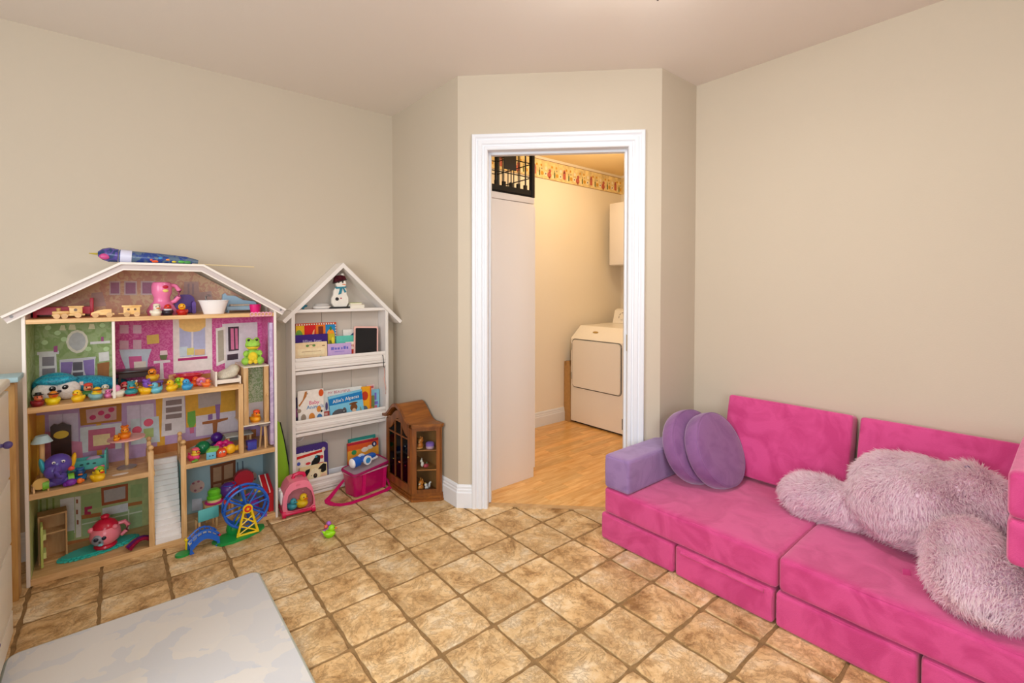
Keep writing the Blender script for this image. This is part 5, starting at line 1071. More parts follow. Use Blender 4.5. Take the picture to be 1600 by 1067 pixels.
# ---- on the roof: gift-wrapped roll and stick
gf = simple('wrapped_roll', 'plastic bag of colourful party print lying on the dollhouse roof', 'gift wrap', (-.44, 1.30, 1.3625), -3)
M_bag = mat('party_print', '#3550a8', .3, .5); b = B()
B().tube([(-.155, 0, .034), (-.10, 0, .030), (0, 0, .026), (.10, 0, .021), (.155, 0, .014)], [.030, .029, .026, .021, .013], 14).obj('body', speckle('party_print_blue', '#27428c', '#5a6f86', 24, .25), gf)
B().tube([(-.23, 0, .040), (-.215, 0, .040), (-.19, 0, .038), (-.158, 0, .035)], [.012, .026, .034, .031], 14).obj('gathered_end', speckle('party_print_dark', '#28406e', '#5c4aa0', 30, .2), gf)
B().cyl((-.228, 0, .040), (-.262, .004, .042), .006, .002, 8).obj('tip', plastic('#b8a23a'), gf); B().ell((-.205, -.026, .028), (.020, .010, .014)).obj('print_patch', plastic('#c8468a'), gf)
B().tube([(-.150, 0, .034), (-.108, 0, .031)], [.0315, .031], 14).obj('white_band', plastic('#dcdcf2'), gf)
for x, z, c, r in ((-.035, .022, '#ef5a24', .013), (-.02, .014, '#ef5a24', .010), (.0, .028, '#3a8fd0', .010), (.03, .022, '#e88a3a', .008), (.055, .013, '#e8d03a', .007), (.085, .014, '#58b04a', .010), (.11, .012, '#4a9a50', .010), (-.07, .026, '#6a3ab0', .011)): B().ell((x, -.019+abs(x)*.02, z), (r*1.5, .008, r*.8), u=10, v=8).obj('print_patch', plastic(c, .3), gf)
tag(B().cyl((-.315, 1.24, 1.3655), (-.035, 1.26, 1.3655-.006), .0028, n=8).obj('wooden_stick', mat('bamboo', '#e2cfa2', .6)), 'thin pale stick lying on the dollhouse roof', 'stick')


# ================================================================ BOOKCASE
bc = thing('bookcase', 'narrow white house-shaped bookcase with three lipped shelves of picture books', 'bookcase', (.481, 1.42, 0))
M_bc = mat('bookcase_white', '#ebe5e1', .5, .35, bump=(60, .02)); M_bead = mat('beadboard_shade', '#c9bfb5', .6, .3)  # back boards darkened to paint the shade inside the case
def bbx(name, *a, m=M_bc, bev=.0015, parent=None): return wput(B().bb(*a, bev=bev, seg=1), name, m, parent or bc)
bbx('side_panel', .178, .198, 1.358, 1.478, 0, 1.10); bbx('side_panel', .764, .784, 1.358, 1.478, 0, 1.10)
for k in range(3): bbx('back_board', .198+.1887*k+.001, .198+.1887*(k+1)-.001, 1.469, 1.477, .0, 1.105, m=M_bead)
bbx('top_shelf', .178, .784, 1.357, 1.478, 1.1005, 1.119)
wput(B().prism_y([(.20, 1.119), (.762, 1.119), (.481, 1.385)], 1.469, 1.477), 'gable_back', M_bead, bc, 0)
for s_ in (-1, 1):
    tip = (.481+s_*(.355 if s_ < 0 else .398), 1.058 if s_ < 0 else 1.026); pk = (.481, 1.405)
    d = (Vector(tip)-Vector(pk)).normalized(); n = Vector((d.y, -d.x))*(1 if s_ > 0 else -1)
    q = (pk[0], pk[1]-.022/abs(n.y) if abs(n.y) > .1 else pk[1])
    wput(B().prism_y([pk, tip, (tip[0]+n.x*.022, tip[1]+n.y*.022), (pk[0], pk[1]-.031)], 1.346, 1.478), 'roof_board', M_bc, bc, 0)
lipp = [(0, 0), (0, .012), (-.004, .016), (-.004, .030), (.001, .034), (.001, .046), (-.003, .050), (-.003, .058), (.002, .066), (.008, .066), (.008, 0)]
for zs, zl in ((.732, .757), (.364, .387), (.0, .020)):
    sh = bbx('shelf', .198, .764, 1.3565, 1.469, zs, zl-.006)
    wput(B().prism_x([(1.3625+y, zl+z*1.1) for y, z in lipp], .199, .763), 'moulded_lip', M_bc, sh, 20)
bbx('kick_strip', .70, .71, 1.40, 1.41, .014, .016)
# picture books
def book(label, P0, P1, zb, y, t, cover, art=(), tilt=0, lean=.05, r=0, group='picture books in the bookcase'):
    """cover from P0 (left) to P1 (right, top); stands on z = zb; art: (name, colour, polys in 0..1 of the cover) or ('text', colour, string, u, v, size)"""
    x0, x1, zt = P0[0], P1[0], P1[2]; w, h = x1-x0, zt-zb
    t_ = thing('picture_book', label, 'book', ((x0+x1)/2, y, zb), group=group, rot=(-lean, tilt, 0))
    m = paint(cover)
    B().prism_y(rrect(-w/2, 0, w/2, h, max(.001, r)), 0, .0014).prism_y(rrect(-w/2, 0, w/2, h, max(.001, r)), t-.0014, t).bb(-w/2, -w/2+.0014, 0, t, 0, h).obj('cover', m, t_, 0, kind='stuff')
    B().bb(-w/2+.002, w/2-.002, .0016, t-.0016, .002, h-.002).obj('pages', mat('paper_edges', '#efe9dc', .8, .1), t_, 0)
    F = frame((-w/2, 0, 0), (1, 0, 0), (0, 0, 1)); k = 0
    for a in art:
        k += 1; off = .0003+.00025*k
        if a[0] == 'text': text(t_, 'printed_title', a[2], a[5], paint(a[1]), F, a[3]*w, a[4]*h, off+.0004, rot=a[6] if len(a) > 6 else 0)
        else:
            for q in a[2]: decal(t_, a[0], paint(a[1]), F, [[(u*w, v*h) for u, v in q]], off, .0002)
    return t_
def blob(u, v, ru, rv, n=12): return circ(u, v, ru, n, rv)
z1_, z2_, z3_ = .7515, .3815, .0145
# upper shelf
dots = [rect(.06*k+.01, .955, .06*k+.035, .985) for k in range(16)] + [rect(.965, .62+.06*k, .99, .64+.06*k) for k in range(6)]
book('board book of fruit in coloured squares at the back of the upper shelf', (0.2278,1.445,0.8982), (0.472,1.445,1.031), z1_, 1.440, .014, '#c9512e',
     [('printed_square', '#e8b81e', [rect(0, .5, .2, .95)]), ('printed_square', '#d21a1e', [rect(.2, .5, .48, .95)]), ('printed_square', '#e87a24', [rect(.48, .5, .72, .95)]), ('printed_square', '#1f86c0', [rect(.72, .5, .985, .95)]),
      ('printed_fruit', '#6fa03a', [blob(.07, .72, .09, .14)]), ('printed_fruit', '#f0b47a', [[(.25, .62), (.34, .60), (.43, .70), (.45, .86), (.42, .84), (.37, .72), (.25, .66)]]), ('printed_fruit', '#7a2a20', [rect(.54, .54, .66, .92)]), ('printed_fruit', '#ef9a24', [blob(.85, .72, .10, .13)]), ('printed_leaf', '#3d7a3a', [blob(.85, .86, .03, .05)]), ('printed_dot', '#f4f0e6', dots)])
book('dark purple picture book with lilac title in the upper shelf', (0.2148,1.425,0.8818), (0.4085,1.425,0.9627), z1_, 1.418, .010, '#3a1a78',
     [('text', '#d8c6ee', 'Jillian Jiggs', .52, .80, .028), ('text', '#d8c6ee', 'and the', .52, .62, .019), ('text', '#c9a8dd', 'Secret Surprise', .5, .46, .022)])
book('cream picture book with vine border and crowd scene, front left of the upper shelf', (0.2075,1.4,0.8274), (0.3958,1.4,0.9175), z1_, 1.394, .012, '#ecd2a8',
     [('printed_panel', '#b98a72', [rect(.05, .02, .92, .46)]), ('printed_banner', '#f2dfb8', [rrect(.08, .55, .92, .78, .05)]), ('printed_leaf', '#5f8a4a', [blob(.38, .88, .05, .045), blob(.58, .88, .05, .045)]), ('printed_vine', '#7a5a3a', [rect(.42, .90, .56, .915), rect(.84, .84, .93, .87)]),
      ('printed_figure', '#4a6a86', [blob(.22, .24, .07, .20)]), ('printed_figure', '#8a3a34', [blob(.38, .22, .05, .2)]), ('printed_figure', '#5f8a5a', [blob(.78, .26, .09, .22)]), ('printed_figure', '#d9a08a', [blob(.1, .2, .05, .18), blob(.56, .22, .06, .16)]), ('printed_figure', '#40333a', [blob(.3, .3, .04, .12), blob(.66, .2, .05, .14)]), ('printed_line', '#a8825a', [rect(.2, .66, .8, .675)])])
book('small green and yellow book peeping out behind the lilac book', (0.4136,1.43,0.8855), (0.4581,1.43,0.9594), z1_, 1.430, .008, '#c9b428', [('printed_figure', '#6f7a2a', [rect(.2, .3, .6, .8)]), ('printed_figure', '#e8d83a', [blob(.7, .8, .2, .1)])])
book('white book with a dark blue bird at the back of the upper shelf', (0.5165,1.445,0.9176), (0.6142,1.445,0.9785), z1_, 1.446, .008, '#eae6e0', [('printed_bird', '#2a4a7a', [[(.15, .78), (.45, .82), (.75, .92), (.85, .90), (.62, .78), (.70, .70), (.4, .72)]]), ('printed_grass', '#9cc49a', [rect(0, .45, 1, .62)]), ('printed_figure', '#c0762a', [blob(.92, .76, .06, .06)])])
book('teal and white book with yellow circles, middle of the upper shelf', (0.4616,1.43,0.8818), (0.608,1.43,0.9421), z1_, 1.419, .008, '#5fc0ae', [('printed_panel', '#f0ece4', [rect(0, 0, 1, .5)]), ('printed_circle', '#c9dc3a', [blob(.1, .62, .07, .11), blob(.33, .62, .07, .11)]), ('text', '#f4f6f2', 'mal', .62, .68, .02)])
book('red monster book beside the tablet', (0.5171,1.415,0.8174), (0.5974,1.415,0.9021), z1_, 1.406, .008, '#e9ded2', [('text', '#c82a2a', 'hug', .5, .86, .024), ('printed_monster', '#b8382a', [rrect(.22, .02, .98, .68, .1)]), ('printed_eye', '#f4f0ea', [blob(.3, .55, .07, .06)]), ('printed_eye', '#20201e', [blob(.31, .55, .03, .03)])])
book('lilac picture book with blue title and three pale figures, front of the upper shelf', (0.399,1.4,0.8176), (0.5492,1.4,0.8985), z1_, 1.394, .010, '#c3a6d8',
     [('printed_scribble', '#6a6ac4', [rect(.14, .74, .26, .86), rect(.29, .74, .38, .83), rect(.41, .74, .50, .83), rect(.56, .74, .62, .83), rect(.66, .74, .76, .87), rect(.79, .74, .86, .84)]), ('printed_scribble', '#8a7ac8', [rect(.28, .64, .7, .67)]), ('printed_panel', '#d9a8c8', [rrect(.1, .02, .9, .44, .08)]), ('printed_figure', '#f0e2d6', [blob(.3, .18, .08, .2), blob(.54, .2, .1, .24), blob(.78, .18, .08, .2)])])
tb_ = thing('drawing_tablet', 'drawing tablet with a black screen and pale pink frame on the upper shelf', 'tablet', (.645, 1.396, z1_), rot=(-.10, .055, 0))
B().prism_y(rrect(-.083, .015, .083, .246, .014), 0, .007).obj('frame', plastic('#e9b7ae', .4), tb_); B().prism_y(rrect(-.073, .026, .073, .235, .008), -.0008, 0).obj('screen', mat('lcd_black', '#15161c', .2, .5), tb_)
wr = tag(B().tube([(.737, 1.392, .80), (.742, 1.372, .808), (.744, 1.356, .80), (.747, 1.3535, .77), (.748, 1.354, .735), (.752, 1.355, .72)], .0022, 6).obj('charging_cord', plastic('#26262a')), 'short black charging cord hanging over the upper shelf lip', 'cord')
wr2 = tag(B().tube([(.752, 1.355, .718), (.755, 1.354, .69), (.750, 1.353, .65), (.762, 1.353, .58), (.760, 1.352, .545)], .0028, 6).obj('charging_cord', plastic('#e2ada2')), 'pink end of a cord dangling before the middle shelf opening', 'cord')
# middle shelf
book('dark picture book at the far left end of the middle shelf', (0.2107,1.41,0.4218), (0.2375,1.41,0.5837), z2_, 1.425, .010, '#3a2a52', [('printed_figure', '#b0528a', [blob(.5, .55, .35, .14)]), ('printed_figure', '#c07a4a', [blob(.6, .1, .3, .08)])])
book('white baby animals picture book on the middle shelf', (0.2226,1.4,0.4411), (0.3743,1.4,0.6251), z2_, 1.396, .010, '#f0e9e2',
     [('text', '#d8327a', 'Baby', .62, .68, .032), ('text', '#2a86c4', 'Animals', .66, .57, .032), ('printed_animal', '#b9763a', [[(.02, .66), (.18, .78), (.28, .98), (.36, .98), (.33, .86), (.24, .78), (.06, .62)]]), ('printed_animal', '#d2551e', [blob(.90, .90, .10, .09)]), ('printed_animal', '#9a8a7a', [blob(.2, .33, .1, .1), blob(.04, .52, .08, .05)]), ('printed_animal', '#d98a3a', [blob(.52, .32, .12, .11), blob(.8, .50, .09, .08)]), ('printed_animal', '#4a7ab0', [blob(.82, .28, .11, .10)]), ('printed_animal', '#c25a5a', [blob(.2, .06, .05, .08)]), ('printed_animal', '#7a8a5a', [blob(.68, .14, .12, .03)]), ('printed_animal', '#2a2522', [blob(.36, .92, .015, .015), blob(.90, .44, .04, .03)])])
book('white picture book with a red bus and slanting title, half hidden on the middle shelf', (0.3735,1.425,0.4487), (0.6299,1.425,0.6036), z2_, 1.424, .010, '#e2e4e2', [('text', '#b8506a', 'MY BEAUTIFUL', .42, .92, .022), ('text', '#b8506a', 'FIRST', .28, .80, .022), ('printed_bus', '#c24a42', [rrect(.02, .12, .28, .42, .04)]), ('printed_bus', '#e0b0a8', [rect(.02, .22, .28, .25), rect(.05, .30, .12, .38), rect(.16, .30, .24, .38)]), ('printed_figure', '#5a4a7a', [blob(.2, .5, .05, .08), blob(.1, .56, .03, .12)]), ('printed_wheel', '#3a2a2a', [blob(.1, .12, .05, .05)])], lean=.03)
book('blue alpaca picture book with a white title, tilted on the middle shelf', (0.4217,1.405,0.4244), (0.6388,1.405,0.5761), z2_+.004, 1.404, .008, '#7cc4e2',
     [('printed_banner', '#1c7cc0', [[(-.0, .70), (1, .66), (1, .94), (0, .92)]]), ('text', '#f2efe2', "Allie's Alpacas", .5, .80, .030), ('printed_field', '#cfc48a', [rect(0, 0, 1, .26)]), ('printed_alpaca', '#5f5a5e', [blob(.25, .36, .21, .17), blob(.42, .42, .06, .12)]), ('printed_alpaca', '#7a4a26', [blob(.70, .46, .11, .13), blob(.70, .60, .13, .04), blob(.70, .24, .06, .14)]), ('printed_face', '#e0bda0', [blob(.70, .36, .06, .07)]), ('printed_eye', '#e8e4e0', [blob(.40, .42, .015, .02)]), ('printed_grass', '#8f9a5a', [blob(.5, .12, .18, .08), blob(.9, .3, .02, .14)])], tilt=-.09)
book('orange and yellow book with a red figure, right part of the middle shelf', (0.6182,1.42,0.4289), (0.6849,1.42,0.5973), z2_, 1.414, .008, '#f0a81e', [('printed_figure', '#c23a1e', [blob(.35, .72, .34, .14)]), ('printed_figure', '#5a6a7a', [blob(.35, .3, .3, .12)]), ('printed_figure', '#5a8a3a', [rect(.1, 0, .9, .1)]), ('printed_edge', '#e86a2a', [rect(.85, 0, 1, 1)])], tilt=.03)
book('thin olive green book leaning at the right of the middle shelf', (0.6794,1.43,0.4295), (0.7157,1.43,0.527), z2_, 1.430, .008, '#7a8a52', [('printed_figure', '#d2a83a', [rect(.3, .2, .7, .5)])], tilt=.03)
book('pale blue book with purple letters at the right end of the middle shelf', (0.686,1.435,0.4274), (0.7544,1.435,0.5641), z2_, 1.4405, .007, '#86c0d6', [('printed_letters', '#7a6ac0', [rect(.5, .62, .7, .88), rect(.5, .45, .85, .56)]), ('printed_figure', '#e0708a', [rect(.5, .3, .75, .42)]), ('printed_figure', '#3a8a8a', [rect(.5, .1, .95, .24)])], tilt=.03)
book('pink and white book standing at the back right of the middle shelf', (0.6733,1.447,0.4357), (0.7281,1.447,0.596), z2_, 1.449, .007, '#e8c4c4', [('printed_figure', '#c25a6a', [rect(.4, .9, .9, .97)])])
# lower shelf
book('purple board book with rounded corners, tallest on the lower shelf', (0.21,1.43,0.0869), (0.4095,1.43,0.2793), z3_, 1.428, .012, '#46307c', [('printed_dot', '#d8cfe6', [blob(.12+.09*k, .84+.012*(k % 3), .012, .01) for k in range(8)]), ('printed_moon', '#d8cba8', [blob(.86, .84, .06, .05)]), ('printed_letters', '#a88ac8', [rect(.3, .74, .75, .79)])], r=.02)
book('white board book with a red banner and a black-eared dog', (0.208,1.41,0.0743), (0.3788,1.41,0.2424), z3_, 1.411, .010, '#f0e6d8',
     [('printed_banner', '#d2261e', [[(.06, .86), (.94, .93), (.94, 1), (.06, .93)]]), ('printed_ear', '#161412', [[(.48, .42), (.56, .72), (.74, .88), (.90, .84), (.84, .68), (.70, .56), (.62, .42)]]), ('printed_heart', '#4a5ab0', [blob(.12, .74, .06, .05)]), ('printed_heart', '#d2323a', [blob(.92, .80, .06, .05), blob(.44, .70, .09, .035)]), ('printed_heart', '#3a9ab0', [blob(.72, .84, .05, .03)]), ('printed_figure', '#ef9a2e', [rect(0, .1, .2, .4)]), ('printed_letters', '#c8402e', [rect(.78, .58, .98, .66)])], r=.006)
book('cream puppy book with black ears at the front of the lower shelf', (0.2269,1.4,0.053), (0.3906,1.4,0.1621), z3_, 1.393, .011, '#ecd9a8',
     [('printed_ear', '#191614', [[(.10, .52), (.22, .86), (.38, .90), (.36, .78), (.26, .62), (.16, .48)], [(.66, .80), (.74, .90), (.86, 1.0), (.97, .94), (.96, .68), (.84, .62), (.76, .66), (.78, .78)]]), ('printed_face', '#f4e8c4', [blob(.54, .58, .2, .3)]), ('printed_nose', '#2a211c', [blob(.56, .56, .075, .10)]), ('printed_nose', '#6a4a30', [blob(.57, .58, .03, .04)]), ('printed_eye', '#1a1614', [blob(.42, .60, .018, .02)]), ('printed_mouth', '#1a1614', [blob(.50, .34, .09, .025)]), ('printed_cheek', '#eec4a4', [blob(.86, .48, .12, .12)])])
book('teal picture book behind the orange one on the lower shelf', (0.5448,1.435,0.0196), (0.7301,1.435,0.2596), z3_, 1.436, .010, '#2f8f86', [('printed_panel', '#9cc8bc', [rrect(.08, .80, .9, .93, .03)])])
book('orange and red picture book with a dark round sticker, right of the lower shelf', (0.5288,1.415,0.0298), (0.7392,1.415,0.2409), z3_, 1.414, .012, '#e2602a', [('printed_band', '#c2263a', [rect(0, .93, 1, 1)]), ('printed_panel', '#f0a83a', [rect(0, .5, 1, .78)]), ('printed_figure', '#efe4d6', [blob(.55, .74, .12, .07), blob(.72, .78, .1, .06)]), ('printed_sticker', '#1d2a5a', [blob(.86, .84, .08, .08)]), ('printed_sticker', '#e8e8ee', [blob(.86, .84, .03, .045)]), ('printed_figure', '#3a9a5a', [blob(.2, .72, .08, .07)])])
rg = tag(B().tube([(.245+.026*math.cos(a*PI/12), 1.464, .335+.026*math.sin(a*PI/12)) for a in range(24)], .0045, 8, True).tube([(.262, 1.465, .352), (.285, 1.464, .350), (.300, 1.464, .365)], .0018, 6).obj('cable_loop', plastic('#d6d0cc')), 'white cable loop hung at the back of the lower shelf', 'cable')
# gable shelf
sm_ = thing('snowman_ornament', 'painted wooden snowman with a plaid hat and teal scarf under the bookcase roof', 'ornament', (.478, 1.405, 1.1195)); sm_.scale = (1.12, 1, 1.10)
B().bb(-.070, .070, -.022, .022, 0, .010, .002).obj('base', M_dark, sm_)
F = Matrix(((1, 0, 0, 0), (0, 0, 1, 0), (0, 1, 0, 0), (0, 0, 0, 1)))
bodyo = [(-.035, .010), (-.047, .03), (-.047, .058), (-.037, .078), (-.036, .10), (-.026, .115), (-.024, .122), (.0, .118), (.026, .122), (.036, .105), (.036, .08), (.046, .06), (.046, .03), (.034, .010)]
M_snow = mat('painted_white', '#ece7de', .6, .3, noise=(40, .05))
B().prism_y(bodyo, -.010, .010).obj('body', M_snow, sm_); B().prism_y(circ(.004, .142, .029, 20, .027), -.012, .008).obj('head', M_snow, sm_)
B().prism_y([(-.034, .150), (-.030, .176), (-.018, .188), (.010, .190), (.026, .184), (.032, .172), (.034, .164), (-.004, .154), (-.030, .144)], -.015, .010).obj('hat', mat('plaid_felt', '#4a1a22', .8, .1, noise=(60, .6)), sm_); B().prism_y([(-.036, .142), (.036, .163), (.036, .168), (-.036, .148)], -.018, .010).obj('hat_brim', plastic('#1d1414'), sm_); B().ell((.014, -.004, .192), .011, u=10, v=8).obj('pompom', M_snow, sm_)
B().prism_y([(-.024, .112), (.032, .118), (.034, .126), (-.026, .122)], -.016, .006).prism_y([(.0, .122), (.012, .120), (.006, .085), (-.012, .078)], -.0145, -.0125).prism_y([(.012, .120), (.020, .118), (.034, .094), (.024, .090)], -.0145, -.0125).obj('scarf', plastic('#2a7f94', .7), sm_, kind='stuff')
B().prism_y(circ(-.018, .054, .010, 12, .010), -.0125, -.0102).obj('mitten', plastic('#1c1a1e', .6), sm_); B().prism_y([(.010, .136), (.030, .134), (.030, .139), (.012, .140)], -.0135, -.0122).obj('nose', plastic('#d8702a'), sm_)
for x in (-.008, .014): B().prism_y(circ(x, .151, .004, 10, .006), -.0135, -.0122).obj('eye', plastic('#15130f'), sm_)
B().prism_y(circ(.004, .058, .005, 10, .004), -.0115, -.0102).obj('heart', plastic('#b03a54'), sm_)
pbk = thing('paperback', 'cream paperbacks lying right of the snowman', 'book', (.580, 1.408, 1.1195), .05, 'books lying right of the snowman'); B().bb(-.045, .045, -.035, .035, 0, .021).obj('pages', mat('paper_edges', ''), pbk, 0); B().bb(-.047, .047, -.037, .037, .021, .0225).bb(-.047, .047, -.037, .037, -.0005, .0002).obj('cover', paint('#e6d4b4'), pbk, 0, kind='stuff')
pb2 = thing('paperback', 'pale green book on top of the cream paperbacks', 'book', (.575, 1.410, 1.1425), -.04, 'books lying right of the snowman'); B().bb(-.036, .036, -.03, .03, 0, .009).obj('pages', mat('paper_edges', ''), pb2, 0); B().bb(-.038, .038, -.032, .032, .009, .0105).obj('cover', paint('#c3d06a'), pb2, 0)
rc = thing('smooth_stone', 'grey-white oval dish on the gable shelf left of the snowman', 'dish', (.368, 1.405, 1.1195)); B().lathe([(0, 0), (.05, .002), (.056, .012), (.050, .017), (0, .018)], n=24, sc=(1, .6, 1)).obj('dish', plastic('#e6e2de', .4), rc); B().lathe([(0, .018), (.042, .019), (.046, .026), (.03, .034), (0, .036)], n=24, sc=(1, .6, 1)).obj('lid', plastic('#cfccca', .4), rc)
bt = thing('toy_dinosaur', 'small teal toy animal at the left end of the gable shelf', 'toy', (.245, 1.40, 1.1195)); b = B().ell((0, 0, .013), (.022, .010, .009)).ell((.026, 0, .020), (.010, .008, .007)).cyl((-.02, 0, .013), (-.036, 0, .008), .007, .001, 8)
for x in (-.012, .012):
    for y in (-.006, .006): b.cyl((x, y, 0), (x, y, .010), .004, n=8)
b.obj('body', plastic('#2a7f9a'), bt)
B().ell((.033, -.006, .022), .002, u=8, v=6).obj('eye', plastic('#141414'), bt)

# ================================================================ CURIO CABINET
M_oak = wood('honey_oak', '#5f3110', '#8f5320', (16, 16, 2), .35); M_oakx = wood('honey_oak_flat', '#6e3b13', '#9c5e22', (2, 14, 14), .35)
def glass_mat():
    m = bpy.data.materials.new('clear_glass'); t = nt(m); N = t.nodes; L = t.links; N.remove(N['Principled BSDF'])
    tr = N.new('ShaderNodeBsdfTransparent'); tr.inputs[0].default_value = (.93, .95, .94, 1); gl = N.new('ShaderNodeBsdfGlossy'); gl.inputs['Roughness'].default_value = .02
    lw = N.new('ShaderNodeFresnel'); lw.inputs[0].default_value = 1.18; mx = N.new('ShaderNodeMixShader')
    L.new(lw.outputs[0], mx.inputs[0]); L.new(tr.outputs[0], mx.inputs[1]); L.new(gl.outputs[0], mx.inputs[2]); L.new(mx.outputs[0], N['Material Output'].inputs['Surface']); return m
M_glass = glass_mat()
cc = thing('curio_cabinet', 'small honey-oak curio cabinet with glass sides and an arched roof', 'cabinet', (.80, 1.047, 0))
P = [(.706, .889), (.846, .800), (.861, .800), (.861, 1.294), (.846, 1.294), (.706, 1.205)]
def grow(e): return [(x-(e if x < .8 else (e*.4 if x < .855 else 0)), y+(e if y > 1.04 else -e)) for x, y in P]
wput(B().prism_z(grow(.010), 0, .012), 'plinth', M_oakx, cc, 0); wput(B().prism_z(grow(.004), .012, .030), 'plinth_moulding', M_oakx, cc, 0)
wput(B().prism_z(P, .030, .045), 'bottom_board', M_oakx, cc, 0)
wput(B().prism_z(grow(.004), .430, .440), 'cornice', M_oakx, cc, 0); wput(B().prism_z(grow(.011), .440, .454), 'cornice_cap', M_oakx, cc, 0)
wput(B().bb(.853, .859, .805, 1.289, .045, .43), 'back_panel', mat('curio_back', '#a0703f', .5), cc, 0)
M_shelfe = wood('oak_shelf', '#8a5a2c', '#b07a42', (2, 14, 14), .4)
for z in (.182, .297): wput(B().prism_z([(x+.006 if x < .8 else x-.004, y+(.006 if y < 1.04 else -.006)) for x, y in P], z-.005, z), 'shelf', M_shelfe, cc, 0)
def seg(a, b_, s0, s1, z0, z1, th, name, m, parent=cc, out=0):
    a = Vector((*a, 0)); b_ = Vector((*b_, 0)); d = (b_-a).normalized(); n = Vector((-d.y, d.x, 0))
    p = [a+d*s0+n*out, a+d*s1+n*out, a+d*s1+n*(out+th), a+d*s0+n*(out+th)]
    return wput(B().prism_z([(v.x, v.y) for v in p], z0, z1), name, m, parent, 0)
for a_, c_ in ((P[0], P[1]), (P[4], P[5])):
    Ls = (Vector(c_)-Vector(a_)).length
    for nm_, ar_ in (('stile', (0, .026, .045, .43)), ('stile', (Ls-.026, Ls, .045, .43)), ('rail', (.026, Ls-.026, .045, .066)), ('rail', (.026, Ls-.026, .412, .43))): seg(a_, c_, *ar_, .016, nm_, M_oak)
    seg(a_, c_, .026, Ls-.026, .066, .412, .002, 'glass_pane', M_glass, out=.007)
for y in (.802, 1.292): wput(B().bb(.842, .854, y-.002, y+.002, .045, .43), 'side_strip', M_oak, cc, 0)
# front door under the arch: ogee outline in (y, z)
def ogee(base, rise, half, n=24):
    return [(1.047+half*(2*k/n-1), base+rise*(.5-.5*math.cos(PI*(1-abs(2*k/n-1))))**1.15) for k in range(n+1)]
yo, yi = .158, .127
dr = wput(B().prism_x([(1.047-yo, .046), (1.047+yo, .046)] + ogee(.428, .075, yo)[::-1], .700, .701), 'door_backing', M_glass, cc, 0)
outer = ogee(.428, .078, yo); inner = ogee(.375, .085, yi)
bm = bmesh.new()
def strip(A_, B_, x0, x1):
    r = [[bm.verts.new((x, *p)) for p in q] for x, q in ((x0, A_), (x0, B_), (x1, B_), (x1, A_))]
    for i in range(len(A_)-1):
        for j in range(4): bm.faces.new((r[j][i], r[j][i+1], r[(j+1) % 4][i+1], r[(j+1) % 4][i]))
strip(outer, inner, .694, .710)
for y0, y1 in ((1.047-yo, 1.047-yi), (1.047+yi, 1.047+yo)): strip([(y0, .046), (y0, .43)], [(y1, .046), (y1, .43)], .6942, .710)
strip([(1.047-yi, .046), (1.047+yi, .046)], [(1.047-yi, .092), (1.047+yi, .092)], .6942, .710)
k = B(); k.bm.free(); k.bm = bm; dfr = wput(k, 'door_frame', M_oak, cc, 20)
for y in (1.005, 1.089): wput(B().bb(.696, .704, y-.005, y+.005, .092, .45), 'glazing_bar', M_oak, dfr, 0)
for z in (.36,): wput(B().bb(.6965, .7035, 1.047-yi, 1.047+yi, z-.004, z+.004), 'glazing_bar', M_oak, dfr, 0)
wput(B().ell((.690, .905, .26), .006, u=10, v=8), 'knob', mat('brass', ''), dfr)
# arched roof
o1 = ogee(.454, .092, .172); o2 = ogee(.440, .088, .172)
bm = bmesh.new(); strip(o1, o2, .684, .861); k = B(); k.bm.free(); k.bm = bm; wput(k, 'arched_roof', M_oakx, cc, 20)
bm = bmesh.new(); strip(ogee(.458, .093, .178), ogee(.442, .088, .178), .676, .690); k = B(); k.bm.free(); k.bm = bm; wput(k, 'roof_moulding', M_oak, cc, 20)
# ornaments inside
def orn(label, at, parts, name='figurine', rz=0):
    t = thing(name, label, 'figurine', at, math.radians(rz), 'ornaments in the curio cabinet')
    for nm_, c, sh in parts:
        b = B()
        for s_ in sh: b.ell(s_[:3], s_[3], u=12, v=8)
        b.obj(nm_, plastic(c, .3), t)
def critter(label, at, c, c2, s=1, rz=0):
    s *= 1.3; orn(label, at, [('body', c, [(0, 0, .014*s, (.013*s, .010*s, .015*s)), (.002*s, 0, .034*s, (.011*s, .010*s, .010*s)), (.004*s, .007*s, .045*s, (.003*s, .003*s, .006*s)), (.004*s, -.007*s, .045*s, (.003*s, .003*s, .006*s))]), ('muzzle', c2, [(-.008*s, -.006*s, .031*s, (.005*s, .005*s, .004*s))]), ('base', c2, [(-.004*s, 0, .005*s, (.016*s, .013*s, .005*s))])], rz=rz)
s1, s2, s3 = .045, .182, .297
critter('orange eared figurine on the top shelf of the curio cabinet side', (.765, .895, s3), '#c2702a', '#d89a5a', 1.1)
pbx2 = thing('trinket_box', 'lilac and purple trinket box on the curio cabinet top shelf', 'box', (.815, .870, s3), group=None); B().lathe([(0, 0), (.022, 0), (.025, .006), (.024, .016), (0, .016)], n=20).obj('bowl', plastic('#d9b0c8'), pbx2); B().lathe([(.026, .016), (.025, .030), (.018, .036), (0, .038)], n=20).obj('lid', plastic('#8f6cc4'), pbx2)
orn('white unicorn figurine with a red base on the curio middle shelf', (.775, .890, s2), [('body', '#eee9e4', [(0, 0, .022, (.010, .008, .016)), (-.006, 0, .042, (.008, .006, .010)), (-.004, 0, .054, (.002, .002, .007))]), ('base', '#c24a5a', [(.018, -.012, .012, (.018, .012, .012))])])
critter('green and grey figurine at the foot of the unicorn', (.800, .885, s2), '#5a6a4a', '#8a8a84', .5)
critter('orange and cream figurine on the curio bottom shelf', (.765, .893, s1), '#d8822e', '#f0d8b0', 1.15)
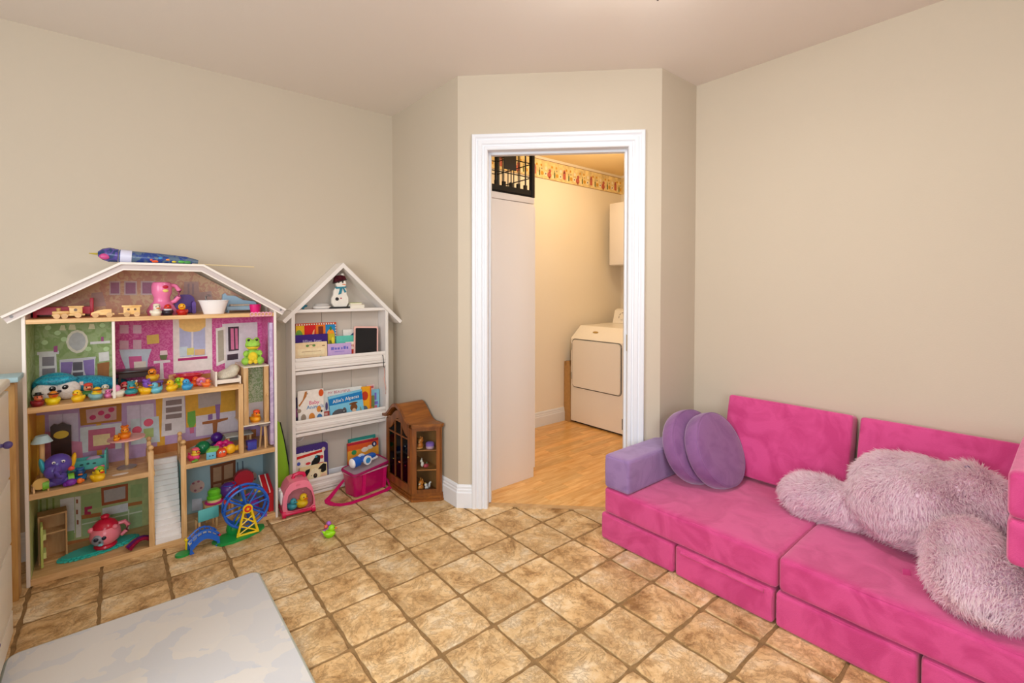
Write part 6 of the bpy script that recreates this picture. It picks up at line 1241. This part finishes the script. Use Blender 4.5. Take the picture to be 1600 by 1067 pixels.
orn('white squirrel figurine with a curled tail on the curio bottom shelf', (.797, .878, s1), [('body', '#efe8ea', [(0, 0, .016, (.012, .010, .016)), (-.006, -.002, .036, (.010, .009, .009)), (.020, .004, .026, (.007, .006, .016)), (.026, .004, .040, (.007, .006, .006))]), ('scarf', '#e6c86a', [(-.010, 0, .046, (.006, .006, .004))])])
for k, (y, z, c, c2, s_) in enumerate(((.965, s3, '#8a7a78', '#c8c4c4', 1.3), (1.045, s3, '#b03a4a', '#e8c8c0', 1.2), (1.12, s3, '#c9a83a', '#7a5a2a', 1.1), (.965, s2, '#d8d0cc', '#b02a3a', 1.3), (1.04, s2, '#c22a2a', '#e87a3a', 1.4), (1.12, s2, '#b98a2a', '#d8b83a', 1.3), (.965, s1, '#c2204a', '#e06a8a', 1.3), (1.04, s1, '#6a2a4a', '#a83a5a', 1.5), (1.12, s1, '#3a4a6a', '#8a9ab0', 1.3))):
    critter(('grey', 'red and white', 'gold', 'white and red', 'bright red', 'mustard', 'crimson', 'plum', 'slate blue')[k]+' figurine behind the curio cabinet door, '+('top', 'middle', 'bottom')[k//3]+' shelf', (.738, y, z), c, c2, s_*1.15)


# ================================================================ THINGS ON THE FLOOR
# clear pink lunch bag with a strap
lb = thing('lunch_bag', 'see-through magenta lunch bag with a strap in front of the bookcase', 'bag', (.566, 1.222, 0), math.radians(12)); lb.scale = (1.06, 1, 1.04)
def tinted(name, h, a):
    m = bpy.data.materials.new(name); t = nt(m); N = t.nodes; L = t.links; p = N['Principled BSDF']; c = lin(h)
    p.inputs['Base Color'].default_value = (*c, 1); p.inputs['Roughness'].default_value = .18; p.inputs['Coat Weight'].default_value = .4; p.inputs['Alpha'].default_value = a
    tc = N.new('ShaderNodeTexCoord'); n = N.new('ShaderNodeTexNoise'); n.inputs['Scale'].default_value = 14; n.inputs['Distortion'].default_value = 1; L.new(tc.outputs['Object'], n.inputs['Vector'])
    b = N.new('ShaderNodeBump'); b.inputs['Strength'].default_value = .5; b.inputs['Distance'].default_value = .01; L.new(n.outputs['Fac'], b.inputs['Height']); L.new(b.outputs['Normal'], p.inputs['Normal']); return m
M_vin = tinted('magenta_vinyl', '#b80f5e', .93); M_clear = tinted('clear_vinyl', '#cdbcc4', .55); M_web = mat('magenta_webbing', '#d3136c', .7, .2, noise=(150, .15), bump=(300, .4))
M_trimp = mat('magenta_binding', '#a01458', .5, .3)
bm = bmesh.new()
def hull(bottom, top, z0, z1):
    b = B(); lo = [b.bm.verts.new((x, y, z0)) for x, y in bottom]; hi = [b.bm.verts.new((x, y, z1)) for x, y in top]
    b.bm.faces.new(lo); b.bm.faces.new(hi); n = len(lo)
    for i in range(n): b.bm.faces.new((lo[i], lo[(i+1) % n], hi[(i+1) % n], hi[i]))
    return b
hull(rrect(-.105, -.060, .105, .060, .022), rrect(-.118, -.068, .118, .068, .022), .004, .128).obj('body', M_vin, lb, 30)
top = rrect(-.119, -.069, .119, .069, .022)
B().tube([(x, y, .129) for x, y in top], .0045, 8, True).obj('rim_piping', mat('silver_piping', '#d7a9b8', .25, .6), lb)
ld = hull(rrect(-.122, -.072, .122, .072, .02), rrect(-.116, -.066, .116, .066, .02), .0, .012)
bmesh.ops.transform(ld.bm, matrix=Matrix.Translation((0, .0, .140)) @ Matrix.Rotation(math.radians(-5), 4, 'Y') @ Matrix.Rotation(math.radians(5), 4, 'X'), verts=ld.bm.verts)
lid = ld.obj('lid', M_clear, lb, 30)
q = B().tube([(x, y, 0) for x, y in rrect(-.119, -.069, .119, .069, .02)], .008, 8, True)
bmesh.ops.transform(q.bm, matrix=Matrix.Translation((0, 0, .147)) @ Matrix.Rotation(math.radians(-5), 4, 'Y') @ Matrix.Rotation(math.radians(5), 4, 'X'), verts=q.bm.verts); q.obj('lid_binding', M_trimp, lid)
for x in (-.055, .085): hull(rect(x-.010, -.0645, x+.010, -.060), rect(x-.010, -.074, x+.010, -.070), .004, .126).obj('strap_band', M_web, lb, 0)
def ribbon(pts, w, th):
    b = B(); pts = [Vector(p) for p in pts]; r = []
    for i, p in enumerate(pts):
        t = (pts[min(i+1, len(pts)-1)]-pts[max(i-1, 0)]); t.z = 0; t.normalize(); n = Vector((-t.y, t.x, 0))
        r.append([b.bm.verts.new(p+n*a+Vector((0, 0, z))) for a, z in ((-w/2, 0), (w/2, 0), (w/2, th), (-w/2, th))])
    for A_, C_ in zip(r, r[1:]):
        for j in range(4): b.bm.faces.new((A_[j], A_[(j+1) % 4], C_[(j+1) % 4], C_[j]))
    b.bm.faces.new(r[0]); b.bm.faces.new(r[-1]); return b
ribbon([(-.118, .04, .085), (-.150, .05, .05), (-.195, .052, .012), (-.222, .040, .003), (-.232, .015, .002), (-.228, -.030, .002), (-.205, -.072, .002), (-.160, -.098, .002), (-.08, -.104, .002), (0, -.108, .002), (.065, -.110, .002), (.115, -.095, .004), (.126, -.066, .02), (.127, -.02, .07), (.124, .0, .11)], .032, .0025).obj('shoulder_strap', M_web, lb, 30)
rbt = thing('toy_camera_car', 'blue and white toy with a big round wheel lying on the lunch bag lid', 'toy', (.556, 1.213, .170), math.radians(14), rot=(0, math.radians(-4), math.radians(14)))
M_bl = plastic('#1f5ec4', .25); M_wh = plastic('#efeff2', .25)
B().cyl((-.085, 0, .030), (-.045, 0, .030), .030, n=24).ell((-.045, 0, .030), (.012, .029, .029)).obj('head', M_bl, rbt); B().ell((-.086, 0, .030), (.016, .029, .029)).obj('cap', M_wh, rbt)
B().bb(-.04, .075, -.022, .022, .018, .044, .010).obj('body', M_bl, rbt); B().bb(.0, .085, -.024, .024, .008, .022, .006).obj('chassis', M_wh, rbt)
for y in (-.030, .030): wl = B().cyl((.0, y-.006, .026), (.0, y+.006, .026), .027, n=28).obj('wheel', M_wh, rbt); B().cyl((.0, y-.008, .026), (.0, y+.008, .026), .017, n=22).obj('hub', plastic('#3a8fd0', .2), wl)
# pink camper
vh = thing('toy_camper', 'pink toy camper with a clear front dome holding yellow ducks', 'toy car', (.155, 1.185, 0), math.radians(-6))
M_pc = plastic('#f0809c', .25); M_hot = plastic('#d81a54', .25)
outl = [(-.080, .025), (-.085, .06), (-.080, .11), (-.066, .155), (-.045, .182), (-.02, .190), (.03, .190), (.052, .178), (.070, .14), (.080, .09), (.085, .05), (.083, .025)]
win = [(-.060, .044), (-.062, .08), (-.055, .122), (-.034, .146), (0, .152), (.038, .150), (.060, .126), (.072, .086), (.073, .052), (.055, .038), (-.036, .036)]
B().prism_y(outl, -.02, .075).obj('shell', M_pc, vh, 30)
bm = bmesh.new(); nn = 48
def resamp(P, n):
    P = [Vector(p) for p in P]; c = Vector((.003, .09)); out = []
    for k in range(n):
        a = 2*PI*k/n; d = Vector((math.cos(a), math.sin(a))); best = None
        for i in range(len(P)):
            p, q = P[i]-c, P[(i+1) % len(P)]-c; e = q-p; den = d.x*e.y-d.y*e.x
            if abs(den) < 1e-9: continue
            t = (p.x*e.y-p.y*e.x)/den; u = (p.x*d.y-p.y*d.x)/den
            if t > 0 and -1e-6 <= u <= 1+1e-6: best = t
        out.append((c+d*best)[:])
    return out
A_, W_2 = resamp(outl, nn), resamp(win, nn)
ra = [bm.verts.new((x, -.0201, z)) for x, z in A_]; rb2 = [bm.verts.new((x*.985, -.052, z)) for x, z in A_]; rc_ = [bm.verts.new((x, -.058, z)) for x, z in W_2]; rd = [bm.verts.new((x, -.024, z)) for x, z in W_2]
for R1, R2_ in ((ra, rb2), (rb2, rc_), (rc_, rd)):
    for i in range(nn): bm.faces.new((R1[i], R1[(i+1) % nn], R2_[(i+1) % nn], R2_[i]))
k = B(); k.bm.free(); k.bm = bm; k.obj('front_frame', M_pc, vh, 40)
B().prism_y([(x*.98, z) for x, z in win], -.0225, -.0205).obj('cabin_back', plastic('#c87a88', .4), vh, 0)
gm = B(); rr = [(1.0, -.056), (.94, -.066), (.8, -.075), (.55, -.081), (.25, -.084)]
rings = [[gm.bm.verts.new((.003+(x-.003)*s_, y, .09+(z-.09)*s_)) for x, z in W_2] for s_, y in rr]
for R1, R2_ in zip(rings, rings[1:]):
    for i in range(nn): gm.bm.faces.new((R1[i], R1[(i+1) % nn], R2_[(i+1) % nn], R2_[i]))
gm.bm.faces.new(rings[-1]); gm.obj('clear_dome', M_glass, vh, 60)
B().bb(-.088, .086, -.060, .080, .012, .030, .008).obj('bumper', M_hot, vh)
for x in (-.076, .074):
    for y in (-.045, .062): B().cyl((x-.009, y, .020), (x+.009, y, .020), .020, n=18).obj('wheel', M_hot, vh)
B().tube([(-.02, .01, .188), (-.015, .01, .205), (.01, .01, .212), (.035, .01, .205), (.040, .01, .188)], .010, 10).obj('handle', M_hot, vh)
for y in (-.008, .045): B().prism_x([(y+a, .10+b_) for a, b_ in rrect(-.022, -.034, .022, .034, .010)], -.088, -.078).prism_x([(y+a, .10+b_) for a, b_ in rrect(-.014, -.026, .014, .026, .006)], -.0895, -.0878).obj('window_frame', M_wh, vh, 30, kind='stuff')
B().cyl((-.005, -.022, .172), (-.005, -.056, .166), .012, n=14).obj('latch', M_pc, vh)
duck('yellow rubber duck inside the pink camper', (.168, 1.148, .041), -70, Yl, s=1.35, group='ducks in the camper'); duck('teal rubber duck inside the camper, left of the yellow one', (.116, 1.150, .040), -60, '#3f9cb0', s=1.1, beak='#3f9cb0', group='ducks in the camper')
# ferris wheel
fw = thing('toy_ferris_wheel', 'blue toy ferris wheel on a yellow tower and green base before the dollhouse', 'toy', (-.115, 1.105, 0))
M_fb = plastic('#1f62c8', .3); M_fye = plastic('#f2cf1c', .3); M_fgr = plastic('#1f9a48', .35)
B().prism_z([(-.135, -.045), (-.120, -.068), (-.07, -.075), (0, -.060), (.06, -.030), (.085, .0), (.085, .028), (.06, .042), (0, .046), (-.06, .050), (-.115, .030), (-.15, -.01)], 0, .012).obj('base', M_fgr, fw)
B().lathe([(0, .012), (.030, .012), (.034, .03), (.030, .05), (.024, .052), (.022, .06), (0, .06)], (-.05, .030, 0), 20).obj('loading_drum', M_fgr, fw)
ZC = .142
for y in (-.026, .030):
    wlb = B().tube([(.098*math.cos(a*PI/24), y, ZC+.098*math.sin(a*PI/24)) for a in range(48)], .0065, 8, True).obj('rim', M_fb, fw)
    for a in range(8): B().cyl((0, y, ZC), (.094*math.cos(a*PI/4+.2), y, ZC+.094*math.sin(a*PI/4+.2)), .0048, n=8).obj('spoke', M_fb, fw)
B().cyl((0, -.034, ZC), (0, .036, ZC), .016, n=18).obj('axle', M_fb, fw)
for a in range(8):
    x, z = .098*math.cos(a*PI/4+.2), ZC+.098*math.sin(a*PI/4+.2); B().cyl((x, -.026, z), (x, .030, z), .0045, n=8).obj('cross_bar', M_fb, fw)
    if a % 2: B().bb(x-.013, x+.013, -.018, .022, z-.024, z-.006, .004).obj('seat', plastic(('#f2cf1c', '#e23a2a', '#3aa04a', '#8a4ac0')[a//2]), fw)
for y in (-.044, .046):
    b = B()
    tw = B()
    for s_ in (-1, 1): tw.cyl((s_*.046, y, .012), (s_*.014, y, ZC), .0058, n=8)
    tw.cyl((-.046, y, .016), (.046, y, .016), .0055, n=8)
    for z0, z1 in ((.02, .062), (.062, .104)):
        w0, w1 = .046-(z0-.012)*.246, .046-(z1-.012)*.246; tw.cyl((-w0, y, z0), (w1, y, z1), .0035, n=8); tw.cyl((w0, y, z0), (-w1, y, z1), .0035, n=8)
    tw.cyl((0, y-.005, ZC), (0, y+.005, ZC), .022, n=24); t_ = tw.obj('tower', M_fye, fw)
    s_ = -1 if y < 0 else 1; B().cyl((0, y+s_*.0052, ZC), (0, y+s_*.0068, ZC), .016, n=22).obj('hub_badge', plastic('#d8261e'), t_)
    if y < 0:
        st5 = [((.010 if k % 2 == 0 else .0042)*math.cos(PI/2+k*PI/5), ZC+(.010 if k % 2 == 0 else .0042)*math.sin(PI/2+k*PI/5)) for k in range(10)]; B().prism_y(st5, y-.0082, y-.0069).obj('star', M_fye, t_, 0)
# toy bridge
br = thing('toy_bridge', 'blue arched toy bridge with green ramps left of the ferris wheel', 'toy', (-.300, 1.082, 0), math.radians(6))
arch = [(-.052+.104*k/12, .018+.034*math.sin(PI*k/12)) for k in range(13)]; archt = [(-.060+.120*k/12, .042+.036*math.sin(PI*k/12)) for k in range(13)]
for y in (-.024, .024):
    B().prism_y([(-.062, 0), (-.044, 0)] + arch + [(.044, 0), (.062, 0)] + archt[::-1], y-.005, y+.005).obj('arch_side', M_fb, br, 30)
    rl = B().tube([(x, y, z+.014) for x, z in archt], .004, 8).obj('handrail', M_fb, br)
    for k in range(1, 12, 2): B().cyl((archt[k][0], y, archt[k][1]-.002), (archt[k][0], y, archt[k][1]+.02), .003, n=8).obj('baluster', M_fb, br)
B().prism_y([(x, z+.004) for x, z in arch]+[(x, z-.004) for x, z in archt[::-1]], -.019, .019).obj('deck', plastic('#dfe6ee', .4), br, 30)
B().prism_z(circ(-.085, -.004, .030, 18, .026), 0, .010).obj('ramp', M_fgr, br); B().prism_z(circ(.080, .0, .022, 18, .028), 0, .010).obj('ramp', M_fgr, br); B().ell((-.064, .028, .052), .009, u=10, v=8).cyl((-.064, .028, 0), (-.064, .028, .05), .005, n=8).obj('signal_post', M_fye, br); B().ell((.062, -.024, .048), .006, u=10, v=8).obj('lamp', plastic('#d82a4a'), br)
# lime board between dollhouse and bookcase
gbd = thing('lime_board', 'lime green board with a black edge slotted between dollhouse and bookcase', 'board', (.11, 1.44, 0))
go = [(0.1029,0.4751),(0.1271,0.4519),(0.1508,0.3327),(0.171,0.1935),(0.1807,0.0557),(0.1763,-0.0399),(0.0986,-0.0365)]
go = [(x, max(0, z)) for x, z in go]
wput(B().prism_y(go, 1.425, 1.437), 'panel', plastic('#93c22a', .45), gbd, 0); wput(B().tube([(x, 1.431, z) for x, z in go[1:6]], .0065, 8), 'edge_binding', plastic('#1c1d20', .5), gbd)
# play mat


M_mat = bpy.data.materials.new('marbled_mat'); t = nt(M_mat); N = t.nodes; L = t.links; p = N['Principled BSDF']
tc = N.new('ShaderNodeTexCoord'); v = N.new('ShaderNodeTexVoronoi'); v.inputs['Scale'].default_value = 9; mp = N.new('ShaderNodeMapping'); mp.inputs['Scale'].default_value = (1, 1.5, 1); mp.inputs['Rotation'].default_value = (0, 0, .5)
n = N.new('ShaderNodeTexNoise'); n.inputs['Scale'].default_value = 5; n.inputs['Detail'].default_value = 4; ad = N.new('ShaderNodeMix'); ad.data_type = 'RGBA'; ad.inputs['Factor'].default_value = .35
L.new(tc.outputs['Object'], mp.inputs[0]); L.new(mp.outputs[0], ad.inputs['A']); L.new(tc.outputs['Object'], n.inputs['Vector']); L.new(n.outputs['Color'], ad.inputs['B']); L.new(ad.outputs['Result'], v.inputs['Vector'])
r = N.new('ShaderNodeValToRGB'); r.color_ramp.elements[0].color = (*lin('#ccd0d8'), 1); r.color_ramp.elements[1].color = (*lin('#dfdcd8'), 1); sp = N.new('ShaderNodeSeparateColor'); L.new(v.outputs['Color'], sp.inputs[0]); L.new(sp.outputs[0], r.inputs['Fac'])
L.new(r.outputs['Color'], p.inputs['Base Color']); p.inputs['Roughness'].default_value = .8
n2 = N.new('ShaderNodeTexNoise'); n2.inputs['Scale'].default_value = 120; bp = N.new('ShaderNodeBump'); bp.inputs['Strength'].default_value = .2; L.new(tc.outputs['Object'], n2.inputs['Vector']); L.new(n2.outputs['Fac'], bp.inputs['Height']); L.new(bp.outputs['Normal'], p.inputs['Normal'])
mt = thing('play_mat', 'light grey marbled play mat in the bottom left corner', 'mat', (-.53, -.24, 0))
wput(B().prism_z(rrect(-.900, -1.15, -.153, .677, .030, 6), .001, .018), 'pad', M_mat, mt, 30)
wput(B().tube([(x, y, .0095) for x, y in rrect(-.899, -1.149, -.154, .676, .030, 6)], .0088, 8, True), 'edge_binding', mat('grey_green_binding', '#b4bcb4', .7), mt)
# chest of drawers at the left edge
cdw = thing('chest_of_drawers', 'cream white chest of drawers at the left edge of the picture', 'chest', (-1.13, .35, 0))
M_ch = mat('cream_lacquer', '#e7e2d4', .4, .4, bump=(40, .02))
wput(B().bb(-1.35, -.909, -.05, .748, .032, .905, .004), 'carcass', M_ch, cdw); wput(B().bb(-1.365, -.892, -.065, .760, .905, .935, .010, 3), 'top', M_ch, cdw)
for z0, z1 in ((.06, .140), (.148, .366), (.374, .592), (.600, .895)):
    d_ = wput(B().bb(-.9085, -.895, -.04, .738, z0, z1, .003), 'drawer', M_ch, cdw)
    for y in (.08, .572 if z0 > .5 else .30): wput(B().cyl((-.895, y, (z0+z1)/2), (-.883, y, (z0+z1)/2), .006, n=10).ell((-.879, y, (z0+z1)/2), .012, u=14, v=10), 'knob', plastic('#4a3a78'), d_)
for x in (-1.31, -.93):
    for y, zb in ((-.01, .019 if x > -1 else 0), (.715, 0)): wput(B().lathe([(0, zb), (.014, zb), (.020, zb+.006), (.020, .026), (.016, .032), (0, .032)], (x, y, 0), 14), 'foot', M_ch, cdw)
# pine stand with a blue top next to it
ps = thing('pine_stand', 'pine play stand with a pale blue top between chest and dollhouse', 'stand', (-1.15, 1.13, 0))
M_po = wood('orange_pine', '#b98a4c', '#d8ad6c', (20, 20, 2), .4)
for x0, x1 in ((-.955, -.921), (-1.40, -1.358)): wput(B().bb(x0, x1, 1.095, 1.172, 0, .880, .003), 'post', M_po, ps)
wput(B().bb(-1.358, -.945, 1.10, 1.12, .80, .878, .002), 'rail', M_po, ps); wput(B().bb(-1.358, -.945, 1.10, 1.12, .10, .17, .002), 'rail', M_po, ps); wput(B().bb(-1.358, -.945, 1.15, 1.158, .17, .80), 'back_board', M_po, ps)
wput(B().bb(-1.42, -.903, 1.03, 1.178, .880, .900, .004), 'top', plastic('#a9cbd6', .5), ps)
